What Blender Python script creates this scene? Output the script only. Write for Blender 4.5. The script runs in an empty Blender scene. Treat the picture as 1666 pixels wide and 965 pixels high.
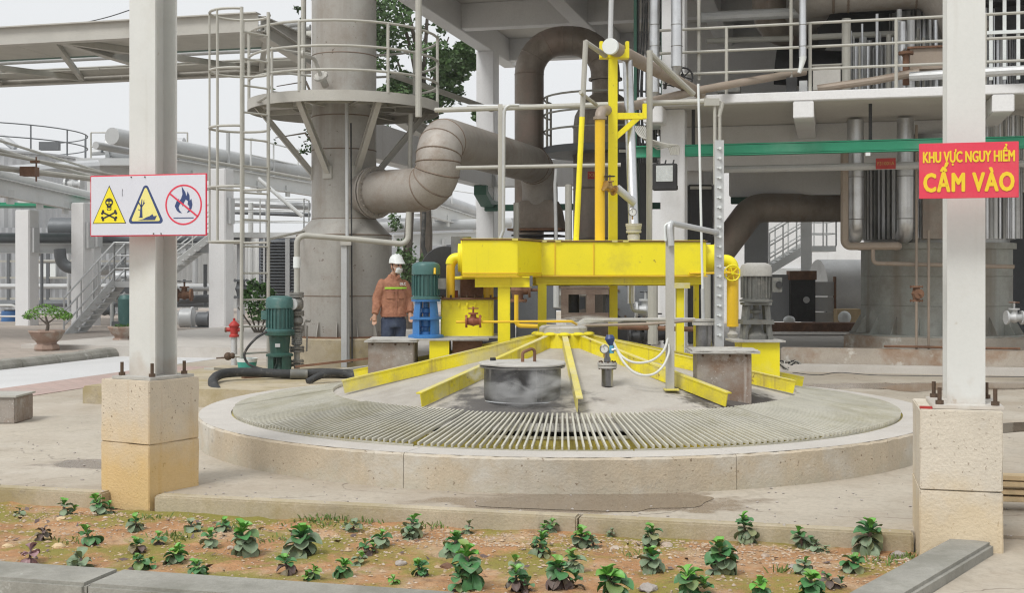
import bpy, bmesh, math, random
from math import radians, sin, cos, pi, atan2, sqrt
from mathutils import Vector, Matrix, noise as mnoise

sc = bpy.context.scene
COL = sc.collection
random.seed(7)

# ------------------------------------------------------------------ camera
F, CX, HZ, HC = 2000.0, 833.0, 445.0, 1.6          # focal length and horizon in photo pixels, eye height
cam = bpy.data.cameras.new('camera'); camo = bpy.data.objects.new('camera', cam); COL.objects.link(camo)
camo.location = (0, 0, HC); camo.rotation_euler = (pi/2, 0, 0)
cam.sensor_width = 36; cam.lens = 36*F/1666; cam.shift_y = -(482.5-HZ)/1666
cam.clip_end = 600; cam.clip_start = 0.1
sc.camera = camo

# ------------------------------------------------------------------ sky and sun (overcast)
w = bpy.data.worlds.new('World'); sc.world = w; w.use_nodes = True
nt = w.node_tree; nt.nodes.clear()
sky = nt.nodes.new('ShaderNodeTexSky'); sky.sky_type = 'NISHITA'; sky.sun_disc = False
sky.sun_elevation = radians(58); sky.sun_rotation = radians(215); sky.dust_density = 6; sky.air_density = 1.5
sky.ozone_density = 0.5
hs = nt.nodes.new('ShaderNodeHueSaturation'); hs.inputs['Saturation'].default_value = 0.12
bg = nt.nodes.new('ShaderNodeBackground'); bg.inputs['Strength'].default_value = 0.1
wo = nt.nodes.new('ShaderNodeOutputWorld')
mx = nt.nodes.new('ShaderNodeMix'); mx.data_type = 'RGBA'; mx.inputs[0].default_value = 0.86      # the cloud deck
mx.inputs[7].default_value = (6.35, 6.5, 6.65, 1)
nt.links.new(sky.outputs[0], hs.inputs['Color']); nt.links.new(hs.outputs[0], mx.inputs[6])
nt.links.new(mx.outputs[2], bg.inputs['Color']); nt.links.new(bg.outputs[0], wo.inputs['Surface'])
sl = bpy.data.lights.new('sun', 'SUN'); sl.energy = 1.5; sl.angle = radians(18); sl.color = (1, .985, .955)
slo = bpy.data.objects.new('sun', sl); COL.objects.link(slo)
sd = Vector((-0.45, -0.62, 1.05)).normalized()       # towards the sun: left, behind the camera, high
slo.rotation_euler = (-sd).to_track_quat('-Z', 'Y').to_euler(); slo.location = (0, 0, 30)
sky.sun_elevation = math.asin(sd.z); sky.sun_rotation = atan2(sd.x, sd.y)
vs = sc.view_settings; vs.view_transform = 'Standard'; vs.look = 'None'; vs.exposure = 0.5; vs.gamma = 1
sc.cycles.filter_width = 1.2; sc.cycles.use_denoising = True; sc.cycles.max_bounces = 6; sc.cycles.diffuse_bounces = 3
sc.cycles.glossy_bounces = 3; sc.cycles.transparent_max_bounces = 8; sc.cycles.volume_bounces = 1

# ------------------------------------------------------------------ frames: the plant's grid is turned 14.5 degrees to the view
A = radians(14.5)
U = Vector((cos(A), -sin(A), 0)); V = Vector((sin(A), cos(A), 0)); Z = Vector((0, 0, 1)); O = Vector((0, 0, 0))
X_, Y_ = Vector((1, 0, 0)), Vector((0, 1, 0))
def P(px, py, Y): return Vector(((px-CX)/F*Y, Y, HC-(py-HZ)/F*Y))          # photo pixel at a chosen depth
def G(px, py, z=0.0):
    Y = (HC-z)*F/(py-HZ); return Vector(((px-CX)/F*Y, Y, z))               # photo pixel on a level plane
def UV(u, v, z=0.0): return U*u+V*v+Z*z
def wid(px, Y): return px*Y/F

# ------------------------------------------------------------------ materials
MATS = {}
def M(name, col, rough=.55, metal=0.0, var=.14, vs=3.0, dirt=None, spots=None, streak=None, bump=.12, bs=45, spec=.5, extra=None, grit=.22):
    """procedural surface: base colour with two scales of variation, optional dirt clouds, pits and vertical runs"""
    if name in MATS: return MATS[name]
    m = bpy.data.materials.new(name); m.use_nodes = True; t = m.node_tree; n = t.nodes; L = t.links
    b = n['Principled BSDF']; b.inputs['Metallic'].default_value = metal
    if 'Specular IOR Level' in b.inputs: b.inputs['Specular IOR Level'].default_value = spec
    g = n.new('ShaderNodeNewGeometry')
    def noise(scale, det=6, vec=None, rough_=.6):
        q = n.new('ShaderNodeTexNoise'); q.inputs['Scale'].default_value = scale; q.inputs['Detail'].default_value = det
        q.inputs['Roughness'].default_value = rough_
        L.new(vec or g.outputs['Position'], q.inputs['Vector']); return q.outputs['Fac']
    def ramp(f, lo, hi, a=0, c=1):
        q = n.new('ShaderNodeMapRange'); q.inputs['From Min'].default_value = lo; q.inputs['From Max'].default_value = hi
        q.inputs['To Min'].default_value = a; q.inputs['To Max'].default_value = c; L.new(f, q.inputs['Value']); return q.outputs[0]
    def mix(f, c1, c2):
        q = n.new('ShaderNodeMix'); q.data_type = 'RGBA'
        if hasattr(f, 'links'): L.new(f, q.inputs[0])
        else: q.inputs[0].default_value = f
        for i, c in ((6, c1), (7, c2)):
            if hasattr(c, 'links'): L.new(c, q.inputs[i])
            else: q.inputs[i].default_value = (*c[:3], 1)
        return q.outputs[2]
    def mul(a, c):
        q = n.new('ShaderNodeMath'); q.operation = 'MULTIPLY'; L.new(a, q.inputs[0])
        if hasattr(c, 'links'): L.new(c, q.inputs[1])
        else: q.inputs[1].default_value = c
        return q.outputs[0]
    n1 = noise(vs); n2 = noise(vs*9, 4)
    lo = tuple(c*(1-var) for c in col); hi = tuple(min(1, c*(1+var)) for c in col)
    c = mix(ramp(n1, .3, .7), lo, hi)
    c = mix(ramp(n2, .35, .75, 0, .5*min(1, var*4)), c, tuple(x*(1-var*1.3) for x in col))
    if grit: c = mix(ramp(noise(vs*34, 3, None, .75), .44, .66, 0, grit), c, tuple(x*(1-min(.6, var*3+.12)) for x in col))
    if dirt:
        for (dc, a, z_, s, k) in (dirt if isinstance(dirt, list) else [dirt]):
            c = mix(ramp(noise(s, 9, None, .68), a, z_, 0, k), c, dc)
    if streak:
        dc, s, a, z_, k = streak
        mp = n.new('ShaderNodeMapping'); mp.inputs['Scale'].default_value = (s, s, s*.05); L.new(g.outputs['Position'], mp.inputs['Vector'])
        c = mix(ramp(noise(1, 5, mp.outputs[0]), a, z_, 0, k), c, dc)
    if spots:
        dc, s, thr, k = spots
        f = mul(ramp(noise(s, 2, None, .5), thr, thr+.03), ramp(noise(s*.13, 2), .42, .55))
        c = mix(mul(f, k), c, dc)
    rmask = None
    if extra:
        c = extra(n, L, g, c, mix, ramp, noise, mul)
        if isinstance(c, tuple): c, rmask = c
    L.new(c, b.inputs['Base Color'])
    rg_ = ramp(n2, .2, .8, max(.02, rough-.1), min(1, rough+.1))
    if rmask is not None:
        q = n.new('ShaderNodeMix'); q.data_type = 'FLOAT'; L.new(rmask, q.inputs[0]); L.new(rg_, q.inputs[2]); q.inputs[3].default_value = .05; rg_ = q.outputs[0]
    L.new(rg_, b.inputs['Roughness'])
    if bump:
        bp = n.new('ShaderNodeBump'); bp.inputs['Strength'].default_value = bump; bp.inputs['Distance'].default_value = .02
        L.new(noise(bs, 5), bp.inputs['Height']); L.new(bp.outputs[0], b.inputs['Normal'])
    MATS[name] = m; return m

def leaf_var(n, L, g, c, mix, ramp, noise, mul):            # every leaf a little different: some yellowed, some dusty, torn edges brown
    oi = n.new('ShaderNodeObjectInfo'); r = oi.outputs['Random']
    c = mix(ramp(r, .75, 1, 0, .55), c, (.30, .29, .10)); c = mix(ramp(r, .25, 0, 0, .4), c, (.09, .12, .06))
    return mix(ramp(noise(46, 3), .60, .68, 0, .55), c, (.24, .20, .12))
def moss_left(n, L, g, c, mix, ramp, noise, mul):           # moss thickens toward the left of the bed
    s = n.new('ShaderNodeSeparateXYZ'); L.new(g.outputs['Position'], s.inputs[0])
    return mix(mul(ramp(noise(2.6, 8), .46, .56), ramp(s.outputs[0], .2, -2.2, 0, .8)), c, (.235, .215, .04))
def lowyellow(z0, z1, colr, k):            # ochre wash on the lower part of the concrete, with an uneven edge
    def f(n, L, g, c, mix, ramp, noise, mul):
        s = n.new('ShaderNodeSeparateXYZ'); L.new(g.outputs['Position'], s.inputs[0])
        ad = n.new('ShaderNodeMath'); ad.operation = 'ADD'; L.new(s.outputs[2], ad.inputs[0]); L.new(ramp(noise(5), .3, .7, -.12, .12), ad.inputs[1])
        return mix(ramp(ad.outputs[0], z1, z0, 0, k), c, colr)
    return f

def wet_apron(n, L, g, c, mix, ramp, noise, mul):          # cracks, and damp ground round the puddles
    dn = n.new('ShaderNodeTexNoise'); dn.inputs['Scale'].default_value = 1.3; dn.inputs['Detail'].default_value = 4; L.new(g.outputs['Position'], dn.inputs['Vector'])
    sc_ = n.new('ShaderNodeVectorMath'); sc_.operation = 'MULTIPLY_ADD'; L.new(dn.outputs['Color'], sc_.inputs[0]); sc_.inputs[1].default_value = (.9, .9, 0); L.new(g.outputs['Position'], sc_.inputs[2])
    vo = n.new('ShaderNodeTexVoronoi'); vo.feature = 'DISTANCE_TO_EDGE'; vo.inputs['Scale'].default_value = .42; L.new(sc_.outputs[0], vo.inputs['Vector'])
    c = mix(mul(ramp(vo.outputs['Distance'], .0045, .0015), ramp(noise(.7), .48, .56, 0, .75)), c, (.14, .11, .085))
    tot = None
    for cen, r in (((.56, 8.60), (1.02, .40)), ((6.3, 17.4), (2.0, .55)), ((5.3, 12.7), (1.3, .35)), ((-3.4, 10.3), (.5, .25))):
        sb = n.new('ShaderNodeVectorMath'); sb.operation = 'SUBTRACT'; L.new(g.outputs['Position'], sb.inputs[0]); sb.inputs[1].default_value = (*cen, 0)
        dv = n.new('ShaderNodeVectorMath'); dv.operation = 'MULTIPLY'; L.new(sb.outputs[0], dv.inputs[0]); dv.inputs[1].default_value = (1/r[0], 1/r[1], 0)
        ln = n.new('ShaderNodeVectorMath'); ln.operation = 'LENGTH'; L.new(dv.outputs[0], ln.inputs[0])
        ad = n.new('ShaderNodeMath'); ad.operation = 'ADD'; L.new(ln.outputs['Value'], ad.inputs[0]); L.new(ramp(noise(2.4, 5), .3, .7, -.32, .32), ad.inputs[1])
        f = ramp(ad.outputs[0], 1.18, .98)
        if tot is None: tot = f
        else:
            q = n.new('ShaderNodeMath'); q.operation = 'MAXIMUM'; L.new(tot, q.inputs[0]); L.new(f, q.inputs[1]); tot = q.outputs[0]
    return mix(mul(tot, .85), c, (.215, .165, .12)), mul(tot, .9)
RUST = (.16, .06, .028); DUST = (.46, .42, .36)
m_conc = M('concrete_apron', (.45, .40, .325), .82, 0, .12, .6, dirt=[((.32, .26, .195), .47, .68, .42, .85), ((.56, .52, .46), .52, .68, .25, .6), ((.22, .17, .125), .60, .70, 1.9, .55), ((.30, .26, .20), .56, .62, 6, .4)], bump=.14, bs=70, extra=wet_apron, grit=.3)
m_ring = M('concrete_ring_wall', (.50, .42, .31), .85, 0, .11, 2.2, dirt=[((.55, .53, .48), .46, .62, 1.2, .8), ((.36, .32, .255), .50, .66, .9, .7), ((.30, .27, .23), .62, .68, 3.1, .7)],
           spots=((.15, .10, .06), 34, .67, .75), streak=((.38, .33, .26), 5, .55, .72, .6), bump=.35, bs=45, extra=lowyellow(-.02, .10, (.42, .39, .31), .55))
m_rtop = M('concrete_ring_top', (.52, .49, .45), .85, 0, .08, 1.6, dirt=((.40, .36, .31), .52, .7, 1.4, .5), bump=.22, bs=80)
m_ped = M('concrete_pedestal', (.62, .54, .43), .85, 0, .09, 3, dirt=[((.45, .40, .33), .54, .72, 2.4, .5)], spots=((.14, .085, .05), 40, .665, .75),
          streak=((.46, .30, .15), 11, .60, .78, .7), bump=.34, bs=55, extra=lowyellow(.12, .62, (.64, .42, .14), .72))
m_ped2 = M('concrete_pedestal_pale', (.62, .56, .465), .85, 0, .09, 3, dirt=[((.46, .41, .34), .52, .70, 2.4, .55), ((.66, .64, .58), .54, .68, 1.2, .6)], spots=((.26, .20, .15), 44, .665, .7),
          streak=((.50, .40, .27), 9, .58, .76, .5), bump=.36, bs=50, extra=lowyellow(.18, .42, (.62, .47, .26), .5))
m_kerb = M('concrete_kerb', (.31, .30, .265), .85, 0, .16, 2.4, dirt=[((.19, .185, .155), .46, .62, 2.2, .75), ((.6, .6, .56), .62, .68, 3.5, .6)], bump=.3, bs=60)
m_kerby = M('concrete_kerb_ochre', (.46, .395, .285), .88, 0, .16, 2.2, dirt=[((.32, .255, .12), .46, .62, 1.4, .75), ((.27, .23, .17), .56, .66, 4, .6)], bump=.3, bs=60)
m_soil = M('planter_soil', (.47, .25, .115), .95, 0, .25, 5, dirt=[((.50, .37, .24), .48, .62, 2.2, .75), ((.25, .225, .04), .48, .57, 1.3, .9), ((.20, .115, .06), .55, .66, 9, .7)], bump=1.0, bs=45, extra=moss_left)
m_road = M('road_concrete', (.60, .60, .60), .8, 0, .06, .5, dirt=((.5, .5, .49), .5, .7, .7, .5), bump=.06)
m_white = M('column_paint', (.62, .625, .60), .5, 0, .05, 1.3, dirt=[((.50, .49, .44), .54, .74, 2.2, .5), ((.40, .33, .25), .68, .73, 7, .5)], streak=((.48, .46, .41), 7, .56, .74, .5), bump=.05, grit=.12, extra=lowyellow(.80, 1.0, (.36, .24, .14), .4))
m_bwhite = M('building_paint', (.70, .70, .70), .7, 0, .05, .8, dirt=((.56, .55, .53), .55, .75, .9, .6), streak=((.48, .46, .43), 3, .62, .8, .45), bump=.06)
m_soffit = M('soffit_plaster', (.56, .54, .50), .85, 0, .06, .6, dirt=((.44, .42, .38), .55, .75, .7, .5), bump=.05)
m_yel = M('yellow_paint', (.86, .74, .014), .42, 0, .06, 1.7, dirt=[((.50, .40, .06), .55, .74, 2.6, .5), ((.64, .60, .38), .58, .74, 1.1, .45), ((.20, .09, .035), .675, .70, 5, .85), ((.40, .29, .06), .64, .69, 9, .45)], streak=((.40, .28, .07), 9, .63, .76, .5), bump=.07, bs=14, grit=.12)
m_yelb = M('worn_yellow_beam_paint', (.80, .68, .018), .5, 0, .1, 2.2, dirt=[((.42, .34, .10), .46, .64, 3, .65), ((.56, .52, .38), .50, .66, 1.6, .6), ((.19, .085, .035), .63, .67, 7, .85)], streak=((.34, .24, .08), 12, .56, .70, .6), bump=.12, bs=20)
m_yel2 = M('orange_yellow_pipe_paint', (.78, .50, .02), .4, 0, .06, 3, dirt=((.55, .36, .05), .6, .8, 3, .5), bump=.03)
m_yeld = M('dusty_yellow_paint', (.66, .57, .12), .6, 0, .1, 3, dirt=((.55, .52, .42), .46, .66, 2.6, .75), bump=.08)
m_grey = M('grey_steel_paint', (.45, .435, .395), .5, 0, .08, 2, dirt=((.33, .30, .26), .56, .76, 2.6, .5), bump=.04)
m_rail = M('railing_grey_paint', (.42, .41, .365), .55, 0, .1, 3, dirt=((.28, .22, .16), .6, .8, 6, .55), bump=.05)
m_tower = M('tower_steel', (.385, .37, .34), .5, .2, .10, .8, dirt=[((.25, .21, .17), .50, .70, 1.6, .7), ((.50, .48, .45), .50, .66, .6, .6), ((.17, .12, .085), .66, .72, 4, .6)], streak=((.24, .205, .17), 2.6, .52, .70, .6), spots=((.10, .06, .04), 12, .70, .7), bump=.05)
m_duct = M('brown_duct_steel', (.31, .265, .22), .5, .3, .16, 1.4, dirt=[((.15, .11, .08), .48, .68, 1.8, .75), ((.42, .32, .27), .52, .66, .9, .7), ((.30, .17, .10), .64, .72, 3.4, .6)], streak=((.14, .10, .075), 3, .55, .7, .5), bump=.1)
m_ductl = M('weathered_pipe_steel', (.345, .315, .28), .58, .2, .14, 1.2, dirt=[((.22, .165, .12), .50, .68, 1.8, .75), ((.43, .40, .37), .52, .66, 1.0, .6), ((.30, .19, .12), .66, .73, 4, .6)], bump=.08)
m_rust = M('rusty_steel', (.19, .10, .06), .8, .1, .25, 4, dirt=((.32, .16, .08), .5, .7, 6, .6), bump=.3)
m_weld = M('rusty_weld', (.215, .165, .125), .7, .25, .25, 8, bump=.3)
m_barrel = M('blackened_stainless', (.095, .095, .10), .42, .5, .25, 4, dirt=[((.03, .028, .026), .5, .62, 5, .8), ((.16, .10, .07), .64, .7, 6, .6)], streak=((.40, .39, .38), 14, .57, .68, .75), bump=.06)
m_rustb = M('rust_stained_box', (.33, .295, .26), .7, .15, .12, 3, dirt=[((.21, .12, .07), .46, .64, 2.6, .8), ((.50, .48, .45), .56, .66, 5, .5)], streak=((.55, .53, .50), 6, .62, .74, .7), spots=((.62, .6, .56), 60, .66, .6), bump=.18)
m_slab = M('dusty_plate', (.47, .455, .42), .85, .1, .12, 5, dirt=((.22, .19, .16), .55, .7, 6, .7), bump=.25)
m_cone = M('cone_dusty_sheet', (.46, .43, .385), .8, .1, .07, 1.2, dirt=[((.34, .30, .26), .55, .75, 1.4, .5), ((.20, .17, .15), .66, .76, 2.4, .5)], bump=.12, bs=30)
m_slat = M('galvanised_slat', (.56, .54, .46), .6, .2, .12, 4, dirt=[((.38, .35, .22), .48, .68, 1.6, .7), ((.64, .62, .55), .52, .66, 2.6, .6)], bump=.08)
m_sludge = M('ochre_sludge', (.36, .30, .06), .35, 0, .4, 2.5, dirt=[((.55, .42, .02), .48, .58, 1.5, .95), ((.05, .05, .04), .55, .7, 2.2, .8)], bump=.2)
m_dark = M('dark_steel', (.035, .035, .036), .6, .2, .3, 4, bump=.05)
m_black = M('black_rubber', (.035, .036, .037), .7, 0, .2, 4, dirt=((.20, .19, .17), .55, .7, 9, .7), bump=.1)
m_inox = M('worn_stainless', (.27, .27, .28), .34, .85, .2, 3, dirt=[((.12, .115, .11), .5, .7, 2.4, .8)], streak=((.65, .64, .62), 12, .58, .7, .7), bump=.05)
m_alu = M('aluminium_cladding', (.66, .67, .68), .36, .9, .10, 2, dirt=((.34, .33, .32), .5, .72, 1.6, .65), bump=.05, bs=8)
m_alud = M('dull_cladding', (.40, .40, .39), .42, .8, .16, 2, dirt=((.16, .15, .14), .5, .75, 1.1, .7), bump=.08, bs=8)
m_blue = M('blue_paint', (.045, .19, .46), .4, 0, .12, 4, dirt=((.20, .24, .28), .6, .75, 6, .6), bump=.05)
m_teal = M('teal_motor_paint', (.06, .15, .14), .5, .1, .14, 5, dirt=((.22, .24, .22), .56, .75, 5, .6), bump=.06)
m_greenp = M('green_pump_paint', (.03, .09, .07), .5, .1, .2, 5, dirt=((.14, .15, .12), .55, .75, 7, .6), bump=.08)
m_mgrey = M('grey_motor_paint', (.18, .18, .165), .6, .2, .2, 5, dirt=[((.34, .32, .28), .54, .68, 7, .6), ((.10, .07, .05), .55, .7, 4, .5)], bump=.1)
m_beam = M('green_beam_paint', (.02, .27, .145), .5, 0, .08, 1.5, dirt=((.12, .34, .23), .5, .7, 1.2, .6), bump=.03)
m_dgreen = M('dark_green_paint', (.02, .095, .06), .5, 0, .1, 2, bump=.03)
m_red = M('red_paint', (.42, .03, .025), .5, 0, .15, 5, dirt=((.25, .08, .05), .55, .7, 8, .5), bump=.05)
m_rbrown = M('red_brown_valve', (.30, .085, .045), .6, .1, .2, 7, dirt=((.16, .07, .045), .5, .7, 12, .6), bump=.15)
m_whitep = M('white_plain', (.72, .75, .74), .5, 0, .04, 4, bump=.02)
m_hose = M('white_hose', (.62, .62, .58), .5, 0, .06, 6, bump=.03)
m_bolt = M('rusty_bolt', (.115, .075, .05), .7, .4, .2, 20, bump=.2)
m_glass = M('gauge_glass', (.70, .70, .66), .2, 0, .04, 8, bump=0)
m_lamp = M('lamp_reflector', (.65, .66, .62), .15, .9, .1, 20, bump=.05)
m_wood = M('raw_timber', (.62, .47, .28), .8, 0, .12, 6, dirt=((.42, .34, .20), .5, .7, 9, .6), bump=.12)
m_corr = M('corrugated_sheet', (.40, .415, .43), .5, .4, .08, 1, dirt=((.30, .31, .32), .5, .7, .6, .6), bump=.03)
m_clad = M('tank_sheet', (.52, .53, .54), .5, .4, .06, .6, dirt=((.40, .41, .41), .5, .7, .5, .6), bump=.03)
m_rack = M('rack_pale_paint', (.62, .63, .62), .55, 0, .06, 1, dirt=((.48, .47, .45), .55, .75, 1.4, .5), bump=.04)
m_gpipe = M('pale_pipe', (.50, .51, .51), .5, .2, .07, 1, dirt=((.38, .37, .36), .52, .72, 1.2, .6), bump=.03)
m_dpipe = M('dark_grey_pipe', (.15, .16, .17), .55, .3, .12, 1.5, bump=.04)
m_navy = M('dark_louvre', (.075, .085, .12), .7, 0, .3, 4, bump=.1)
m_leaf = M('tree_leaf', (.085, .155, .05), .55, 0, .4, 1.2, bump=0)
m_leafd = M('bush_leaf', (.07, .17, .035), .55, 0, .35, 3, bump=0)
m_bonsai = M('bonsai_leaf', (.13, .30, .03), .55, 0, .3, 4, bump=0)
m_bark = M('bark', (.12, .10, .08), .9, 0, .25, 6, bump=.4)
m_succ = M('succulent_leaf', (.075, .225, .075), .5, 0, .25, 9, dirt=((.20, .24, .18), .56, .72, 12, .5), bump=.06, extra=leaf_var)
m_succ2 = M('grey_green_leaf', (.215, .29, .175), .6, 0, .22, 9, dirt=((.28, .27, .23), .54, .7, 14, .5), bump=.06, extra=leaf_var)
m_succ3 = M('fresh_leaf', (.15, .39, .06), .48, 0, .2, 9, bump=.04, extra=leaf_var)
m_succ4 = M('brown_leaf', (.14, .095, .085), .6, 0, .25, 9, bump=.1, extra=leaf_var)
m_succ5 = M('pink_leaf', (.34, .21, .22), .5, 0, .15, 9, bump=.05)
m_peb = M('pebble', (.42, .32, .24), .85, 0, .3, 14, dirt=((.56, .49, .41), .45, .6, 8, .8), bump=.2)
m_stone = M('grey_stone', (.40, .36, .33), .85, 0, .2, 9, bump=.3)
m_straw = M('chaff', (.50, .37, .245), .85, 0, .3, 22, bump=0)
m_weed = M('weed', (.16, .24, .06), .7, 0, .3, 9, bump=0)
m_pot = M('clay_pot', (.34, .24, .19), .85, 0, .15, 3, dirt=[((.45, .44, .40), .5, .66, 3.2, .8)], bump=.2)

# ------------------------------------------------------------------ mesh building
def fillet(pts, r, k=7):
    """round the corners of a polyline"""
    pts = [Vector(p) for p in pts]; out = [pts[0]]
    for i in range(1, len(pts)-1):
        a, b, c = pts[i-1], pts[i], pts[i+1]
        d1, d2 = (a-b).normalized(), (c-b).normalized()
        ang = d1.angle(d2)
        if ang > pi-.02: out.append(b); continue
        t = min(r/math.tan(ang/2), (a-b).length*.49 if i > 1 else (a-b).length*.98, (c-b).length*.49 if i < len(pts)-2 else (c-b).length*.98)
        p, q = b+d1*t, b+d2*t
        rr = t*math.tan(ang/2); cen = b+(d1+d2).normalized()*(rr/sin(ang/2))
        va, vb = p-cen, q-cen; om = va.angle(vb)
        for j in range(k+1):
            s = j/k; out.append(cen+(va*sin((1-s)*om)+vb*sin(s*om))/sin(om))
    out.append(pts[-1]); return out
def bez(p0, p1, p2, p3, k=16):
    return [p0*(1-t)**3+p1*3*t*(1-t)**2+p2*3*t*t*(1-t)+p3*t**3 for t in [i/k for i in range(k+1)]]
def crom(pts, k=6):
    pts = [Vector(p) for p in pts]; q = [pts[0]*2-pts[1]]+pts+[pts[-1]*2-pts[-2]]; out = []
    for i in range(1, len(q)-2):
        a, b, c, d = q[i-1:i+3]
        for j in range(k):
            t = j/k; out.append(.5*((2*b)+(c-a)*t+(2*a-5*b+4*c-d)*t*t+(3*b-a-3*c+d)*t**3))
    out.append(pts[-1]); return out

class MB:
    def __init__(s): s.v = []; s.f = []
    def add(s, vs, fs):
        o = len(s.v); s.v += [Vector(v) for v in vs]; s.f += [tuple(i+o for i in f) for f in fs]; return s
    def box(s, c, d, ax=None):
        a, b, e = ax or (U, V, Z); c = Vector(c); h = [x/2 for x in d]
        vs = [c+a*(h[0]*i)+b*(h[1]*j)+e*(h[2]*k) for i in (-1, 1) for j in (-1, 1) for k in (-1, 1)]
        return s.add(vs, [(0, 1, 3, 2), (4, 6, 7, 5), (0, 4, 5, 1), (2, 3, 7, 6), (0, 2, 6, 4), (1, 5, 7, 3)])
    def bar(s, p, q, w_, h_, up=Z):
        p, q = Vector(p), Vector(q); d = (q-p); l = d.length; d.normalize()
        sd_ = d.cross(up); sd_ = sd_.normalized() if sd_.length > 1e-5 else d.cross(X_).normalized()
        u2 = sd_.cross(d).normalized()
        return s.box((p+q)/2, (l, w_, h_), (d, sd_, u2))
    def section(s, p, q, poly, up=Z):
        """extrude a 2D section (side, up) from p to q"""
        p, q = Vector(p), Vector(q); d = (q-p).normalized(); sd_ = d.cross(up).normalized(); u2 = sd_.cross(d).normalized(); n = len(poly)
        vs = [p+sd_*a+u2*b for a, b in poly]+[q+sd_*a+u2*b for a, b in poly]
        fs = [(i, (i+1) % n, n+(i+1) % n, n+i) for i in range(n)]+[tuple(range(n))[::-1], tuple(range(n, 2*n))]
        return s.add(vs, fs)
    def ibeam(s, p, q, w_, h_, tf, tw, up=Z):
        a, b, c, e = w_/2, h_/2, tw/2, h_/2-tf
        return s.section(p, q, [(-a, -b), (a, -b), (a, -e), (c, -e), (c, e), (a, e), (a, b), (-a, b), (-a, e), (-c, e), (-c, -e), (-a, -e)], up)
    def channel(s, p, q, w_, h_, t, up=Z, flip=1):
        b = h_/2; f = flip
        return s.section(p, q, [(0, -b), (f*w_, -b), (f*w_, -b+t), (f*t, -b+t), (f*t, b-t), (f*w_, b-t), (f*w_, b), (0, b)][::f], up)
    def tube(s, pts, r, n=10, caps=True):
        pts = [Vector(p) for p in pts]; m = len(pts); rs = r if isinstance(r, (list, tuple)) else [r]*m
        ts = []
        for i in range(m):
            a = pts[max(0, i-1)]; b = pts[min(m-1, i+1)]; ts.append((b-a).normalized())
        nr = ts[0].cross(Z); nr = nr.normalized() if nr.length > 1e-3 else ts[0].cross(X_).normalized()
        vs = []
        for i in range(m):
            if i: 
                nr = nr-ts[i]*nr.dot(ts[i])
                nr = nr.normalized() if nr.length > 1e-6 else ts[i].orthogonal().normalized()
            bn = ts[i].cross(nr)
            for k in range(n):
                an = 2*pi*k/n; vs.append(pts[i]+(nr*cos(an)+bn*sin(an))*rs[i])
        fs = [(i*n+k, i*n+(k+1) % n, (i+1)*n+(k+1) % n, (i+1)*n+k) for i in range(m-1) for k in range(n)]
        if caps: fs += [tuple(range(n))[::-1], tuple(range((m-1)*n, m*n))]
        return s.add(vs, fs)
    def cyl(s, p, q, r, r2=None, n=18): return s.tube([p, q], [r, r if r2 is None else r2], n)
    def lathe(s, c, prof, n=32, a0=0, a1=2*pi, ax=None, close=False):
        a, b, e = ax or (X_, Y_, Z); c = Vector(c); full = abs(a1-a0-2*pi) < 1e-6; k = n if full else n+1; m = len(prof)
        vs = [c+(a*cos(a0+(a1-a0)*i/n)+b*sin(a0+(a1-a0)*i/n))*r+e*z for i in range(k) for r, z in prof]
        fs = []
        for i in range(n):
            j = (i+1) % k
            for q in range(m if close else m-1): fs.append((i*m+q, j*m+q, j*m+(q+1) % m, i*m+(q+1) % m))
        if close and not full: fs += [tuple(range(m)), tuple(range((k-1)*m, k*m))[::-1]]
        return s.add(vs, fs)
    def sphere(s, c, r, n=12, m=8, sc_=(1, 1, 1)):
        return s.lathe(c, [(max(1e-4, r*sin(pi*i/m))*sc_[0], -r*cos(pi*i/m)*sc_[2]) for i in range(m+1)], n)
    def prism(s, o, ax, ay, poly, dv):
        o = Vector(o); n = len(poly); base = [o+ax*a+ay*b for a, b in poly]
        return s.add(base+[p+dv for p in base], [(i, (i+1) % n, n+(i+1) % n, n+i) for i in range(n)]+[tuple(range(n))[::-1], tuple(range(n, 2*n))])
    def build(s, name, mat, parent=None, bev=0, smooth=35):
        me = bpy.data.meshes.new(name)
        base = Vector((0, 0, 0)); vs_ = s.v
        if parent is None:
            xs = [v.x for v in vs_]; ys = [v.y for v in vs_]; base = Vector(((min(xs)+max(xs))/2, (min(ys)+max(ys))/2, min(v.z for v in vs_)))
            loc = [v-base for v in vs_]
        else:
            im = wmat(parent).inverted(); loc = [im @ v for v in vs_]
        me.from_pydata([tuple(v) for v in loc], [], s.f)
        bm = bmesh.new(); bm.from_mesh(me)
        if len(bm.faces) < 60000: bmesh.ops.recalc_face_normals(bm, faces=bm.faces)
        if bev: bmesh.ops.bevel(bm, geom=[e for e in bm.edges if len(e.link_faces) == 2 and e.calc_face_angle(0) > .5], offset=bev, segments=2, affect='EDGES', clamp_overlap=True)
        bm.to_mesh(me); bm.free()
        if smooth:
            me.shade_smooth(); me.set_sharp_from_angle(angle=radians(smooth))
        me.materials.append(mat)
        o = bpy.data.objects.new(name, me); COL.objects.link(o)
        if parent is None: o.location = base
        else: o.parent = parent
        return o
def wmat(o):
    m = Matrix.LocRotScale(o.location, o.rotation_euler, o.scale)
    return wmat(o.parent) @ m if o.parent else m
def tag(o, label=None, cat=None, group=None, kind=None):
    if label: o['label'] = label
    if cat: o['category'] = cat
    if group: o['group'] = group
    if kind: o['kind'] = kind
    return o
def T(name, label, cat, loc, group=None):
    o = bpy.data.objects.new(name, None); o.empty_display_size = .2; COL.objects.link(o); o.location = loc
    return tag(o, label, cat, group)
def S(name, mb, mat, **k): return tag(mb.build(name, mat, None, **k), kind='structure')
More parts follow.
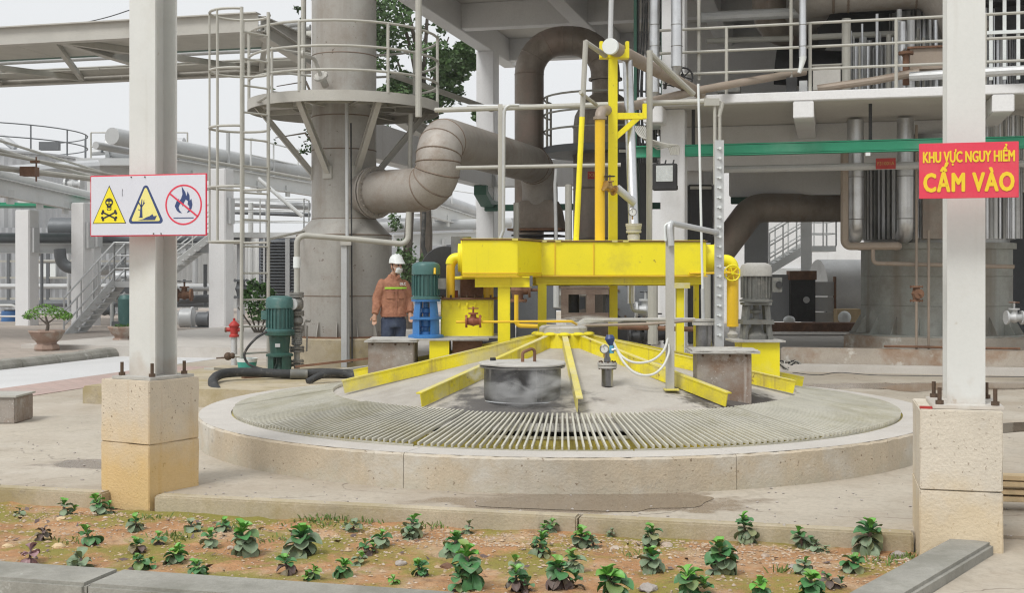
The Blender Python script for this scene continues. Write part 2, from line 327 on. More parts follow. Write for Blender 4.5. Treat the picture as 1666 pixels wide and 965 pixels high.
def share(src, parent, mw, name=None, mat=None):
    """another object with the same mesh, placed by world matrix under parent"""
    o = bpy.data.objects.new(name or src.name.split('.')[0], src.data); COL.objects.link(o); o.parent = parent
    o.matrix_local = wmat(parent).inverted() @ mw if parent else mw
    return o
def copy_tree(o, parent=None, label=None):
    c = o.copy(); COL.objects.link(c)
    if parent: c.parent = parent
    if label: c['label'] = label
    for ch in o.children: copy_tree(ch, c)
    return c
def frame(o, ax, ay, az):
    m = Matrix((ax, ay, az)).transposed().to_4x4(); m.translation = o; return m
def text(s, size, mat, parent, o, ax=U, up=Z, bold=0.0, sx=1.0, ext=.0015, name='lettering', sp=1.0):
    cu = bpy.data.curves.new('t', 'FONT'); cu.body = s; cu.size = size; cu.space_character = sp; cu.extrude = ext; cu.align_x = 'CENTER'; cu.align_y = 'CENTER'; cu.resolution_u = 3
    ob = bpy.data.objects.new('t', cu); me = bpy.data.meshes.new_from_object(ob); bpy.data.objects.remove(ob); bpy.data.curves.remove(cu)
    az = ax.cross(up); bm = bmesh.new()          # heavy weight: the glyphs laid over each other with small shifts
    for i, (dx, dy) in enumerate(((0, 0), (1, 0), (-1, 0), (0, 1), (0, -1), (.7, .7), (-.7, .7), (.7, -.7), (-.7, -.7)) if bold else ((0, 0),)):
        c_ = me.copy(); c_.transform(wmat(parent).inverted() @ frame(Vector(o)+ax*(dx*bold)+up*(dy*bold)+az*(i*.00012), ax*sx, up, az)); bm.from_mesh(c_); bpy.data.meshes.remove(c_)
    bm.to_mesh(me); bm.free(); me.materials.clear(); me.materials.append(mat); me.name = name
    q = bpy.data.objects.new(name, me); COL.objects.link(q); q.parent = parent; return q
def railing(T_, pts, h=1.05, levels=(1.0, .66, .33), r=.022, mat=None, posts=None, rr=None, n=8):
    mat = mat or m_rail
    for p in (posts if posts is not None else pts): MB().cyl(p, Vector(p)+Z*h, r, n=n).build('post', mat, T_)
    for l in levels: MB().tube([Vector(p)+Z*(h*l) for p in pts], rr or r*.85, n).build('rail', mat, T_)
def bolts(T_, c, ax, ay, az, r, k, br=.012, mat=None):
    for i in range(k):
        a = 2*pi*i/k; p = c+(ax*cos(a)+ay*sin(a))*r
        MB().cyl(p, p+az*br*1.6, br, n=6).build('bolt', mat or m_bolt, T_)
def flange(T_, p, d, r, t=.03, mat=None, k=0, parent=None):
    d = d.normalized(); f = MB().cyl(p-d*t/2, p+d*t/2, r, n=20)
    if k:
        a = d.orthogonal().normalized(); b = d.cross(a)
        for i in range(k):
            q = p+(a*cos(2*pi*i/k)+b*sin(2*pi*i/k))*r*.87; f.cyl(q-d*t*.9, q+d*t*.9, r*.05, n=6)
    return f.build('flange', mat or m_grey, T_)
def handwheel(T_, c, d, r, mat):
    d = d.normalized(); a = d.orthogonal().normalized(); b = d.cross(a); q = MB()
    ring = [c+(a*cos(2*pi*i/16)+b*sin(2*pi*i/16))*r for i in range(17)]
    q.tube(ring, r*.11, 6, False)
    for i in range(3):
        e = (a*cos(pi*i/3)+b*sin(pi*i/3))*r; q.tube([c-e, c+e], r*.08, 5)
    q.cyl(c-d*r*.12, c+d*r*.25, r*.2, n=8)
    return q.build('handwheel', mat, T_)
def valve(name, label, c, d, s, mat, wheel=None, up=Z, group=None, wmat_=None):
    """gate valve along d: two flanges, body, bonnet, stem, wheel"""
    t = T(name, label, 'valve', c-Z*s*.5, group); d = d.normalized()
    b = MB().tube([c-d*s*.5, c-d*s*.2, c, c+d*s*.2, c+d*s*.5], [s*.24, s*.28, s*.36, s*.28, s*.24], 12); bo = b.build('body', mat, t)
    for e in (-1, 1): flange(bo, c+d*s*.5*e, d, s*.46, s*.12, mat, 6)
    MB().tube([c, c+up*s*.5, c+up*s*.52, c+up*s*.62], [s*.26, s*.2, s*.36, s*.36], 12).build('bonnet', mat, t)
    MB().cyl(c+up*s*.6, c+up*s*1.05, s*.07, n=8).build('stem', mat, bo)
    if wheel: handwheel(t, c+up*s*1.0, up, wheel, wmat_ or mat)
    return t

# ================================================================== GROUND AND PLANTER
S('ground', MB().box((0, 100, -.32), (500, 320, .04), (X_, Y_, Z)), m_conc)
VB = 8.02
def poly_sheet(name, pts, z, mat, t=.3):
    return S(name, MB().prism((0, 0, z-t), X_, Y_, [(p.x, p.y) for p in pts], Z*t), mat)
poly_sheet('apron', [UV(-60, VB), UV(60, VB), UV(60, 110), UV(-60, 110)], 0, m_conc)
poly_sheet('apron_side', [UV(.52, VB-.006), Vector((2.62, 7.2, 0)), Vector((2.70, 6.98, 0)), Vector((1.32, 5.15, 0)), Vector((.9, 4.2, 0)), Vector((9.5, 3, 0)), UV(8, VB-.006)], -.02, m_conc, .28)
# back kerb of the planter, three cast lengths
kb = T('planter_kerb', 'low ochre-stained concrete kerb along the back of the planter', 'kerb', UV(-2, VB, -.3))
for a, b in ((-9, -5.12), (-4.70, -1.6), (-1.595, .5)):
    MB().box(UV((a+b)/2, VB-.06, -.147), (b-a-.008, .13, .302)).build('kerb_length', m_kerby, kb, bev=.012)
kf = T('planter_kerb', 'wide grey concrete kerb along the front edge of the planter', 'kerb', UV(-3, 5.73, -.3))
for i in range(5):
    a = -7.5+i*1.9; MB().box(UV(a+.95, 5.73, -.15), (1.892, .34, .31)).build('kerb_length', m_kerb, kf, bev=.018)
kr = T('planter_kerb', 'slanting concrete kerb closing the right end of the planter', 'kerb', (2.2, 6.7, -.3))
MB().bar(Vector((2.68, 7.16, -.125)), Vector((1.2, 5.21, -.125)), .25, .35).build('kerb_length', m_kerb, kr, bev=.02)
# soil
def soil_z(x, y): return -.105+.028*mnoise.noise(Vector((x*2.3, y*2.3, 1)))+.012*mnoise.noise(Vector((x*9, y*9, 4)))
mb = MB(); nu, nv = 170, 46; vs_ = []
for j in range(nv+1):
    for i in range(nu+1):
        p = UV(-7.6+8.9*i/nu, 5.85+2.05*j/nv); p.z = soil_z(p.x, p.y)+.006*mnoise.noise(Vector((p.x*30, p.y*30, 2))); vs_.append(p)
mb.add(vs_, [(j*(nu+1)+i, j*(nu+1)+i+1, (j+1)*(nu+1)+i+1, (j+1)*(nu+1)+i) for j in range(nv) for i in range(nu)])
S('soil', mb, m_soil)
rnd = random.Random(3)
def in_planter():
    while True:
        u, v = rnd.uniform(-7, .9), 5.95+1.85*rnd.random()**.8
        p = UV(u, v)
        if p.x < 1.62+(p.y-6.05)*.74: return p
def octa(q, p, r, rn):
    sx, sy, sz = r*rn.uniform(.7, 1.4), r*rn.uniform(.6, 1.1), r*rn.uniform(.35, .7); a = rn.uniform(0, pi); c, s = cos(a), sin(a)
    vs = [(sx, 0, 0), (-sx, 0, 0), (0, sy, 0), (0, -sy, 0), (0, 0, sz), (0, 0, -sz)]
    q.add([p+Vector((x*c-y*s, x*s+y*c, z)) for x, y, z in vs], [(0, 2, 4), (2, 1, 4), (1, 3, 4), (3, 0, 4), (2, 0, 5), (1, 2, 5), (3, 1, 5), (0, 3, 5)])
pb, ch = MB(), MB()
for i in range(13000):
    p = in_planter(); vv = p.dot(V); right = p.dot(U) > -3.2
    if rnd.random() > (1.0 if (vv > 7.35 and right) else .22 if vv < 7.0 else .45): continue
    p.z = soil_z(p.x, p.y)+.002; octa(pb if rnd.random() < .35 else ch, p, rnd.uniform(.005, .013)*(1.8 if rnd.random() < .07 else 1), rnd)
tag(pb.build('gravel', m_peb, None, smooth=0), 'pale gravel chips strewn over the planter soil', 'gravel', kind='stuff')
tag(ch.build('litter', m_straw, None, smooth=0), 'straw-coloured chaff strewn over the planter soil', 'litter', kind='stuff')
# larger stones and dry leaves
def rock(name, label, p, r, mat, group, seed):
    rn = random.Random(seed); bm = bmesh.new(); bmesh.ops.create_icosphere(bm, subdivisions=2, radius=r)
    for v in bm.verts: v.co *= 1+.35*mnoise.noise(v.co*(1.6/r)+Vector((seed, 0, 0))); v.co.z *= .55
    me = bpy.data.meshes.new(name); bm.to_mesh(me); bm.free(); me.materials.append(mat)
    o = bpy.data.objects.new(name, me); COL.objects.link(o); o.location = p; o.rotation_euler.z = rn.uniform(0, 6); tag(o, label, 'stone', group); return o
for i, (px, py, r, m_, lb) in enumerate([(652, 915, .035, m_stone, 'grey stone beside the rosette below the planter middle'), (728, 918, .04, m_rust, 'red-brown broken brick beside the biggest dark rosette'),
        (1000, 895, .03, m_peb, 'pale pebble right of the twin rosettes'), (997, 928, .028, m_stone, 'small grey stone above the bottom edge of the planter'),
        (1055, 958, .05, m_stone, 'large grey stone at the bottom of the planter'), (1158, 932, .035, m_peb, 'pale stone left of the tall dark rosette'),
        (1085, 893, .04, m_peb, 'flat pinkish stone beside the rosette at the back kerb'), (1462, 902, .045, m_stone, 'broken grey slab by the slanting right kerb'),
        (1128, 873, .035, m_peb, 'flat pale stone at the gravel strip'), (1140, 945, .03, m_peb, 'pinkish stone between two rosettes'), (100, 848, .03, m_wood, 'flat pale chip at the left of the planter'),
        (12, 888, .035, m_wood, 'flat wood chip at the left edge of the planter'), (95, 888, .04, m_wood, 'curled dry chip left of the brown rosette'), (375, 890, .025, m_peb, 'pale chip right of the tall rosette'),
        (1245, 905, .028, m_peb, 'round pebble behind the tall dark rosette'), (1290, 925, .03, m_stone, 'small stone before the leaning rosette')]):
    p = G(px, py, -.1); p.z = soil_z(p.x, p.y)+.004; rock('stone', lb, p, r, m_, 'loose stones in the planter', i)
# succulents: leaf meshes shared by every plant
def leaf_mesh(name, mat, wide, cup):
    q = MB(); st = [0, .12, .3, .5, .7, .86, .95, 1.0]; ws = [.08, .13, .26, .38, .43, .38, .24, .06]
    for s_, w_ in zip(st, ws):
        w_ *= wide; z = .16*sin(pi*s_*.9)-.16*s_*s_
        q.v += [Vector((s_, -w_, z+cup*w_)), Vector((s_, -w_*.5, z+cup*w_*.25)), Vector((s_, 0, z)), Vector((s_, w_*.5, z+cup*w_*.25)), Vector((s_, w_, z+cup*w_))]
    n = len(st); q.f = [(i*5+k, i*5+k+1, (i+1)*5+k+1, (i+1)*5+k) for i in range(n-1) for k in range(4)]
    me = bpy.data.meshes.new(name); me.from_pydata([tuple(v) for v in q.v], [], q.f); me.shade_smooth(); me.materials.append(mat); return me
LV = {k: leaf_mesh('leaf', m_, w_, c_) for k, m_, w_, c_ in (('d', m_succ, 1.05, .45), ('g', m_succ2, 1.1, .35), ('f', m_succ3, .85, .6), ('b', m_succ4, .8, .5), ('p', m_succ5, 1.2, .5))}
def succulent(px, py, size, label, tones='ddf', layers=5, tall=.55, seed=0, stalk=None):
    p = G(px, py, -.1); p.z = soil_z(p.x, p.y); rn = random.Random(seed*13+5)
    t = T('succulent', label, 'plant', p, 'rosette succulents in the planter')
    Ht = size*tall; lean = Vector((rn.uniform(-.25, .25), rn.uniform(-.25, .2), 0))*size
    MB().tube([p-Z*.03, p+lean*.5+Z*Ht*.5, p+lean+Z*Ht], [size*.07, size*.06, size*.04], 6).build('stem', m_succ4, t)
    for l in range(layers):
        f = l/(layers-1); k = 6 if l < layers-1 else 4; a0 = rn.uniform(0, 6)
        for i in range(k):
            if rn.random() < .10: continue
            a = a0+2*pi*i/k+rn.uniform(-.35, .35); pitch = radians(-60+f*112)+rn.uniform(-.3, .3)
            L_ = size*(.50-.16*f)*rn.uniform(.68, 1.25)
            tone = tones[min(len(tones)-1, int(f*len(tones)*.999))]
            o = bpy.data.objects.new('leaf', LV[tone]); COL.objects.link(o); o.parent = t
            c = lean*f+Z*Ht*(.42+.55*f)
            o.matrix_local = Matrix.Translation(c) @ Matrix.Rotation(a, 4, 'Z') @ Matrix.Rotation(-pitch, 4, 'Y') @ Matrix.Rotation(rn.uniform(-.4, .4), 4, 'X') @ Matrix.Scale(L_, 4)
    for h_ in range(1 if rn.random() < .45 else 0):            # a smaller side shoot
        an = rn.uniform(0, 6.28); of = Vector((cos(an), sin(an), 0))*size*.38
        for l in range(3):
            for i in range(4):
                if rn.random() < .1: continue
                o = bpy.data.objects.new('leaf', LV[tones[min(len(tones)-1, l)]]); COL.objects.link(o); o.parent = t
                o.matrix_local = Matrix.Translation(of+Z*Ht*(.15+.17*l)) @ Matrix.Rotation(an+i*1.57+l*.8+rn.uniform(-.3, .3), 4, 'Z') @ Matrix.Rotation(-radians(-30+l*42)+rn.uniform(-.3, .3), 4, 'Y') @ Matrix.Scale(size*rn.uniform(.2, .32), 4)
    return t
PL = [(30, 838, .11, 'g', 3, .4, 'pale drooping succulent near the left edge by the back kerb'), (108, 838, .13, 'ggf', 4, .55, 'grey-green succulent left of the yellow-based pedestal'),
 (166, 838, .15, 'gdf', 5, .7, 'tall succulent touching the foot of the left pedestal'), (222, 864, .15, 'gdf', 4, .5, 'spreading succulent in front of the left pedestal'),
 (150, 884, .15, 'bddf', 4, .5, 'dark succulent with brown lower leaves left of centre-left'), (66, 878, .13, 'bbb', 4, .5, 'withered brown succulent on mossy soil'),
 (48, 915, .15, 'ppp', 3, .45, 'pinkish three-leaved succulent at the left front kerb'), (132, 922, .16, 'gg', 3, .35, 'flat grey succulent against the front kerb'),
 (225, 895, .12, 'bdf', 4, .5, 'small succulent with brown base above the front kerb'), (258, 884, .12, 'bdf', 3, .4, 'low dark succulent between two larger ones'),
 (284, 918, .17, 'gdf', 5, .5, 'broad succulent close to the front kerb, left part'), (312, 866, .12, 'gg', 3, .35, 'flat round-leaved pale succulent'),
 (342, 890, .13, 'gdf', 4, .55, 'young round-leaved succulent left of the tall drooping one'), (360, 868, .13, 'gdf', 4, .5, 'upright succulent behind the tall drooping one'),
 (398, 900, .19, 'ggdf', 6, .75, 'tall drooping succulent, third large one from the left'), (232, 926, .13, 'ddf', 4, .5, 'small green succulent touching the front kerb'),
 (328, 934, .14, 'ddf', 4, .45, 'low green succulent touching the front kerb near left'), (490, 905, .21, 'ggddf', 6, .6, 'big wide succulent left of the planter middle'),
 (470, 934, .13, 'bbdf', 4, .5, 'brown-based small succulent below the big wide one'), (508, 944, .12, 'dff', 4, .45, 'bright small succulent at the front kerb'),
 (554, 940, .16, 'ddf', 5, .6, 'dark bushy succulent by the front kerb, planter middle left'), (572, 862, .12, 'gg', 3, .4, 'sparse grey succulent at the weedy back kerb'),
 (669, 874, .16, 'ggdf', 5, .7, 'lone succulent on gravel at the back kerb'), (600, 902, .14, 'bdf', 4, .5, 'leaning succulent with dark lower leaves, middle left'),
 (622, 892, .13, 'gdf', 4, .55, 'grey-leaved succulent beside the leaning one'), (582, 915, .11, 'ggf', 3, .4, 'small pale succulent before the leaning one'),
 (768, 958, .22, 'dddf', 6, .8, 'largest succulent, dark green rosette at the planter middle'), (738, 905, .17, 'gddf', 5, .6, 'round succulent behind the largest one'),
 (760, 866, .10, 'gg', 3, .6, 'small grey succulent on gravel, planter middle'), (688, 938, .13, 'bddf', 4, .5, 'brown-leaved small succulent left of the largest one'),
 (642, 952, .10, 'ff', 3, .4, 'tiny fresh succulent at the front kerb'), (876, 902, .14, 'gddf', 5, .65, 'slim succulent right of the planter middle'),
 (896, 868, .12, 'gdf', 3, .45, 'succulent leaning over gravel at the back kerb'), (842, 962, .16, 'bddf', 5, .6, 'dark succulent cut by the lower picture edge, middle'),
 (840, 928, .11, 'ggf', 3, .45, 'pale small succulent above the dark one'), (914, 960, .19, 'bddf', 5, .6, 'purple-brown leaved succulent at the lower edge'),
 (948, 890, .15, 'gdf', 5, .6, 'left one of the twin succulents right of the middle'), (968, 892, .12, 'gg', 3, .4, 'right one of the twin succulents, paler leaves'),
 (938, 930, .14, 'ggdf', 5, .6, 'upright succulent below the twin ones'), (1004, 972, .22, 'dddf', 6, .6, 'wide glossy succulent at the lower edge, right of middle'),
 (1056, 892, .17, 'ggdf', 5, .75, 'double-headed succulent at the back kerb'), (1084, 868, .11, 'gb', 3, .4, 'small dull succulent with a reddish bract'),
 (1060, 930, .17, 'ggdf', 5, .6, 'succulent with round leaves in front of the double-headed one'), (992, 872, .08, 'gg', 3, .45, 'smallest succulent on gravel at the back kerb'),
 (1122, 968, .18, 'ddff', 5, .55, 'bright succulent at the lower edge beside a stone'), (1182, 932, .20, 'gdddf', 6, .75, 'tall dark succulent left of the right pedestal bed'),
 (1216, 888, .17, 'ggddf', 6, .85, 'tallest succulent standing in front of the back kerb'), (1308, 892, .14, 'ggdf', 4, .7, 'slender succulent at the back kerb, right part'),
 (1332, 896, .11, 'gg', 3, .4, 'low grey succulent leaning beside the slender one'), (1410, 898, .22, 'gggddf', 6, .65, 'broad round succulent nearest the right pedestal'),
 (1382, 924, .17, 'gddf', 5, .55, 'succulent in front of the broad round one'), (1236, 968, .13, 'dff', 4, .5, 'small bright succulent at the lower edge, right part'),
 (1320, 970, .17, 'ddff', 5, .55, 'glossy succulent at the lower edge near the slanting kerb'), (1308, 935, .14, 'ggf', 4, .4, 'sprawling pale succulent right of the tall dark one'),
 (1356, 958, .12, 'bd', 3, .4, 'brownish low succulent beside the slanting kerb')]
for i, (px, py, s_, tn, ly, tl, lb) in enumerate(PL): succulent(px, py, s_*1.04*(.86+.28*((i*37)%10)/10), lb, tn, ly, tl*(.85+.3*((i*53)%10)/10), i)
# weeds: thin blades in tufts
wb = MB(); rn = random.Random(11)
for (px, py, k, sp) in [(545, 848, 150, .16), (580, 850, 60, .12), (515, 850, 50, .1), (370, 862, 26, .05), (270, 872, 24, .05), (295, 878, 24, .05), (1475, 905, 60, .07), (1440, 915, 40, .06), (1275, 935, 22, .04), (120, 880, 30, .07), (440, 880, 30, .08), (1040, 905, 22, .05), (250, 845, 26, .05), (1255, 880, 14, .04), (700, 860, 30, .09)]:
    c = G(px, py, -.1)
    for i in range(k):
        p = c+Vector((rn.gauss(0, sp), rn.gauss(0, sp*.6), 0)); p.z = soil_z(p.x, p.y); h = rn.uniform(.015, .06); d = Vector((rn.gauss(0, .5), rn.gauss(0, .5), 1)).normalized(); s_ = d.cross(Vector((rn.gauss(0, 1), rn.gauss(0, 1), .1))).normalized()*rn.uniform(.002, .005)
        wb.add([p-s_, p+s_, p+d*h*.6+s_*1.3, p+d*h+Vector((0, 0, -.004)), p+d*h*.6-s_*1.3], [(0, 1, 2, 3, 4)])
tag(wb.build('weeds', m_weed, None, smooth=0), 'thin green weeds sprouting along the planter edges', 'weeds', kind='stuff')

# ================================================================== PEDESTALS, COLUMNS, SIGNS
AL = radians(30); UL, VL = Vector((cos(AL), -sin(AL), 0)), Vector((sin(AL), cos(AL), 0))      # the left column is turned further than the grid
def pedestal(label, u0, u1, v0, v1, h, seam, m_ped=m_ped, c=None, fr=(U, V, Z)):
    t = T('pedestal', label, 'pedestal', UV((u0+u1)/2, (v0+v1)/2, -.12), 'concrete column pedestals')
    if c is None: c = UV((u0+u1)/2, (v0+v1)/2)
    t.location = c-Z*.12
    for z0, z1, e in ((-.13, seam-.001, 0), (seam+.001, h, .001)):
        q = MB(); nu_, nz = 10, 14; du, dv = (u1-u0)/2-e, (v1-v0)/2-e
        q.box(c+Z*(z0+z1)/2, (du*2, dv*2, z1-z0), fr)
        o = q.build('cast_block', m_ped, t, bev=.006)
        bm = bmesh.new(); bm.from_mesh(o.data); bmesh.ops.subdivide_edges(bm, edges=bm.edges, cuts=5, use_grid_fill=True)
        for v in bm.verts: v.co += v.normal*(.005*mnoise.noise(v.co*7)+.006*min(0, mnoise.noise(v.co*21))) if abs(v.normal.z) < .9 else Vector((0, 0, 0))
        bm.to_mesh(o.data); bm.free()
    MB().box(c+Z*(seam), (u1-u0-.05, v1-v0-.05, .03), fr).build('joint', m_kerb, t)
    return c, t
cL, pL = pedestal('concrete pedestal with ochre lower half under the left steel column', 0, .50, 0, .50, .822, .36, m_ped, Vector((-2.70, 9.18, 0)), (UL, VL, Z))
cR, pR = pedestal('pale pitted concrete pedestal under the right steel column', .51, .97, 7.58, 8.24, .80, .33, m_ped2)
def column(label, c, z0, fw, dep, top, fr=(U, V, Z)):
    U, V = fr[0], fr[1]
    t = T('steel_column', label, 'column', c+Z*z0, 'steel I-section columns')
    MB().box(c+Z*(z0+.012), (.40, .44 if fr[0] is UL else .54, .022), fr).build('base_plate', m_white if label[0] == 'w' else m_slab, t, bev=.003)
    b = MB().ibeam(c+Z*(z0+.022), c+Z*top, fw, dep, .014, .012, up=V); b.build('shaft', m_white, t)
    for a in (-.155, .155):
        for b_ in ((-.16, .16) if fr[0] is UL else (-.21, .21)):
            p = c+U*a+V*b_+Z*(z0+.022); ab = MB().cyl(p, p+Z*.10, .013, n=8).build('anchor_bolt', m_bolt, t)
            MB().cyl(p, p+Z*.025, .024, n=6).build('nut', m_bolt, ab)
    return t
columnL = column('grey-white I-section column carrying the hazard pictogram board', cL+UL*.03, .822, .265, .22, 7, (UL, VL, Z))
columnR = column('white I-section column carrying the red keep-out board', cR+U*.045, .80, .215, .30, 7)
# loose chips under the right base plate
MB().box(cR+U*-.19+V*-.25+Z*.806, (.07, .05, .012)).build('brick_chip', m_red, pR)

m_sw = M('sign_white', (.64, .65, .71), .35, 0, .02, 2, bump=0); m_sr = M('sign_red', (.70, .045, .085), .35, 0, .05, 2, dirt=((.62, .12, .13), .5, .7, 4, .5), bump=0); m_sy = M('sign_yellow', (.85, .72, .03), .4, 0, .03, 2, bump=0)
m_sk = M('sign_black', (.035, .035, .04), .4, 0, .05, 2, bump=0); m_sb = M('sign_blue', (.035, .06, .17), .4, 0, .05, 2, bump=0); m_sly = M('sign_pale_yellow', (.80, .72, .25), .4, 0, .03, 2, bump=0)
m_txt = M('sign_letter_yellow', (.80, .56, .02), .4, 0, .03, 2, bump=0)
# hazard pictogram board (0.90 x 0.42)
so = P(241, 334, 8.86); sn = -V
sg = T('hazard_sign', 'white board with red border: skull, dead-tree and no-open-flame pictograms', 'sign', so-Z*.22)
def D(a, b, k=0): return so+U*a+Z*b+sn*(.006+.0016*k)
WS, HS = .938, .445
MB().box(so, (WS, .012, HS)).build('border', m_sr, sg, bev=.003)
MB().box(so+sn*.0065, (WS-.018, .003, HS-.018)).build('panel', m_sw, sg)
sp = sg
KS = WS/.885
def shape(poly, mat, name, k=2, off=(0, 0)): return MB().prism(so+sn*(.0075+.0012*k), U, Z, [((a+off[0])*KS, (b+off[1])*KS) for a, b in poly], sn*.001).build(name, mat, sg, smooth=0)
def circ(x, y, r, n=20, sx=1, sy=1): return [(x+r*sx*cos(2*pi*i/n), y+r*sy*sin(2*pi*i/n)) for i in range(n)]
def rtri(cx_, y0, y1, hw, r):      # triangle with rounded corners
    c = [(cx_-hw+r*1.6, y0+r), (cx_+hw-r*1.6, y0+r), (cx_, y1-r*2.0)]; out = []
    for (x, y), a0 in zip(c, (150, -90, 30)):
        for i in range(7): a = radians(a0+i*20); out.append((x+r*cos(a), y+r*sin(a)))
    return out
# skull triangle
x1 = -.293
shape([(x1-.13, -.122), (x1+.13, -.122), (x1, .142)], m_sk, 'triangle_edge', 0); shape([(x1-.122, -.117), (x1+.122, -.117), (x1, .130)], m_sy, 'triangle', 1)
shape(circ(x1, .025, .030, 24, 1, .95), m_sk, 'skull', 2); shape([(x1-.019, .012), (x1+.019, .012), (x1+.016, -.030), (x1-.016, -.030)], m_sk, 'jaw', 2)
for e in (-1, 1): shape(circ(x1+e*.012, .022, .0085), m_sy, 'eye_hole', 3)
shape([(x1-.005, .004), (x1+.005, .004), (x1, .014)], m_sy, 'nose_hole', 3); shape([(x1-.013, -.012), (x1-.008, -.017), (x1+.008, -.017), (x1+.013, -.012), (x1+.008, -.026), (x1-.008, -.026)], m_sy, 'teeth', 3)
for e in (-1, 1):
    def bone(a, b, s=e): return (x1+s*(a*cos(.42)-b*sin(.42)), -.066+(a*sin(.42)+b*cos(.42)))
    pl = [bone(-.055, -.0055), bone(.055, -.0055), bone(.055, .0055), bone(-.055, .0055)]
    shape(pl if e == 1 else pl[::-1], m_sk, 'bone', 2)
    for q in (-1, 1):
        for r_ in (-1, 1): shape(circ(*bone(q*.055, r_*.008), .0095, 12), m_sk, 'bone_end', 2)
# dead-tree triangle
x2 = -.013
shape(rtri(x2, -.125, .158, .142, .022), m_sb, 'triangle_edge', 0); shape(rtri(x2, -.108, .128, .113, .010), m_sly, 'triangle', 1)
def stick(a, b, w_, mat=m_sk, nm='branch', k=2):
    a, b = Vector(a), Vector(b); d = (b-a).normalized()*0+(b-a); n_ = Vector((-d.y, d.x)).normalized()*w_/2
    return shape([tuple(a-n_), tuple(b-n_*.5), tuple(b+n_*.5), tuple(a+n_)], mat, nm, k)
stick((x2-.035, -.082), (x2-.033, .0), .022, m_sb, 'trunk'); stick((x2-.033, -.012), (x2-.058, .03), .010, m_sb); stick((x2-.033, -.005), (x2-.028, .042), .010, m_sb); stick((x2-.033, -.012), (x2-.006, .02), .009, m_sb)
stick((x2-.05, .012), (x2-.068, .016), .006, m_sb); stick((x2-.018, .008), (x2-.012, .036), .006, m_sb); stick((x2-.056, -.028), (x2-.034, -.04), .006, m_sb)
shape([(x2-.056, -.084), (x2-.02, -.084), (x2-.03, -.074), (x2-.04, -.074)], m_sb, 'root', 2)
shape([(x2-.058, -.101), (x2-.02, -.094), (x2+.004, -.082), (x2+.03, -.074), (x2+.052, -.06), (x2+.06, -.075), (x2+.085, -.072), (x2+.075, -.09), (x2+.07, -.101)], m_sb, 'fish', 2)
# no open flame
x3 = .272
ringp = MB().lathe(so+U*x3*KS+sn*.0085, [(.126*KS, 0), (.137*KS, 0), (.137*KS, .0012), (.126*KS, .0012)], 48, ax=(U, Z, sn), close=True).build('ring', m_sr, sg, smooth=0)
fl = [(-.05, -.052), (-.066, -.02), (-.052, .012), (-.034, .03), (-.036, .008), (-.018, .03), (-.008, .06), (-.014, .112), (.012, .075), (.022, .045), (.03, .078), (.044, .05), (.046, .014), (.058, .028), (.066, -.012), (.06, -.036), (.048, -.058), (.024, -.068), (.036, -.05), (.044, -.026), (.03, -.008), (.034, .012), (.016, .024), (.004, .004), (-.006, -.024), (-.014, .0), (-.028, -.008), (-.038, -.03), (-.03, -.05), (-.012, -.068), (-.03, -.066)]
shape([(x3+a, b+.012) for a, b in fl][::-1], m_sb, 'flame', 1); shape([(x3-.075, -.092), (x3+.075, -.092), (x3+.075, -.086), (x3-.075, -.086)], m_sb, 'ground_line', 1)
d_ = Vector((cos(radians(-37)), sin(radians(-37)))); n_ = Vector((-d_.y, d_.x))*.0055
shape([tuple(Vector((x3, 0))+d_*a+n_*b) for a, b in ((-.13, -1), (.13, -1), (.13, 1), (-.13, 1))], m_sr, 'slash', 3)
MB().tube(bez(so+U*-.2+Z*.12+sn*.01, so+U*-.21+Z*.10+sn*.01, so+U*-.2+Z*.08+sn*.01, so+U*-.205+Z*.068+sn*.01, 5), .0013, 5).build('scratch', m_sk, sg)
for a in (-.13, .05, -.02, .11):
    MB().cyl(so+U*a+Z*(.205 if a < 0 else -.205)+sn*.004, so+U*a+Z*(.205 if a < 0 else -.205)+sn*.014, .005, n=8).build('screw', m_bolt, sg)
# red keep-out board
so2 = P(1575.5, 277, 7.06)
s2 = T('warning_sign', 'red board with yellow Vietnamese keep-out lettering on the right column', 'sign', so2-Z*.17)
MB().box(so2, (.54, .008, .32)).build('panel', m_sr, s2, bev=.002)
text('KHU VỰC NGUY HIỂM', .088, m_txt, s2, so2+Z*.075+sn*.006, U, Z, .0024, .56)
text('CẤM VÀO', .148, m_txt, s2, so2+Z*-.074+sn*.006, U, Z, .0050, .68, sp=1.12)

# ================================================================== ROUND TANK
TC = Vector((.52, 12.5, 0)); R0, R1, RI = 3.61, 3.28, 2.32
def zc(r): return .86-.205*(r-.25)
def pol(r, a, z): return TC+Vector((r*cos(a), r*sin(a), z))
rg = T('tank_ring', 'low round pitted concrete wall encircling the grated tank', 'tank wall', TC)
NS = 9; off = radians(-71.6)
for i in range(NS):
    a0, a1 = off+2*pi*i/NS+.0007, off+2*pi*(i+1)/NS-.0007
    q = MB().lathe(TC, [(R1+.02, -.05), (R0, -.05), (R0, .246), (R0-.016, .262), (R1+.02, .262)], 110, a0, a1, close=True)
    o = q.build('wall_segment', m_ring, rg)
    for v in o.data.vertices:
        wv = v.co*1; rr_ = sqrt(wv.x**2+wv.y**2)
        if v.co.z > .2 and rr_ > R0-.03: k_ = .010*mnoise.noise(wv*9)+.007*min(0, mnoise.noise(wv*28)); v.co.x *= 1+k_/rr_; v.co.y *= 1+k_/rr_; v.co.z += .006*mnoise.noise(wv*14)
    MB().lathe(TC, [(R1+.012, .2635), (R0-.018, .2635), (R0-.018, .266), (R1+.012, .266)], 34, a0, a1, close=True).build('cap_screed', m_rtop, rg)
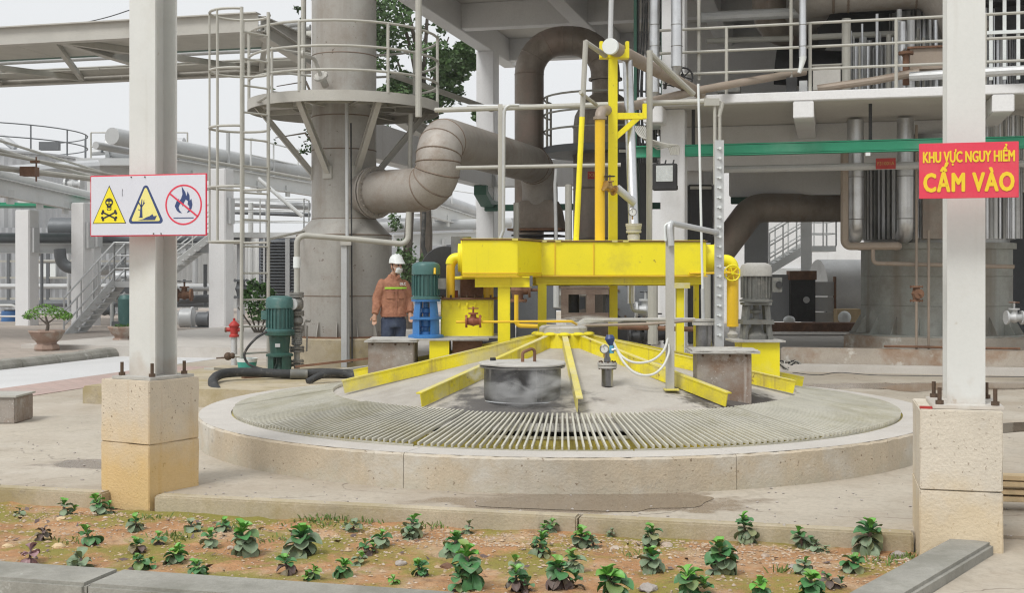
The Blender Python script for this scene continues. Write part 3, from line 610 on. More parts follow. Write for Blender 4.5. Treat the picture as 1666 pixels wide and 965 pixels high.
# pit inside
S('tank_floor', MB().lathe(TC, [(.02, .02), (R1+.03, .02)], 64), m_dark)
S('sludge', MB().lathe(TC, [(2.72, .03), (2.72, .285), (2.80, .285), (2.82, .19), (R1+.018, .18)], 96), m_sludge)
S('tank_inner_wall', MB().lathe(TC, [(R1+.019, -.04), (R1+.019, .255), (R1-.01, .255), (R1-.01, -.04)], 64, close=True), m_sludge)
# grating panels with radial slats
NP, NSL = 12, 30
for k in range(NP):
    a0 = radians(-113)+2*pi*k/NP
    am = a0+pi/NP; front = sin(am) < .55
    if not front: continue
    g_ = T('grating_panel', ['front', ''][0] and 'x', 'grating', pol(2.8, am, .3), 'wedge grating panels round the tank')
    jz = random.uniform(-.007, .007); z_i, z_o = zc(RI)-.015+jz, .275+jz
    c0 = g_.location.copy()
    for r_, z_ in ((RI+.012, z_i-.028), (R1-.015, z_o-.012), ((RI+R1)/2, (z_i+z_o)/2-.045)):
        MB().lathe(TC, [(r_-.008, z_-.012), (r_+.008, z_-.012), (r_+.008, z_+.010), (r_-.008, z_+.010)], 14, a0+.002, a0+2*pi/NP-.002, close=True).build('bearer', m_slat, g_)
    first = None
    for i in range(NSL):
        a = a0+2*pi/NP*(.006+.988*(i+.5)/NSL)
        if first is None:
            first = MB().bar(pol(RI-.005, a, z_i+.012), pol(R1-.004, a, z_o+.012), .015 if k in (0, 1, 11) else .021, .026).build('slat', m_slat, g_); fa = a
        else:
            o = bpy.data.objects.new('slat', first.data); COL.objects.link(o); o.parent = g_
            m_ = Matrix.Translation(TC) @ Matrix.Rotation(a-fa+random.uniform(-.0012, .0012), 4, 'Z') @ Matrix.Translation(-TC)
            o.matrix_local = Matrix.Translation(-c0) @ m_ @ Matrix.Translation(c0)
    GP = {0: 'wedge of steel grating at the tank front, below the round manhole', 1: 'wedge of steel grating at the front right, below the gauge nozzle', 2: 'wedge of steel grating below the right rusty box',
          3: 'wedge of steel grating at the far right of the tank', 4: 'wedge of steel grating behind the far right beam ends', 11: 'wedge of steel grating at the front left of the tank', 10: 'wedge of steel grating at the left of the tank below the long yellow beam',
          9: 'wedge of steel grating at the far left of the tank behind the long yellow beam', 8: 'wedge of steel grating at the left rear of the tank'}
    g_['label'] = GP.get(k, 'wedge of steel grating at the rear of the tank')
# conical cover
def wet_foot(n, L, g, c, mix, ramp, noise, mul):          # dark wet patch spilled below the manhole
    d = n.new('ShaderNodeVectorMath'); d.operation = 'DISTANCE'; L.new(g.outputs['Position'], d.inputs[0]); d.inputs[1].default_value = (-.02, 10.5, .5)
    ad = n.new('ShaderNodeMath'); ad.operation = 'ADD'; L.new(d.outputs['Value'], ad.inputs[0]); L.new(ramp(noise(6, 8), .3, .7, -.3, .3), ad.inputs[1])
    c = mix(ramp(ad.outputs[0], .70, .36, 0, .88), c, (.07, .066, .066))
    d2 = n.new('ShaderNodeVectorMath'); d2.operation = 'DISTANCE'; L.new(g.outputs['Position'], d2.inputs[0]); d2.inputs[1].default_value = (2.0, 11.05, .5)
    a2 = n.new('ShaderNodeMath'); a2.operation = 'ADD'; L.new(d2.outputs['Value'], a2.inputs[0]); L.new(ramp(noise(7, 8), .3, .7, -.2, .2), a2.inputs[1])
    return mix(ramp(a2.outputs[0], .60, .40, 0, .92), c, (.07, .06, .055))
m_cone2 = M('cone_dusty_sheet_worn', (.46, .43, .385), .8, .1, .07, 1.2, dirt=[((.33, .29, .245), .50, .68, 1.4, .7), ((.54, .51, .47), .54, .66, 2.1, .6), ((.20, .17, .15), .64, .74, 2.4, .55)], streak=((.30, .26, .22), 3, .56, .72, .5), bump=.16, bs=30, extra=wet_foot)
cv = T('tank_cover', 'dusty grey conical sheet cover with yellow radial beams over the tank', 'tank cover', TC+Z*.4)
NC = 10
for i in range(NC):
    a0 = radians(-89)+2*pi*i/NC
    MB().lathe(TC, [(.24, zc(.24)), (1.2, zc(1.2)), (RI+.06, zc(RI+.06)-.02), (RI+.06, zc(RI+.06)-.06), (.24, zc(.24)-.03)], 10, a0+.001, a0+2*pi/NC-.001, close=True).build('cover_sheet', m_cone2, cv)
    MB().lathe(TC, [(RI+.05, zc(RI)-.07), (RI+.20, zc(RI)-.115), (RI+.20, zc(RI)-.125), (RI+.05, zc(RI)-.08)], 10, a0, a0+2*pi/NC, close=True).build('skirt', m_slab, cv)
BA = [-89, -54, -17, 14, 50, 90, 125, 163, 199, 235]
for i, d in enumerate(BA):
    a = radians(d); r1 = 2.66 if d == 14 else 2.30 if d != 199 else 2.26; hb = .125
    sg_ = 1 if cos(a) > 0 else -1
    q = MB().section(pol(.26, a, zc(.26)+hb/2), pol(r1, a, zc(r1)+hb/2+.004), [(-.029, hb/2-.010), (.018*sg_-.005, hb/2-.010), (.018*sg_-.005, -hb/2), (.018*sg_+.005, -hb/2), (.018*sg_+.005, hb/2-.010), (.029, hb/2-.010), (.029, hb/2), (-.029, hb/2)])
    q.build('radial_beam', m_yeld if d == -89 else m_yelb, cv)
    MB().bar(pol(.27, a, zc(.26)+hb+.003), pol(r1-.004, a, zc(r1)+hb+.0065), .054, .004).build('flange_dust', m_yeld, cv)
hb_ = T('tank_hub', 'yellow scalloped hub with dusty cap at the top of the cone', 'hub', TC+Z*.9)
MB().lathe(TC, [(.01, .78), (.29, .78), (.27, .985), (.25, 1.0), (.01, 1.0)], 28).build('drum', m_yelb, hb_)
MB().lathe(TC, [(.245, 1.0), (.245, 1.05), (.22, 1.07), (.01, 1.08)], 28).build('cap', m_slab, hb_)
for i in range(11):
    a = 2*pi*i/11+.15; MB().lathe(pol(.262, a, .985), [(.001, .026), (.04, .022), (.062, .008), (.062, -.004), (.001, -.012)], 16).build('scallop', m_yelb, hb_)

# ================================================================== YELLOW DUCT AND ITS FRAME
WX = (X_, Y_, Z)
def XY(px, Y, z): return Vector(((px-CX)/F*Y, Y, z))
yd = T('yellow_duct', 'angular bright yellow box duct bridging the tank on yellow legs', 'duct', Vector((.8, 13.2, .8)))
plan = [(-.506, 12.5), (.056, 12.5), (.317, 13.2), (2.086, 13.2), (2.086, 13.68), (-.506, 13.68)]
MB().prism((0, 0, 1.578), X_, Y_, plan, Z*.362).build('casing', m_yel, yd, bev=.006)
big = [(a+(-.02 if a < 0 else .012), b+(-.016 if b < 13.5 else .016)) for a, b in plan]
MB().prism((0, 0, 1.942), X_, Y_, big, Z*.012).build('top_lid', m_rust, yd)
MB().prism((0, 0, 1.9425), X_, Y_, [(a*.995, b+.01) for a, b in plan], Z*.016).build('lid_plate', m_yel, yd)
MB().prism((0, 0, 1.564), X_, Y_, big, Z*.012).build('bottom_flange', m_yel2, yd)
for px in (903, 966):
    MB().box(XY(px, 13.196, 1.76), (.012, .012, .355), WX).build('seam', m_yel2, yd)
for a, b in (((-.506, 12.497), (.056, 12.497)), ((.056, 12.497), (.317, 13.197))):
    MB().bar(Vector((*a, 1.603)), Vector((*b, 1.603)), .008, .012).build('seam', m_yel2, yd)
for px, Y in ((838, 12.49), (885, 13.19), (908, 13.19), (1000, 13.19), (1018, 13.19)): MB().box(XY(px, Y, 1.947), (.06, .03, .02), WX).build('lid_clip', m_yeld, yd)
MB().lathe((-.506, 12.95, 1.765), [(.01, .06), (.15, .06), (.15, .035), (.19, .03), (.19, 0)], 28, ax=(Y_, Z, -X_)).build('end_flange', m_yel, yd)
MB().lathe((2.086, 13.4, 1.765), [(.17, 0), (.15, .012), (.15, .13), (.18, .13), (.18, .155), (.01, .16)], 28, ax=(Y_, Z, X_)).build('end_flange', m_yel, yd)
# supports
for (p, q, w_, h_) in (((-.38, 12.62, 1.515), (.20, 12.62, 1.515), .09, .11), ((.26, 13.3, 1.52), (2.05, 13.3, 1.52), .1, .08), ((-.3, 13.55, 1.515), (2.05, 13.55, 1.515), .09, .1)):
    MB().ibeam(Vector(p), Vector(q), w_, h_, .014, .04).build('beam', m_yel, yd)
def leg(px0, px1, Y, ztop, par, nm='leg', mat=None):
    X0, X1 = (px0-CX)/F*Y, (px1-CX)/F*Y; x = (X0+X1)/2; r = sqrt((x-TC.x)**2+(Y-TC.y)**2); zb = zc(r)-.01
    MB().box((x, Y, (zb+ztop)/2), (X1-X0, .11, ztop-zb), WX).build(nm, mat or m_yel, par, bev=.004)
    MB().box((x, Y, zb+.012), (X1-X0+.08, .2, .02), WX).build('foot_plate', mat or m_yel, par)
leg(810, 830, 12.66, 1.46, yd); leg(875, 889, 13.3, 1.48, yd); leg(1100, 1112, 13.3, 1.48, yd); leg(1129, 1136, 13.9, 1.5, yd)
MB().box(XY(1106, 13.25, 1.47), (.2, .16, .06), WX).build('bearing_block', m_yeld, yd)
MB().box(XY(864, 12.6, 1.52), (.03, .12, .11), WX).build('end_plate', m_dpipe, yd)
# hanging pipes at both ends
pl = T('yellow_drop_pipe', 'yellow pipe dropping from the left end of the yellow duct', 'pipe', XY(733, 12.8, .95))
xl = (733-CX)/F*12.9
MB().tube(fillet([(-.53, 12.9, 1.765), (xl, 12.9, 1.765), (xl, 12.9, 1.0)], .11), .047, 14).build('pipe', m_yel2, pl)
MB().tube(fillet([(-.53, 12.9, 1.765), (xl, 12.9, 1.765), (xl, 12.9, 1.70)], .11), .052, 14).build('elbow', m_yel, pl)
MB().lathe((xl, 12.9, .91), [(.06, 0), (.06, .02), (.038, .03), (.042, .08), (.03, .1)], 12).build('spigot', m_slab, pl)
MB().tube([Vector((xl, 12.9, 1.55)), Vector((-.25, 12.9, 1.56))], .018, 8).build('branch', m_yel, pl)
handwheel(pl, Vector((-.30, 12.84, 1.56)), -Y_, .05, m_yel)
pr = T('yellow_drop_pipe', 'yellow pipe dropping from the right end of the yellow duct', 'pipe', XY(1193, 13.4, .95))
xr = (1192-CX)/F*13.4
MB().tube(fillet([(2.2, 13.4, 1.74), (xr, 13.4, 1.74), (xr, 13.4, 1.66)], .12), .066, 16).build('elbow', m_yel, pr)
MB().cyl((xr, 13.4, 1.02), (xr, 13.4, 1.68), .064).build('pipe', m_yel2, pr)
MB().lathe((xr, 13.4, .90), [(.05, 0), (.06, .04), (.035, .07), (.04, .12)], 12).build('spigot', m_slab, pr)
handwheel(pr, Vector((xr-.02, 13.31, 1.605)), -Y_, .085, m_yel)
MB().tube([Vector((1.9, 13.16, 1.60)), Vector((xr-.04, 13.3, 1.605))], .012, 8).build('spindle', m_yel2, pr)

# ------------------------------------------------------------------ mast and pipes above the duct
ma = T('yellow_mast', 'tall square yellow mast with T-shaped head and bracket arm', 'mast', XY(997, 13.8, .8))
xm = (997-CX)/F*13.8; zt = HC+(HZ-88)/F*13.8
MB().box((xm, 13.8, (.75+zt)/2), (.10, .10, zt-.75), WX).build('post', m_yel, ma, bev=.004)
MB().box((xm+.015, 13.8, zt), (.33, .115, .10), WX).build('crosshead', m_yel, ma, bev=.004)
for e in (-1, 1): MB().box((xm+.015+e*.145, 13.8, zt+.09), (.04, .10, .1), WX).build('prong', m_yel, ma, bev=.003)
za = HC+(HZ-189)/F*13.8
MB().box((xm+.19, 13.8, za), (.30, .08, .07), WX).build('arm', m_yel, ma, bev=.003)
MB().bar(Vector((xm+.03, 13.8, za-.24)), Vector((xm+.28, 13.8, za-.02)), .07, .06).build('brace', m_yel, ma, bev=.003)
MB().box((xm+.355, 13.8, za+.055), (.045, .08, .17), WX).build('stop', m_yel, ma, bev=.003)
op = T('orange_riser', 'orange-yellow riser pipe with brown bend standing on the duct', 'pipe', XY(976, 13.5, 1.95))
xo = (976-CX)/F*13.5; zo = HC+(HZ-192)/F*13.5
m_bpipe = M('tan_pipe', (.33, .27, .215), .55, .1, .1, 2, dirt=((.22, .14, .09), .56, .74, 3, .6), bump=.05)
MB().cyl((xo, 13.5, 1.95), (xo, 13.5, zo), .056).build('pipe', m_yel2, op)
bend = [(xo, 13.5, zo-.02), (xo, 13.5, HC+(HZ-181)/F*13.5), P(1040, 170, 15.2), P(1130, 148, 18.3), P(1200, 135, 18.7), P(1310, 116, 19.0)]
MB().tube(fillet(bend, .22), .060, 14).build('bend', m_bpipe, op)
flange(op, Vector((xo, 13.5, zo)), Z, .075, .03, m_bpipe)
gp_ = T('leaning_rail_post', 'thin slanting post, grey above and yellow below, left of the mast', 'post', XY(937, 13.3, 1.95))
MB().tube([P(953, 66, 13.4), P(947, 190, 13.4)], .03, 10).build('upper_post', m_rail, gp_); MB().tube([P(947, 190, 13.4), P(937, 396, 13.3)], .03, 10).build('lower_post', m_yel, gp_)
MB().tube([P(953, 68, 13.4), P(985, 90, 13.75)], .03, 10).build('top_rail', m_rail, gp_)
MB().tube([P(944, 150, 13.3), P(970, 170, 13.8)], .02, 8).build('stay', m_rail, gp_)
ip = T('lagged_pipe', 'clad pipe with round white end cap resting on the mast head', 'pipe', P(993, 78, 13.5))
a, b = P(993, 75, 13.45), P(1140, 152, 18.8)
MB().cyl(a, b, .082, n=20).build('cladding', m_bpipe, ip); d = (b-a).normalized()
MB().lathe(a-d*.02, [(.001, 0), (.086, 0), (.09, .01), (.09, .05)], 24, ax=(d.orthogonal().normalized(), d.cross(d.orthogonal().normalized()), d)).build('end_cap', m_whitep, ip)
MB().tube([P(993, 62, 13.55), P(995, -30, 13.55)], .028, 10).build('vent_pipe', m_gpipe, ip)
si = T('silver_pipe', 'bright aluminium-clad vertical pipe entering the yellow duct from above', 'pipe', XY(1030, 14, 1.95))
MB().tube([P(1021, 96, 14.2), P(1031, 372, 13.6)], .058, 18).build('cladding', m_alu, si)
q = MB().tube([P(1031, 366, 13.55), P(1031, 372, 13.55), P(1031, 380, 13.55), P(1031, 384, 13.55), P(1031, 396, 13.5)], [.085, .085, .06, .07, .06], 18); q.build('coupling', m_slab, si)
flange(si, P(1031, 366, 13.55), Z, .09, .03, m_slab); flange(si, P(1031, 377, 13.55), Z, .085, .025, m_slab)
MB().tube([P(1004, 306, 13.5), P(1032, 330, 13.6)], .045, 14).build('branch', m_gpipe, si)
MB().tube([P(1027, 458, 14.1), P(1027, 494, 14.1)], .045, 14).build('lower_cladding', m_alu, si)
MB().tube(fillet([P(1027, 494, 14.1), P(1029, 506, 14.1), P(1052, 508, 14.1)], .05), .02, 8).build('drain', m_gpipe, si)
m_brass = M('brass', (.42, .27, .10), .4, .7, .2, 9, bump=.1)
valve('brass_valve', 'small brass valve with black handwheel beside the orange riser', P(992, 306, 13.45), P(1004, 312, 13.5)-P(992, 306, 13.45), .13, m_brass, .055, wmat_=m_dark)
def gauge(label, c, r, d=-Y_):
    t = T('pressure_gauge', label, 'gauge', c-Z*r*1.6, 'round dial gauges'); d = d.normalized(); ax = (d.cross(Z).normalized(), Z, d)
    MB().lathe(c-d*.015, [(.001, 0), (r, 0), (r, .03), (r*.86, .034)], 24, ax=ax).build('case', m_inox, t)
    MB().lathe(c+d*.012, [(.001, 0), (r*.88, 0)], 24, ax=ax).build('dial', m_glass, t)
    MB().bar(c+d*.015-Z*r*.1, c+d*.015+Z*r*.6+ax[0]*r*.15, .003, .003, d).build('needle', m_sk, t)
    MB().cyl(c-Z*r, c-Z*r*1.8, r*.2, n=8).build('stem', m_brass, t); return t
gauge('small dial gauge in front of the silver pipe above the duct', P(1029, 345, 13.3), .045)

# ------------------------------------------------------------------ grey pipe frame round the duct
def pipe_thing(name, label, pts, r, mat, rad=.08, cat='pipe', n=10, parts=None):
    pts = [Vector(p) for p in pts]; lo = min(pts, key=lambda p: p.z)
    return tag(MB().tube(fillet(pts, rad), r, n).build(name, mat), label, cat)
pipe_thing('overhead_pipe', 'long thin grey pipe running level above the yellow duct', [P(708, 179, 16), P(1164, 164, 15)], .034, m_rail)
pipe_thing('overhead_pipe', 'second thin pipe just above the long level one', [P(760, 172, 16.2), P(945, 172, 15.8), P(1030, 178, 15.6)], .02, m_gpipe)
pipe_thing('overhead_pipe', 'thin dark pipe crossing behind the weathered elbow pipe', [P(742, 273, 17.5), P(1010, 268, 17.2)], .028, m_rail)
t = T('pipe_stand', 'pale upright pipe stand with conduit on the left of the duct', 'post', P(817, 388, 14.8))
MB().box((P(814, 170, 14.8)+P(814, 388, 14.8))/2, (.055, .055, 1.62), WX).build('post', m_grey, t)
MB().tube(fillet([P(845, 171, 14.75), P(822, 171, 14.75), P(820, 190, 14.75), P(819, 375, 14.75), P(814, 388, 14.75)], .12), .02, 8).build('conduit', m_gpipe, t)
t = T('pipe_stand', 'tall grey pipe stand with a slanting arm right of the mast', 'post', P(1057, 400, 14.2))
MB().cyl(P(1057, 82, 14.2), P(1056, 440, 14.2), .036).build('post', m_rail, t); MB().tube([P(1057, 86, 14.2), P(1128, 153, 14.6)], .036, 10).build('arm', m_rail, t)
# level staff
ls = T('level_staff', 'galvanised upright staff with a row of small white pins', 'level gauge', P(1169, 563, 11.9))
MB().box((P(1170, 228, 11.9)+P(1170, 564, 11.9))/2, (.088, .03, (564-228)/F*11.9), WX).build('staff', m_gpipe, ls)
for px in (1163, 1171): MB().cyl(P(px, 164, 11.95), P(px, 300, 11.95), .016, n=8).build('guide', m_rail, ls)
MB().tube([P(1176, 166, 11.95), P(1170, 190, 11.95)], .018, 8).build('arm', m_rail, ls)
MB().box(P(1158, 166, 11.95), (.14, .06, .07), WX).build('bracket', m_rail, ls)
for i in range(20):
    p = P(1171, 241+16*i, 11.88); MB().cyl(p, p-Y_*.02, .014, n=8).build('pin', m_whitep, ls); MB().cyl(p-X_*.03-Y_*.006, p-Y_*.006, .005, n=5).build('pin_arm', m_whitep, ls)
t = T('sounding_rod', 'thin vertical rod above the flanged nozzle near the level staff', 'rod', P(1142, 524, 12.1))
MB().cyl(P(1136, 136, 12.1), P(1143, 470, 12.1), .012, n=8).build('rod', m_whitep, t); MB().cyl(P(1143, 470, 12.1), P(1144, 522, 12.1), .018, n=8).build('guide_tube', m_gpipe, t)
nz = T('flanged_nozzle', 'stained flanged nozzle rising behind the right rusty box', 'nozzle', P(1145, 600, 12.1))
c = P(1145, 600, 12.1)
MB().cyl(c, P(1145, 528, 12.1), .08, n=20).build('neck', m_inox, nz); MB().cyl(P(1145, 529, 12.1), P(1145, 524, 12.1), .115, n=24).build('flange', m_slab, nz); MB().cyl(P(1145, 523, 12.1), P(1145, 519, 12.1), .112, n=24).build('blind_flange', m_slab, nz)
# flat post on the cone
fp = T('flat_post', 'pale flat-bar post on the cone with bent pipe at its head', 'post', P(1090, 632, 11.0))
MB().box((P(1091, 362, 11)+P(1089, 634, 11))/2, (.075, .04, 272/F*11), WX).build('bar', m_grey, fp, bev=.003)
MB().box(P(1092, 634, 10.98), (.13, .12, .012), WX).build('foot_plate', m_yeld, fp)
MB().tube(fillet([P(1092, 400, 10.95), P(1088, 362, 10.95), P(1166, 378, 11.9)], .06), .028, 10).build('pipe', m_gpipe, fp)
MB().tube(crom([P(1092, 362, 10.96), P(1082, 368, 10.96), P(1083, 392, 10.96)], 5), .012, 6).build('cable', m_whitep, fp)

# ------------------------------------------------------------------ manhole with lid and steam
mh = T('manhole', 'round steel manhole with dusty flanged lid and bent handle on the cone', 'manhole', Vector((.09, 10.8, .45)))
mc = Vector((.092, 10.80, 0))
MB().lathe(mc, [(.338, .36), (.338, .78), (.32, .78), (.32, .36)], 40, close=True).build('barrel', m_barrel, mh)
MB().lathe(mc, [(.346, .485), (.354, .49), (.346, .497)], 40).build('weld', m_alu, mh)
MB().lathe(mc, [(.330, .775), (.376, .777), (.378, .792), (.33, .794)], 44, close=True).build('flange', m_inox, mh)
ld = MB().lathe(mc, [(.001, .835), (.30, .828), (.372, .822), (.382, .812), (.380, .800), (.001, .799)], 48).build('lid', m_slab, mh)
for v in ld.data.vertices: v.co.z += .006*mnoise.noise(v.co*7)
MB().tube(fillet([mc+Vector((.00, -.14, .82)), mc+Vector((-.0, -.14, .915)), mc+Vector((.105, -.10, .955)), mc+Vector((.105, -.10, .83))], .03), .014, 8).build('handle', m_rust, mh)
MB().cyl(mc+Vector((-.26, .05, .82)), mc+Vector((-.26, .05, .855)), .03, n=6).build('lug', m_dark, mh)
# gauge nozzle
gn = T('gauge_nozzle', 'small flanged nozzle with transmitter and blue label on the cone', 'nozzle', P(988, 626, 11.0))
def gz(py): return P(988, py, 11.0)
MB().cyl(gz(628), gz(597), .052).build('neck', m_inox, gn); MB().cyl(gz(599), gz(595), .085, n=20).build('flange', m_slab, gn); MB().cyl(gz(594), gz(590), .088, n=20).build('flange', m_slab, gn)
for i in range(8):
    a = 2*pi*i/8; p = gz(601)+Vector((.07*cos(a), .07*sin(a), 0)); MB().cyl(p, p+Z*.075, .009, n=6).build('bolt', m_bolt, gn)
MB().tube([gz(590), gz(583), gz(580), gz(570)], [.03, .03, .02, .02], 12).build('coupling', m_inox, gn)
MB().cyl(P(995, 575, 11), P(995, 562, 11), .022).build('label_sleeve', M('label_blue', (.12, .42, .62), .4, bump=0), gn)
MB().tube([P(994, 562, 11), P(993, 556, 11), P(992, 551, 11), P(992, 545, 11)], [.02, .036, .046, .03], 14).build('transmitter', m_sb, gn)
MB().tube([P(995, 570, 10.98), P(1003, 568, 10.98)], .012, 6).build('branch', m_inox, gn)
gauge('small dial gauge on the nozzle on the cone', P(983, 568, 10.92), .04)
tag(MB().tube(crom([P(996, 553, 11), P(1010, 578, 10.95), P(1032, 590, 10.9), P(1060, 587, 10.9), P(1080, 570, 10.95), P(1088, 545, 11)], 6), .011, 8).build('white_hose', m_hose), 'upper white hose sagging between transmitter and flat post', 'hose')
tag(MB().tube(crom([P(1003, 568, 10.98), P(1015, 590, 10.9), P(1035, 608, 10.85), P(1060, 610, 10.85), P(1078, 597, 10.9), P(1088, 575, 10.96), P(1088, 560, 10.98)], 6), .011, 8).build('white_hose', m_hose), 'lower white hose sagging between transmitter and flat post', 'hose')

# ------------------------------------------------------------------ steel boxes on the cone
def steel_box(label, c, w_, d_, z0, z1, top, ax):
    t = T('steel_box', label, 'box', Vector((c[0], c[1], z0)))
    MB().box((c[0], c[1], (z0+z1)/2), (w_, d_, z1-z0), ax).build('body', m_rustb, t, bev=.006)
    for k in range(2):
        o = MB().box((c[0]+.01*k, c[1], z1+.008+.014*k), (w_*top-.02*k, d_*top-.03*k, .012), ax).build('cover_plate', m_slab, t)
    bm = bmesh.new(); bm.from_mesh(o.data); bmesh.ops.subdivide_edges(bm, edges=bm.edges, cuts=8, use_grid_fill=True)
    for v in bm.verts: v.co += Vector((.008*mnoise.noise(v.co*11), .008*mnoise.noise(v.co*11+Vector((9, 0, 0))), .008*mnoise.noise(v.co*8)))
    bm.to_mesh(o.data); bm.free()
    for e in (-.4, .1, .4):
        p = Vector((c[0], c[1], z1-.02))+ax[0]*(w_*e)-ax[1]*(d_/2); MB().cyl(p, p-ax[1]*.012, .012, n=6).build('bolt', m_bolt, t)
    return t
g5 = (Vector((cos(.06), -sin(.06), 0)), Vector((sin(.06), cos(.06), 0)), Z)
steel_box('rust-stained steel box with crusted top plate on the right of the cone', (1.91, 11.2), .48, .46, .38, .885, 1.28, g5)
steel_box('grey rust-speckled steel box carrying the blue pump on the left of the cone', (-1.22, 12.66), .46, .56, .44, .905, 1.16, (X_, Y_, Z))
# second plates and small yellow boxes behind
t = T('steel_box', 'small yellow and brown box beside the left steel box', 'box', Vector((-.62, 12.3, .7)))
MB().box((-.74, 12.7, .80), (.20, .4, .24), WX).build('yellow_box', m_yel, t); MB().box((-.46, 12.8, .82), (.3, .4, .2), WX).build('brown_box', m_rust, t); MB().box((-.60, 12.74, .925), (.72, .56, .016), WX).build('cover_plate', m_slab, t)
t = T('yellow_box', 'yellow steel box with bolted crusty flange behind the blue pump', 'box', Vector((-.48, 13.1, .9)))
MB().box((-.47, 13.1, 1.13), (.55, .5, .40), WX).build('body', m_yel, t, bev=.01); MB().box((-.47, 13.1, 1.335), (.64, .58, .018), WX).build('flange', m_rust, t); MB().box((-.47, 13.1, .935), (.68, .62, .02), WX).build('base_plate', m_slab, t)
for i in range(7):
    p = Vector((-.72+.083*i, 12.83, 1.30)); MB().prism(p, X_, Z, [(-.012, 0), (.012, 0), (0, -.06)], Y_*.02).build('gusset', m_yel, t)
    MB().cyl(p+Vector((0, -.01, .045)), p+Vector((0, -.01, .075)), .012, n=6).build('bolt', m_bolt, t)
g2 = T('gear_housing', 'dark gear housing and belt guard on the yellow box', 'machine', Vector((-.5, 13.3, 1.34)))
MB().lathe((-.72, 13.35, 1.62), [(.001, -.04), (.27, -.04), (.28, 0), (.27, .04), (.001, .04)], 30, ax=(X_, Z, Y_)).build('belt_guard', m_dark, g2)
MB().cyl((-.55, 13.3, 1.34), (-.55, 13.3, 2.0), .11, n=16).build('motor', m_mgrey, g2); MB().box((-.4, 13.2, 1.45), (.3, .3, .2), WX).build('housing', m_rust, g2); MB().cyl((-.25, 13.05, 1.34), (-.25, 13.05, 1.6), .055).build('upright', m_yel2, g2)
MB().cyl((-.62, 13.0, 1.34), (-.62, 13.0, 1.42), .05).build('cap', m_rbrown, g2)
# red valve and thin pipe to the hub
rv = valve('red_valve', 'small rusty red gate valve on the thin yellow pipe', P(770, 523, 12.35), X_, .14, m_rbrown, None)
handwheel(rv, P(770, 502, 12.35), Z, .05, m_rbrown)
pipe_thing('thin_pipe', 'thin yellow pipe from the red valve to the hub', [P(742, 524, 12.35), P(930, 523, 12.3), P(938, 528, 12.4)], .013, m_yel2, .03)
pipe_thing('thin_pipe', 'thin grey pipe from the hub to the right nozzle', [P(940, 528, 12.5), P(950, 521, 12.6), P(1130, 520, 12.9)], .02, m_slab, .05)
pipe_thing('thin_pipe', 'second thin rusty pipe running right from the hub', [P(948, 530, 12.5), P(1060, 527, 12.2), P(1135, 521, 12.2)], .015, m_bpipe, .05)
m_shaft = M('brown_frame_steel', (.15, .105, .08), .75, .1, .2, 4, dirt=((.24, .20, .165), .5, .7, 5, .6), bump=.2)
sf = T('shaft_frame', 'rusty open box frame over the hub shaft', 'frame', P(948, 522, 12.9))
x0, x1 = P(913, 0, 12.9).x, P(990, 0, 12.9).x; z0, z1 = P(0, 520, 12.9).z, P(0, 470, 12.9).z; xw = (x0*.47+x1*.53)
for a, b in ((x0, x0+.075), (xw, xw+.09)): MB().box(((a+b)/2, 12.9, (z0+z1)/2), (b-a, .05, z1-z0), WX).build('upright', m_shaft, sf)
MB().box(((x0+x1)/2, 12.9, z1-.03), (x1-x0, .054, .06), WX).build('head', m_shaft, sf); MB().box(((x0+x1)/2, 12.9, z0+.035), (x1-x0, .056, .07), WX).build('sill', m_shaft, sf)
MB().box((x1-.01, 13.1, (z0+z1)/2), (.04, .4, z1-z0), WX).build('side_plate', m_dark, sf); MB().box(((x0+x1)/2, 13.1, z1+.012), (x1-x0+.02, .46, .015), WX).build('top_plate', m_shaft, sf)
MB().cyl(((x0+xw)/2, 13.12, 1.0), ((x0+xw)/2, 13.12, z1), .07).build('shaft', m_dark, sf)

# ------------------------------------------------------------------ vertical pumps
def motor_parts(t, c, r, z0, h, mat, capm=None, fins=22):
    """finned vertical motor standing at z0"""
    mo = MB().lathe(c, [(r*.62, z0), (r*1.08, z0), (r*1.08, z0+h*.05), (r*.88, z0+h*.08), (r*.88, z0+h*.66), (r*.6, z0+h*.66)], 28).build('motor_body', mat, t)
    q = MB()
    for i in range(fins):
        a = 2*pi*i/fins; d = Vector((cos(a), sin(a), 0)); q.bar(c+d*r*.93+Z*(z0+h*.1), c+d*r*.93+Z*(z0+h*.64), r*.05, r*.18, d)
    tag(q.build('cooling_fins', mat, mo), kind='stuff')
    MB().lathe(c, [(r*1.02, z0+h*.66), (r*1.02, z0+h*.88), (r*.92, z0+h*.95), (r*.6, z0+h), (.001, z0+h)], 28).build('fan_cowl', capm or mat, t)
bp = T('blue_pump', 'teal motor on a blue windowed pump stand on the left steel box', 'pump', P(693, 550, 12.75))
c = Vector(((693-CX)/F*12.75, 12.75, 0)); zb = .935
MB().lathe(c, [(.001, zb), (.185, zb), (.185, zb+.025), (.155, zb+.035), (.001, zb+.035)], 32).build('base_flange', m_blue, bp)
MB().lathe(c, [(.08, zb+.19), (.165, zb+.19), (.165, zb+.215), (.08, zb+.215)], 32, close=True).build('middle_flange', m_blue, bp)
MB().lathe(c, [(.07, zb+.375), (.15, zb+.375), (.15, zb+.40), (.07, zb+.40)], 32, close=True).build('top_flange', m_blue, bp)
for i in range(4):
    a0 = radians(45+90*i); w_ = .36
    MB().lathe(c, [(.148, zb+.03), (.146, zb+.2), (.124, zb+.2), (.126, zb+.03)], 6, a0-w_, a0+w_, close=True).build('window_post', m_blue, bp)
    MB().lathe(c, [(.143, zb+.2), (.122, zb+.385), (.102, zb+.385), (.122, zb+.2)], 6, a0-w_, a0+w_, close=True).build('window_post', m_blue, bp)
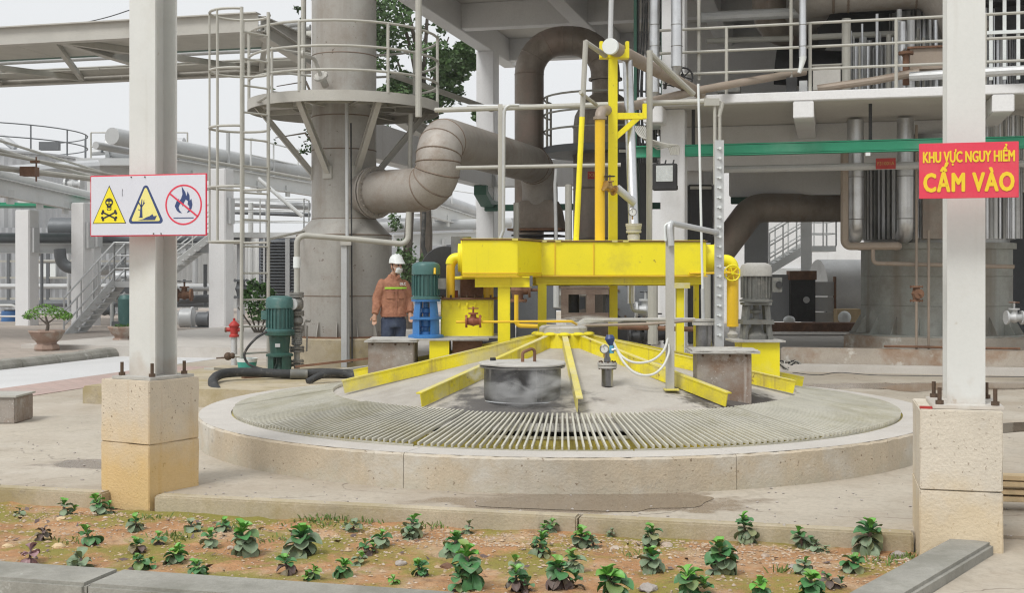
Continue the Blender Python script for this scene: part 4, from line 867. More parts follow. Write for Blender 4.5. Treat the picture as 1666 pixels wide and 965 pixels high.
MB().lathe(c, [(.09, zb+.03), (.09, zb+.06), (.045, zb+.07), (.045, zb+.11), (.075, zb+.12), (.075, zb+.18), (.03, zb+.2), (.03, zb+.25), (.055, zb+.26), (.055, zb+.3), (.03, zb+.31), (.03, zb+.37)], 18).build('coupling', m_blue, bp)
motor_parts(bp, c, .145, zb+.40, .385, m_teal)
MB().box(c+Vector((.17, -.03, zb+.56)), (.08, .1, .11), WX).build('terminal_box', m_mgrey, bp)
MB().tube([c+Vector((.10, -.12, zb+.72)), c+Vector((.10, -.145, zb+.66))], .012, 6).build('lifting_eye', m_yel2, bp)
gpm = T('grey_pump', 'grey finned motor on an open pump stand right of the yellow duct', 'pump', P(1230, 556, 12.6))
c = Vector(((1230-CX)/F*12.6, 12.6, 0)); zb = .925
MB().lathe(c, [(.001, zb), (.13, zb), (.13, zb+.04), (.08, zb+.07), (.05, zb+.13), (.05, zb+.15), (.085, zb+.17), (.085, zb+.19), (.03, zb+.22), (.03, zb+.26), (.06, zb+.27), (.06, zb+.30), (.03, zb+.31), (.03, zb+.37)], 20).build('coupling', m_mgrey, gpm)
for sx, sy in ((-1, -1), (1, -1), (1, 1), (-1, 1)): MB().bar(c+Vector((.13*sx, .1*sy, zb)), c+Vector((.10*sx, .08*sy, zb+.36)), .04, .035).build('stand_leg', m_mgrey, gpm)
MB().box(c+Z*(zb+.18), (.32, .26, .045), WX).build('middle_frame', m_mgrey, gpm); MB().box(c+Z*(zb+.365), (.28, .24, .025), WX).build('top_frame', m_mgrey, gpm)
motor_parts(gpm, c, .155, zb+.385, .40, m_mgrey, m_slab, 18)
MB().box(c+Vector((.20, -.02, zb+.56)), (.10, .12, .15), WX).build('terminal_box', m_mgrey, gpm); MB().cyl(c+Vector((.22, -.08, zb+.56)), c+Vector((.22, -.095, zb+.56)), .035, n=12).build('terminal_cover', m_dark, gpm)
t = T('yellow_box', 'yellow box with crusted plate under the grey pump', 'box', P(1235, 605, 12.5))
c2 = Vector((2.5, 12.55, 0))
MB().box(c2+Z*.72, (.38, .4, .38), WX).build('body', m_yel, t); MB().box(c2+Vector((-.02, 0, .917)), (.52, .5, .018), WX).build('cover_plate', m_slab, t)
# green pump behind the tank on its plinth
pz = .215
tag(MB().box(UV(-7.35, 15.1, .06), (3.1, 3.6, pz*2-.12)).build('pump_plinth', m_kerby, bev=.02), 'low pale concrete plinth behind the tank under the green pump', 'plinth')
gq = T('green_pump', 'dark green vertical pump with blue-green motor behind the tank', 'pump', P(455, 605, 17.3))
c = Vector(((455-CX)/F*17.3, 17.3, 0)); zb = pz
for i in range(4):
    a0 = radians(45+90*i); MB().lathe(c, [(.165, zb), (.165, zb+.22), (.14, zb+.22), (.14, zb)], 6, a0-.4, a0+.4, close=True).build('stand_leg', m_greenp, gq)
MB().lathe(c, [(.05, zb), (.1, zb+.02), (.05, zb+.12), (.05, zb+.22), (.19, zb+.22), (.19, zb+.25), (.13, zb+.27), (.15, zb+.50), (.21, zb+.52), (.21, zb+.57), (.1, zb+.57)], 28).build('pump_body', m_greenp, gq)
motor_parts(gq, c, .19, zb+.57, .50, m_teal)
MB().box(c+Vector((-.2, -.05, zb+.80)), (.08, .12, .12), WX).build('terminal_box', m_teal, gq); MB().box(c+Vector((0, -.152, zb+.38)), (.07, .01, .05), WX).build('name_plate', m_gpipe, gq)
MB().tube(crom([P(434, 540, 17.1), P(415, 552, 17.0), P(398, 575, 17.0), P(405, 593, 17.0), P(430, 602, 17.0)], 5), .018, 6).build('cable', m_black, gq)
# hoses and debris on the plinth
tag(MB().tube(crom([P(585, 610, 16.2), P(530, 607, 16.2), P(470, 609, 16.1), P(410, 606, 16.0), P(365, 608, 15.8), P(347, 618, 15.4), P(350, 632, 15.0), P(364, 646, 14.75)], 6), .06, 12).build('black_hose', m_black), 'thick black hose looping over the plinth edge left of the tank', 'hose')
tag(MB().tube([P(472, 609, 16.05), P(500, 609, 16.1)], .064, 12).build('hose_sleeve', m_mgrey), 'grey sleeve round the thick black hose', 'hose sleeve')
tag(MB().tube(crom([P(500, 622, 15.4), P(522, 611, 15.5), P(548, 607, 15.6), P(572, 612, 15.6), P(584, 620, 15.4)], 6), .045, 12).build('black_hose', m_black), 'short arched black hose beside the yellow beam end', 'hose')
for i, (a, b, w_, m_, lb) in enumerate([((395, 622), (470, 614), .09, m_rust, 'dark board lying on the plinth before the pump'), ((480, 597), (630, 580), .05, m_rust, 'long rusty bar leaning toward the tower base'), ((520, 607), (650, 590), .08, m_rail, 'grey bar lying beside the rusty bar'), ((340, 600), (410, 604), .15, m_rail, 'flat grey board near the ladder foot')]):
    p, q_ = P(*a, 16.2 if i != 1 else 17), P(*b, 17.2 if i != 0 else 16.6); p.z = max(p.z, .23); q_.z = max(q_.z, .24)
    tag(MB().bar(p, q_, w_, .03).build('steel_bar' if i in (1, 2) else 'board', m_), lb, 'bar' if i in (1, 2) else 'board')
bk = T('plastic_tub', 'white and turquoise plastic tub near the ladder foot', 'tub', P(402, 597, 17.6))
c = P(402, 597, 17.6); c.z = pz
MB().lathe(c, [(.001, 0), (.12, 0), (.14, .12), (.13, .12), (.001, .02)], 24).build('lower_shell', M('turquoise', (.05, .33, .27), .5, bump=0), bk); MB().lathe(c, [(.141, .12), (.15, .17), (.135, .17), (.13, .12)], 24).build('rim', m_whitep, bk)

# ================================================================== SCRUBBER TOWER
TW = Vector(((560-CX)/F*19.6, 19.6, 0)); RU, RL = .51, .755
tw = T('scrubber_tower', 'tall grey steel tower with wider base, platform and concrete footing', 'tower', TW)
MB().lathe(TW, [(RL, .62), (RL, 2.20), (RU, 2.46), (RU, 8.5)], 56).build('shell', m_tower, tw)
for z in (1.25, 2.2, 2.46, 3.55, 4.08, 5.05, 5.95): MB().lathe(TW, [((RL if z < 2.4 else RU)-.002, z-.012), ((RL if z < 2.4 else RU)+.007, z), ((RL if z < 2.4 else RU)-.002, z+.012)], 56).build('weld_seam', m_weld, tw)
MB().lathe(TW, [(RL+.0, .60), (RL+.09, .60), (RL+.09, .625), (RL, .625)], 40, close=True).build('base_ring', m_rust, tw)
for i in range(16):
    a = 2*pi*i/16; d = Vector((cos(a), sin(a), 0)); p = TW+d*(RL)+Z*.625
    MB().prism(p, d, Z, [(0, 0), (.085, 0), (.02, .22), (0, .22)], d.cross(Z)*.012).build('gusset', m_tower, tw)
MB().lathe(TW, [(.001, .6), (.86, .6), (.88, .58), (.88, -.02)], 16).build('footing', m_kerby, tw)
# platform
PZ, PR = 4.30, 1.50
pf = T('tower_platform', 'round railed platform circling the grey tower', 'platform', TW+Z*PZ)
MB().lathe(TW, [(RU+.03, PZ-.02), (PR, PZ-.02), (PR, PZ), (RU+.03, PZ)], 48, close=True).build('deck', m_slab, pf)
MB().lathe(TW, [(PR, PZ-.15), (PR+.012, PZ-.15), (PR+.012, PZ+.012), (PR, PZ+.012)], 56, close=True).build('edge_band', m_grey, pf)
MB().lathe(TW, [(RU+.3, PZ-.09), (RU+.31, PZ-.09), (RU+.31, PZ-.021), (RU+.3, PZ-.021)], 40, close=True).build('inner_band', m_rail, pf)
for d in range(0, 360, 45):
    a = radians(d+20); e = Vector((cos(a), sin(a), 0)); MB().channel(TW+e*(RU)+Z*(PZ-.06), TW+e*PR+Z*(PZ-.06), .05, .075, .008).build('bearer', m_rail, pf)
for d in (-112, 195, 20, -60, 110):
    a = radians(d); e = Vector((cos(a), sin(a), 0)); MB().ibeam(TW+e*(PR-.12)+Z*(PZ-.06), TW+e*(RU-.01)+Z*(PZ-1.12), .09, .09, .012, .012).build('strut', m_grey, pf)
    MB().box(TW+e*(RU+.01)+Z*(PZ-1.12), (.16, .03, .2), (e.cross(Z), e, Z)).build('pad', m_grey, pf)
ap = [radians(200+i*(310/30)) for i in range(31)]
arc = [TW+Vector((PR*cos(a), PR*sin(a), PZ)) for a in ap]
railing(pf, arc, 1.04, (1.0, .64, .30), .024, m_rail, posts=arc[::5])
# nozzle on the shell above the platform
nzl = T('bent_nozzle', 'flanged nozzle with a bent pipe on the tower above the platform', 'nozzle', P(535, 140, 19.0))
MB().cyl(P(530, 140, 19.05), P(522, 122, 18.9), .055).build('neck', m_tower, nzl); d = P(522, 122, 18.9)-P(530, 140, 19.05)
flange(nzl, P(522, 124, 18.9), d, .11, .04, m_grey, 8)
MB().tube(fillet([P(522, 124, 18.9), P(512, 95, 18.8), P(492, 88, 18.4)], .12), .03, 10).build('pipe', m_grey, nzl)
flange(nzl, P(492, 88, 18.4), X_, .06, .04, m_grey, 6)
t = T('downpipe', 'thin vertical conduit strapped to the front of the tower', 'pipe', P(566, 595, 18.6))
MB().cyl(P(564, 168, 18.85), P(566, 590, 18.7), .028, n=10).build('pipe', m_gpipe, t); MB().cyl(P(571, 200, 18.9), P(573, 590, 18.72), .012, n=8).build('cable', m_black, t)
MB().box((P(560, 392, 18.68)+P(560, 597, 18.68))/2, (.085, .07, 1.95), WX).build('lower_post', m_gpipe, t); MB().box(P(563, 392, 18.66), (.16, .09, .13), WX).build('clamp', m_grey, t)
# thin risers left of the tower head and behind
for px, Y, lb in ((494, 21.5, 'thin double riser left of the tower head'), (681, 18.4, 'thin grey riser standing right of the tower platform')):
    pipe_thing('riser', lb, [P(px, -40, Y), P(px, 165 if px < 600 else 190, Y)], .05 if px > 600 else .045, m_rail)
pipe_thing('slanting_rail', 'slanting grey pipe running from the platform toward the building', [P(640, 122, 20.5), P(800, 178, 24)], .05, m_rail)
pipe_thing('prop', 'vertical pipe under the right side of the platform', [P(668, 185, 19), P(667, 285, 19)], .035, m_rail)
# caged ladder
LC = P(390, 600, 18.0); LC.z = 0; LR = .43
la = T('cage_ladder', 'grey caged ladder up to the tower platform', 'ladder', LC+Z*.2)
def lp(d, z): return LC+Vector((LR*cos(radians(d)), LR*sin(radians(d)), z))
d1, d2 = -74, -6; top = 5.42
for d, x in ((d1, -.012), (d2, -.03)): MB().tube([lp(d, .15)+X_*x*0, lp(d, top)], .026, 8).build('stile', m_rail, la)
z = .45
while z < top-.2: MB().tube([lp(d1, z), lp(d2, z)], .016, 6).build('rung', m_rail, la); z += .385
for z in (2.06, 2.85, 3.72, 4.55, 5.40):
    MB().tube([lp(d2+(360+d1-d2)*i/22, z) for i in range(23)], .020, 6).build('hoop', m_rail, la)
for d in (95, 150, 190, 235): MB().tube([lp(d, 2.06), lp(d, 5.40)], .016, 6).build('cage_strip', m_rail, la)
MB().tube([lp(d2, 4.2), TW+Vector((-1.4, -.4, 4.22))], .02, 6).build('tie', m_rail, la); MB().tube([lp(d2, 2.1), TW+Vector((-.5, -.1, 2.3))], .02, 6).build('tie', m_rail, la)
# valve tree at the tower foot
vt = T('valve_tree', 'upright pipe with stacked flanges, check valve and bellows beside the green pump', 'pipework', P(483, 600, 17.5))
def vz(py): return P(483, py, 17.5)
m_vs = M('grey_valve', (.25, .24, .22), .5, .4, .2, 8, dirt=((.14, .1, .07), .55, .75, 9, .6), bump=.15)
MB().tube(fillet([vz(600), vz(382), P(575, 389, 17.7), P(664, 398, 17.9), P(665, 345, 17.9)], .12), .042, 12).build('pipe', m_rail, vt)
for py, r in ((594, .10), (588, .10), (571, .105), (566, .105), (537, .10), (532, .1), (512, .105), (508, .105), (482, .10), (478, .10)): flange(vt, vz(py), Z, r, .03, m_vs, 8)
MB().tube([vz(562), vz(560), vz(540), vz(538)], [.06, .075, .075, .06], 16).build('bellows_core', m_vs, vt)
for i in range(7): MB().lathe(vz(560-3.2*i), [(.07, -.008), (.088, 0), (.07, .008)], 18).build('bellow', m_gpipe, vt)
MB().tube([vz(530), vz(525), vz(519), vz(513)], [.055, .09, .09, .055], 16).build('valve_body', m_vs, vt); MB().tube([vz(507), vz(500), vz(490), vz(483)], [.055, .095, .095, .055], 16).build('check_valve', m_vs, vt)
MB().cyl(P(476, 495, 17.36), P(474, 495, 17.28), .085, n=18).build('cover', m_gpipe, vt); MB().cyl(P(497, 522, 17.5), P(505, 522, 17.5), .02, n=8).build('lever', m_vs, vt); MB().cyl(P(500, 530, 17.45), P(499, 572, 17.45), .012, n=6).build('tie_rod', m_vs, vt)
MB().cyl(vz(418), vz(436), .052, n=14).build('wrap', m_whitep, vt)
# ------------------------------------------------------------------ big weathered pipe from tower to the hopper
wp = T('weathered_pipe', 'fat weathered steel pipe with elbows leading from the tower to the hopper', 'pipe', P(700, 340, 18.8))
rp = .335; zA = HC+(HZ-312)/F*19.0; zB = 3.62
e1 = Vector((P(713, 0, 18.3).x, 18.3, zA)); e2 = Vector((e1.x, 18.3, zB)); dq = (e1-TW-Z*zA).normalized(); a0 = TW+dq*.25+Z*zA
far = e2+V*5.1+X_*.35; pts = [a0, e1, e2, far, far-Z*.75]
path = fillet(pts, .52, 10)
MB().tube(path, rp, 36).build('shell', m_ductl, wp)
dx = dq; fx = TW+dq*.70+Z*zA
for k_ in (-.03, .03): flange(wp, fx+dx*k_, dx, rp+.075, .035, m_ductl, 24)
for i in (3, 6, 9, 12, 14, 17, 20, 23, 26):
    if i < len(path)-1:
        d = (path[i+1]-path[i-1]).normalized(); ax = (d.orthogonal().normalized(), d.cross(d.orthogonal().normalized()), d)
        MB().lathe(path[i], [(rp-.004, -.018), (rp+.010, 0), (rp-.004, .018)], 36, ax=ax).build('weld_seam', m_weld, wp)
# hopper below
fb = far-Z*.75
h = T('hopper', 'rusty square transition and flange stack under the fat pipe', 'hopper', fb-Z*1.2)
q = MB(); vs_ = []
for (hw, z_) in ((.30, .1), (.36, -.05), (.42, -.42)):
    vs_ += [fb+U*sx*hw+V*sy*hw+Z*z_ for sx, sy in ((-1, -1), (1, -1), (1, 1), (-1, 1))]
q.add(vs_, [(i*4+k, i*4+(k+1) % 4, (i+1)*4+(k+1) % 4, (i+1)*4+k) for i in range(2) for k in range(4)]+[(0, 1, 2, 3), (11, 10, 9, 8)]); q.build('transition', m_duct, h)
for i in range(5): MB().box(fb-Z*(.45+.11*i), (1.02 if i % 2 == 0 else .86, 1.0, .045 if i % 2 == 0 else .03)).build('flange_plate', m_rust if i % 2 == 0 else m_dark, h)
for sx in (-.38, .38): MB().cyl(fb+U*sx-V*.44-Z*.45, fb+U*sx-V*.44-Z*.9, .02, n=6).build('tie_bolt', m_dark, h)
gbx = T('dust_chamber', 'blue-grey ribbed steel chamber under the hopper', 'chamber', fb-Z*2.4)
cc = fb-Z*1.45+U*-.35
MB().box(cc, (2.2, 1.2, 1.0)).build('shell', M('blue_grey_paint', (.20, .215, .24), .55, .1, .1, 2, bump=.04), gbx)
for i in range(5): MB().box(cc+U*(-1.05+.52*i)-V*.62, (.04, .06, 1.02)).build('rib', m_dpipe, gbx)
MB().box(cc+Z*.15-V*.615, (2.2, .05, .05)).build('rib', m_dpipe, gbx)

# ================================================================== OPEN PLANT BUILDING
B0 = Vector((4.3, 18.4, 0))
def b(t, d, z): return B0+U*t+V*d+Z*z
def px_t(px, d):                      # facade coordinate of a pixel column at depth d behind the slab edge
    k = (px-CX)/F; o = B0+V*d; return (k*o.y-o.x)/(U.x-k*U.y)
bl = T('plant_building', 'open white concrete plant building with cantilevered floor and deep roof beams', 'building', b(0, 6, 0))
def bb(name, t0, t1, d0, d1, z0, z1, mat=None, par=None, bev=.012): return MB().box(b((t0+t1)/2, (d0+d1)/2, (z0+z1)/2), (t1-t0, d1-d0, z1-z0)).build(name, mat or m_bwhite, par or bl, bev=bev)
SZ = 4.33
bb('floor_slab', -2.45, 9, .15, 2.9, SZ-.14, SZ-.003, m_soffit); bb('floor_slab', -2.45, 9, 2.905, 12, SZ-.14, SZ-.003, m_soffit)
bb('slab_edge', -2.45, 9, 0, .148, SZ-.142, SZ)
for t_ in (-2.2, .06, 2.86, 5.6): bb('cantilever_beam', t_-.15, t_+.15, .004, 2.88, SZ-.40, SZ-.144)
bb('edge_beam', -2.45, 9, 2.9, 3.25, 3.42, SZ-.143)
bb('lower_beam', px_t(1186, 4.6), 9, 4.6, 4.9, 3.06, SZ-.15, m_bwhite); bb('dark_backdrop', px_t(1412, 8), 9, 8, 8.15, .2, SZ-.15, m_dpipe)  # last box: dark wall added to deepen the interior's shade behind the furnace
COLT = [(-1.95, .62, .38), (-1.95, 6.5, .4), (4.6, 6.5, .45)]
for t_, d_, w_ in COLT: bb('column', t_-w_/2, t_+w_/2, d_-w_/2, d_+w_/2, 0, SZ-.145)
bb('column', -2.13, -1.78, 3.3, 3.65, 0, SZ-.145)
# upper floor
bb('upper_column', -2.13, -1.77, .5, .9, SZ, 7.0); bb('upper_column', -.3, .1, 7.2, 7.6, SZ, 7.0); bb('upper_column', .95, 1.35, 3.4, 3.8, SZ, 7.0)
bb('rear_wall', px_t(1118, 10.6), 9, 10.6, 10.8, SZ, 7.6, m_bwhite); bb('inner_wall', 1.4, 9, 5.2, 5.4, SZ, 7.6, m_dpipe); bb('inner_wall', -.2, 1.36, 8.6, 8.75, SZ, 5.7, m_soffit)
bb('sloped_beam_wall', -1.75, -.4, 9.0, 9.2, SZ, 5.1, m_soffit)
# roof slab with beams; the left edge runs back along the column line
bb('roof_slab', -7.85, 9, -.4, 12.4, 7.6, 7.85, m_soffit)
for t_ in (-7.65, -4.8, -1.95, .9, 3.7, 6.5): bb('roof_beam', t_-.18, t_+.18, -.38, 12.3, 7.0, 7.597)
for d_ in (-.2, 3.6, 7.4, 11.6): bb('roof_beam', -7.83, 8.9, d_-.17, d_+.17, 7.04, 7.599)
for d_ in (.2, 10.0): bb('column', -7.86, -7.42, d_-.25, d_+.25, 0, 7.0)
for d_ in (10.0,): bb('column', -4.95, -4.6, d_-.22, d_+.22, 0, 7.0)
bb('floor_beam', -7.82, -7.46, -.05, 10.0, 3.68, SZ-.002); bb('floor_beam', -7.46, -2.5, 9.8, 10.2, 3.7, SZ-.003)
MB().prism(b(-7.64, 9.7, 3.25), V, Z, [(-.9, .42), (-.9, .2), (-.3, -.05), (.5, -.05), (.5, .1), (-.25, .1), (-.75, .3), (-.75, .42)], U*.3).build('green_bracket', m_dgreen, bl)
bb('green_tie', -7.6, -2.6, 9.55, 9.7, 3.1, 3.25, m_dgreen)
# green crane rail and hangers
gb = T('green_beam', 'long green steel beam hung under the cantilevered floor', 'beam', b(1, .55, 3.5))
gz0 = HC+(HZ-233)/F*19.1
MB().ibeam(b(px_t(1030, .55), .55, gz0-.09), b(9, .55, gz0-.09), .16, .18, .018, .02).build('beam', m_beam, gb)
MB().box(b(4, .47, gz0-.09), (11.6, .004, .13)).build('web_cover', m_beam, gb)
for px in (1105, 1128, 1416): t_ = px_t(px, .62); MB().box(b(t_, .62, (gz0+SZ-.14)/2), (.05, .05, SZ-.14-gz0)).build('hanger', m_dark, gb)
MB().box(b(px_t(1412, .44), .44, gz0-.22), (.07, .05, .05)).build('clip', m_whitep, gb)
pipe_thing('pale_duct', 'pale flat duct running just below the green beam', [b(px_t(1160, 1.4), 1.4, 3.30), b(9, 1.4, 3.30)], .06, m_gpipe)
# floor edge railing
rl = T('floor_railing', 'three-bar grey railing along the upper floor edge', 'railing', b(2, .08, SZ))
tp = [px_t(px, .08) for px in (1060, 1182, 1318, 1458)]; tp += [tp[-1]+(tp[-1]-tp[-2])*k for k in (1, 2, 3)]
railing(rl, [b(t_, .08, SZ) for t_ in tp], 1.03, (1.0, .655, .33), .026, m_rail)
sr = T('side_railing', 'short railing on the left side of the upper floor', 'railing', b(-2.4, 1, SZ))
railing(sr, [b(tp[0], .2, SZ), b(tp[0], 1.5, SZ), b(tp[0], 2.8, SZ)], 1.03, (1.0, .655, .33), .026, m_rail)
# bund wall and inner floor
bw = T('bund_wall', 'rust-stained low concrete bund wall along the building foot', 'wall', b(2, 1.9, 0))
m_bund = M('bund_concrete', (.42, .37, .31), .85, 0, .14, 1.2, dirt=[((.25, .13, .06), .50, .68, 1.5, .75), ((.60, .58, .53), .56, .64, 2.6, .8)], bump=.25)
ts = px_t(1240, 1.9)
for i in range(4): bb('wall_length', ts-2.6+i*2.9, ts-2.6+i*2.9+2.892, 1.85, 2.1, -.02, .375, m_bund, bw, .02)
bb('footing', ts-2.6, 9, 1.62, 1.848, -.02, .12, m_rtop, bw, .02)
S('inner_floor', MB().box(b(0, 9, .1), (30, 13.7, .2)), m_rtop)
# ------------------------------------------------------------------ furnace with fins
FC = b(px_t(1522, 4.0), 4.0, 0)
fu = T('furnace', 'grey-green cylindrical furnace on a plinth with clad fins above', 'furnace', FC+Z*.2)
m_fur = M('furnace_paint', (.34, .35, .32), .6, .1, .12, 1.2, dirt=[((.21, .19, .155), .48, .66, 1.0, .7), ((.44, .44, .41), .52, .66, 1.6, .6)], streak=((.20, .165, .125), 2.8, .52, .70, .65), bump=.06)
MB().lathe(FC, [(.001, .2), (1.62, .2), (1.62, .5), (1.58, .53), (.001, .53)], 8).build('plinth', m_bund, fu)
MB().lathe(FC, [(1.27, .53), (1.27, 2.02), (1.33, 2.02), (1.33, 2.12), (1.2, 2.12)], 56).build('shell', m_fur, fu)
MB().lathe(FC, [(1.27, .53), (1.47, .53), (1.47, .56), (1.27, .56)], 48, close=True).build('base_ring', m_fur, fu)
for z in (1.05, 1.55): MB().lathe(FC, [(1.268, z-.012), (1.278, z), (1.268, z+.012)], 56).build('weld_seam', m_fur, fu)
for i in range(20):
    a = 2*pi*i/20+.1; d = Vector((cos(a), sin(a), 0))
    if d.y < .4: MB().prism(FC+d*1.265+Z*.56, d, Z, [(0, 0), (.19, 0), (.02, .30), (0, .30)], d.cross(Z)*.015).build('gusset', m_fur, fu)
MB().lathe(FC, [(1.22, 2.12), (1.22, 3.95)], 48).build('upper_shell', m_alud, fu)
rn = random.Random(5)
for i in range(44):
    a = pi+2*pi*(i/44)*.56-.1; d = Vector((cos(a), sin(a), 0)); w_ = rn.uniform(.02, .07)
    MB().box(FC+d*1.26+Z*3.02, (.10, w_, 1.66), (d, d.cross(Z), Z)).build('fin', m_alu if i % 3 else m_alud, fu)
MB().lathe(FC, [(1.0, SZ), (1.28, SZ), (1.28, 6.4), (1.0, 6.4)], 48).build('top_shell', m_alud, fu)
for i in range(56):
    a = pi+2*pi*(i/56)*.56-.15; d = Vector((cos(a), sin(a), 0)); w_ = rn.uniform(.02, .08)
    MB().box(FC+d*1.31+Z*(SZ+.85), (.10, w_, 1.68), (d, d.cross(Z), Z)).build('fin', m_alu if i % 3 else m_alud, fu)
MB().box(FC+Vector((0, 0, 6.2)), (2.9, 2.9, .3)).build('hood', m_dark, fu); bb('hood', px_t(1330, 3.0), 9, 2.95, 3.05, 5.55, 7.0, m_dark, fu)
MB().box(b(px_t(1525, 2.6), 2.6, 2.55), (.48, .3, .75)).build('casing_box', m_duct, fu)
# clad pipes before the furnace
for px, lb in ((1392, 'left one of two aluminium-clad pipes in front of the furnace fins'), (1473, 'right one of two aluminium-clad pipes in front of the furnace fins')):
    p0 = b(px_t(px, 2.3), 2.3, 4.15); p1 = p0.copy(); p1.z = 2.24; t = T('clad_pipe', lb, 'pipe', p1, 'aluminium-clad furnace pipes')
    pt = fillet([p0, p1, p1+V*.7], .2); MB().tube(pt, .135, 24).build('cladding', m_alu, t)
    for z in (2.5, 3.2): MB().lathe(Vector((p0.x, p0.y, z)), [(.134, -.008), (.141, 0), (.134, .008)], 24).build('band', m_alud, t)
mp = b(px_t(1374, 2.0), 2.0, 0); mq = b(px_t(1462, 2.0), 2.0, 0); zm = P(0, 400, 19.9).z
pipe_thing('manifold_pipe', 'tan pipe dropping beside the furnace and turning along its front', [mp+Z*3.6, mp+Z*zm, mq+Z*zm, mq+Z*zm+V*.8], .065, m_bpipe, .1)
pipe_thing('drain_pipe', 'thin pipe hanging below the tan manifold', [b(px_t(1420, 2.0), 2.0, zm), b(px_t(1420, 2.0), 2.0, zm-.28), b(px_t(1650, 2.1), 2.1, zm-.34)], .035, m_bpipe, .08)
for px, lb in ((1491, 'thin vertical pipe with a small valve in front of the furnace'), (1511, 'plain thin vertical pipe beside the right column')):
    t = T('thin_riser', lb, 'pipe', b(px_t(px, 1.9), 1.9, .4)); MB().cyl(b(px_t(px, 1.95), 1.95, .38), b(px_t(px, 1.95), 1.95, 4.0 if px == 1491 else 2.3), .022, n=8).build('pipe', m_bpipe, t)
pipe_thing('low_pipe', 'thin rusty pipe lying along the bund top', [b(px_t(1438, 1.9), 1.9, .42), b(px_t(1660, 1.9), 1.9, .41)], .02, m_rust)
valve('small_valve', 'small dark valve on the thin riser before the furnace', P(1491, 478, 19.3), Z, .22, m_rust, None, up=-Y_)
tg = T('equipment_tag', 'small red tag plate reading F31001A on the furnace', 'tag', P(1441, 268, 19.2))
tc_ = P(1441, 266, 19.3); MB().box(tc_, (.30, .012, .17)).build('plate', m_red, tg); m_tl = M('tag_letter', (.55, .32, .10), .5, bump=0); text('F31001A', .075, m_tl, tg, tc_-V*.008, U, Z, .001, .95)
valve('furnace_valve', 'pale flanged valve on the right side of the furnace foot', P(1650, 517, 17.8), X_, .22, m_gpipe, .07, wmat_=m_rust)
# ------------------------------------------------------------------ upper floor pipework
t = T('large_duct', 'large tarnished horizontal duct under the roof at the right', 'duct', b(3, 1.6, 5.5))
dz = HC+(HZ+12)/F*20
MB().tube(fillet([b(px_t(1300, 2.2), 4.2, dz), b(px_t(1330, 1.6), 1.6, dz), b(px_t(1520, 1.6), 1.6, dz), b(px_t(1580, 1.6), 1.6, dz-.9)], .5, 9), .36, 30).build('shell', m_ductl, t)
for px in (1356, 1380, 1490, 1506):
    p = b(px_t(px, 1.6), 1.6, dz); MB().lathe(p, [(.358, -.02), (.372, 0), (.358, .02)], 32, ax=(V, Z, U)).build('weld_seam', m_weld, t)
pipe_thing('brown_duct', 'dark brown elbow duct hanging in the upper floor', [P(1250, -60, 22), P(1252, 40, 22), P(1330, 66, 22.6)], .30, m_duct, .35, 'duct', 24)
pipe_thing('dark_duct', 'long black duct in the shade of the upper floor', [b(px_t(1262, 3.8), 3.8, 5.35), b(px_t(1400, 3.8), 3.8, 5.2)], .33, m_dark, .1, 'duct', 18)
for px, Y, r, y1, lb in ((1065, 18.6, .075, 150, 'left bright clad riser beside the upper column'), (1101, 18.4, .085, 108, 'right bright clad riser before the upper column'), (1306, 18.3, .055, 92, 'slim bright clad riser behind the upper railing')):
    t = T('clad_riser', lb, 'pipe', P(px, y1, Y), 'bright clad risers'); MB().cyl(P(px, -60, Y), P(px, y1, Y), r, n=20).build('cladding', m_alu, t)
    MB().tube([P(px, y1, Y), P(px, y1+4, Y), P(px-3, y1+18, Y), P(px-6, y1+26, Y)], [r*1.02, r*.9, r*.6, r*.5], 14).build('tail', m_alud if px != 1306 else m_whitep, t)
    for y in (40, 75): MB().lathe(P(px, y, Y), [(r-.001, -.008), (r+.006, 0), (r-.001, .008)], 20).build('band', m_alud, t)
for px, lb in ((1137, 'thin grey rod left on the upper floor'), (1287, 'thin grey rod beside the slim clad riser')): pipe_thing('thin_rod', lb, [P(px, -40, 18.9), P(px, 130, 18.9)], .026, m_rail)
v1 = valve('black_valve', 'black handwheel valve at the floor edge behind the railing', P(1096, 132, 18.7), X_, .26, m_dark, None)
handwheel(v1, P(1112, 125, 18.6), -Y_, .14, m_dark); handwheel(v1, P(1086, 127, 18.62), -Y_, .09, m_rail)
pipe_thing('floor_pipe', 'rusty tan pipe rising along the upper floor edge at the right', [P(1330, 144, 18.7), P(1420, 131, 18.5), P(1496, 117, 18.3)], .06, m_bpipe, .1)
pipe_thing('floor_pipe', 'pale lagged pipe behind the right column on the upper floor', [P(1480, 124, 18.2), P(1700, 112, 17.4)], .07, m_gpipe, .1)
t = T('tan_box', 'tan sheet box with dark lid on the upper floor', 'box', P(1506, 115, 18.9)); MB().box(P(1506, 98, 18.9), (.48, .4, .32)).build('body', m_bpipe, t); MB().box(P(1506, 80, 18.9), (.56, .48, .03)).build('lid', m_rust, t)
t = T('bolted_flange_stub', 'rusty flanged stub standing at the upper floor edge', 'pipe stub', P(1474, 135, 18.5)); MB().cyl(P(1474, 138, 18.5), P(1474, 85, 18.5), .05).build('stub', m_rust, t); flange(t, P(1474, 86, 18.5), Z, .11, .04, m_rust, 6); flange(t, P(1474, 118, 18.5), Z, .10, .04, m_rust, 6)
t = T('control_box', 'small black control box on the upper floor edge', 'box', P(1288, 148, 18.7)); MB().box(P(1288, 138, 18.7), (.16, .12, .22)).build('case', m_dark, t); MB().box(P(1307, 140, 18.7), (.12, .1, .16)).build('side_box', m_gpipe, t)
t = T('grey_cabinet', 'low grey cabinet behind the upper railing', 'cabinet', P(1186, 150, 19.5)); MB().box(P(1186, 143, 19.5), (.36, .3, .16)).build('case', m_mgrey, t)
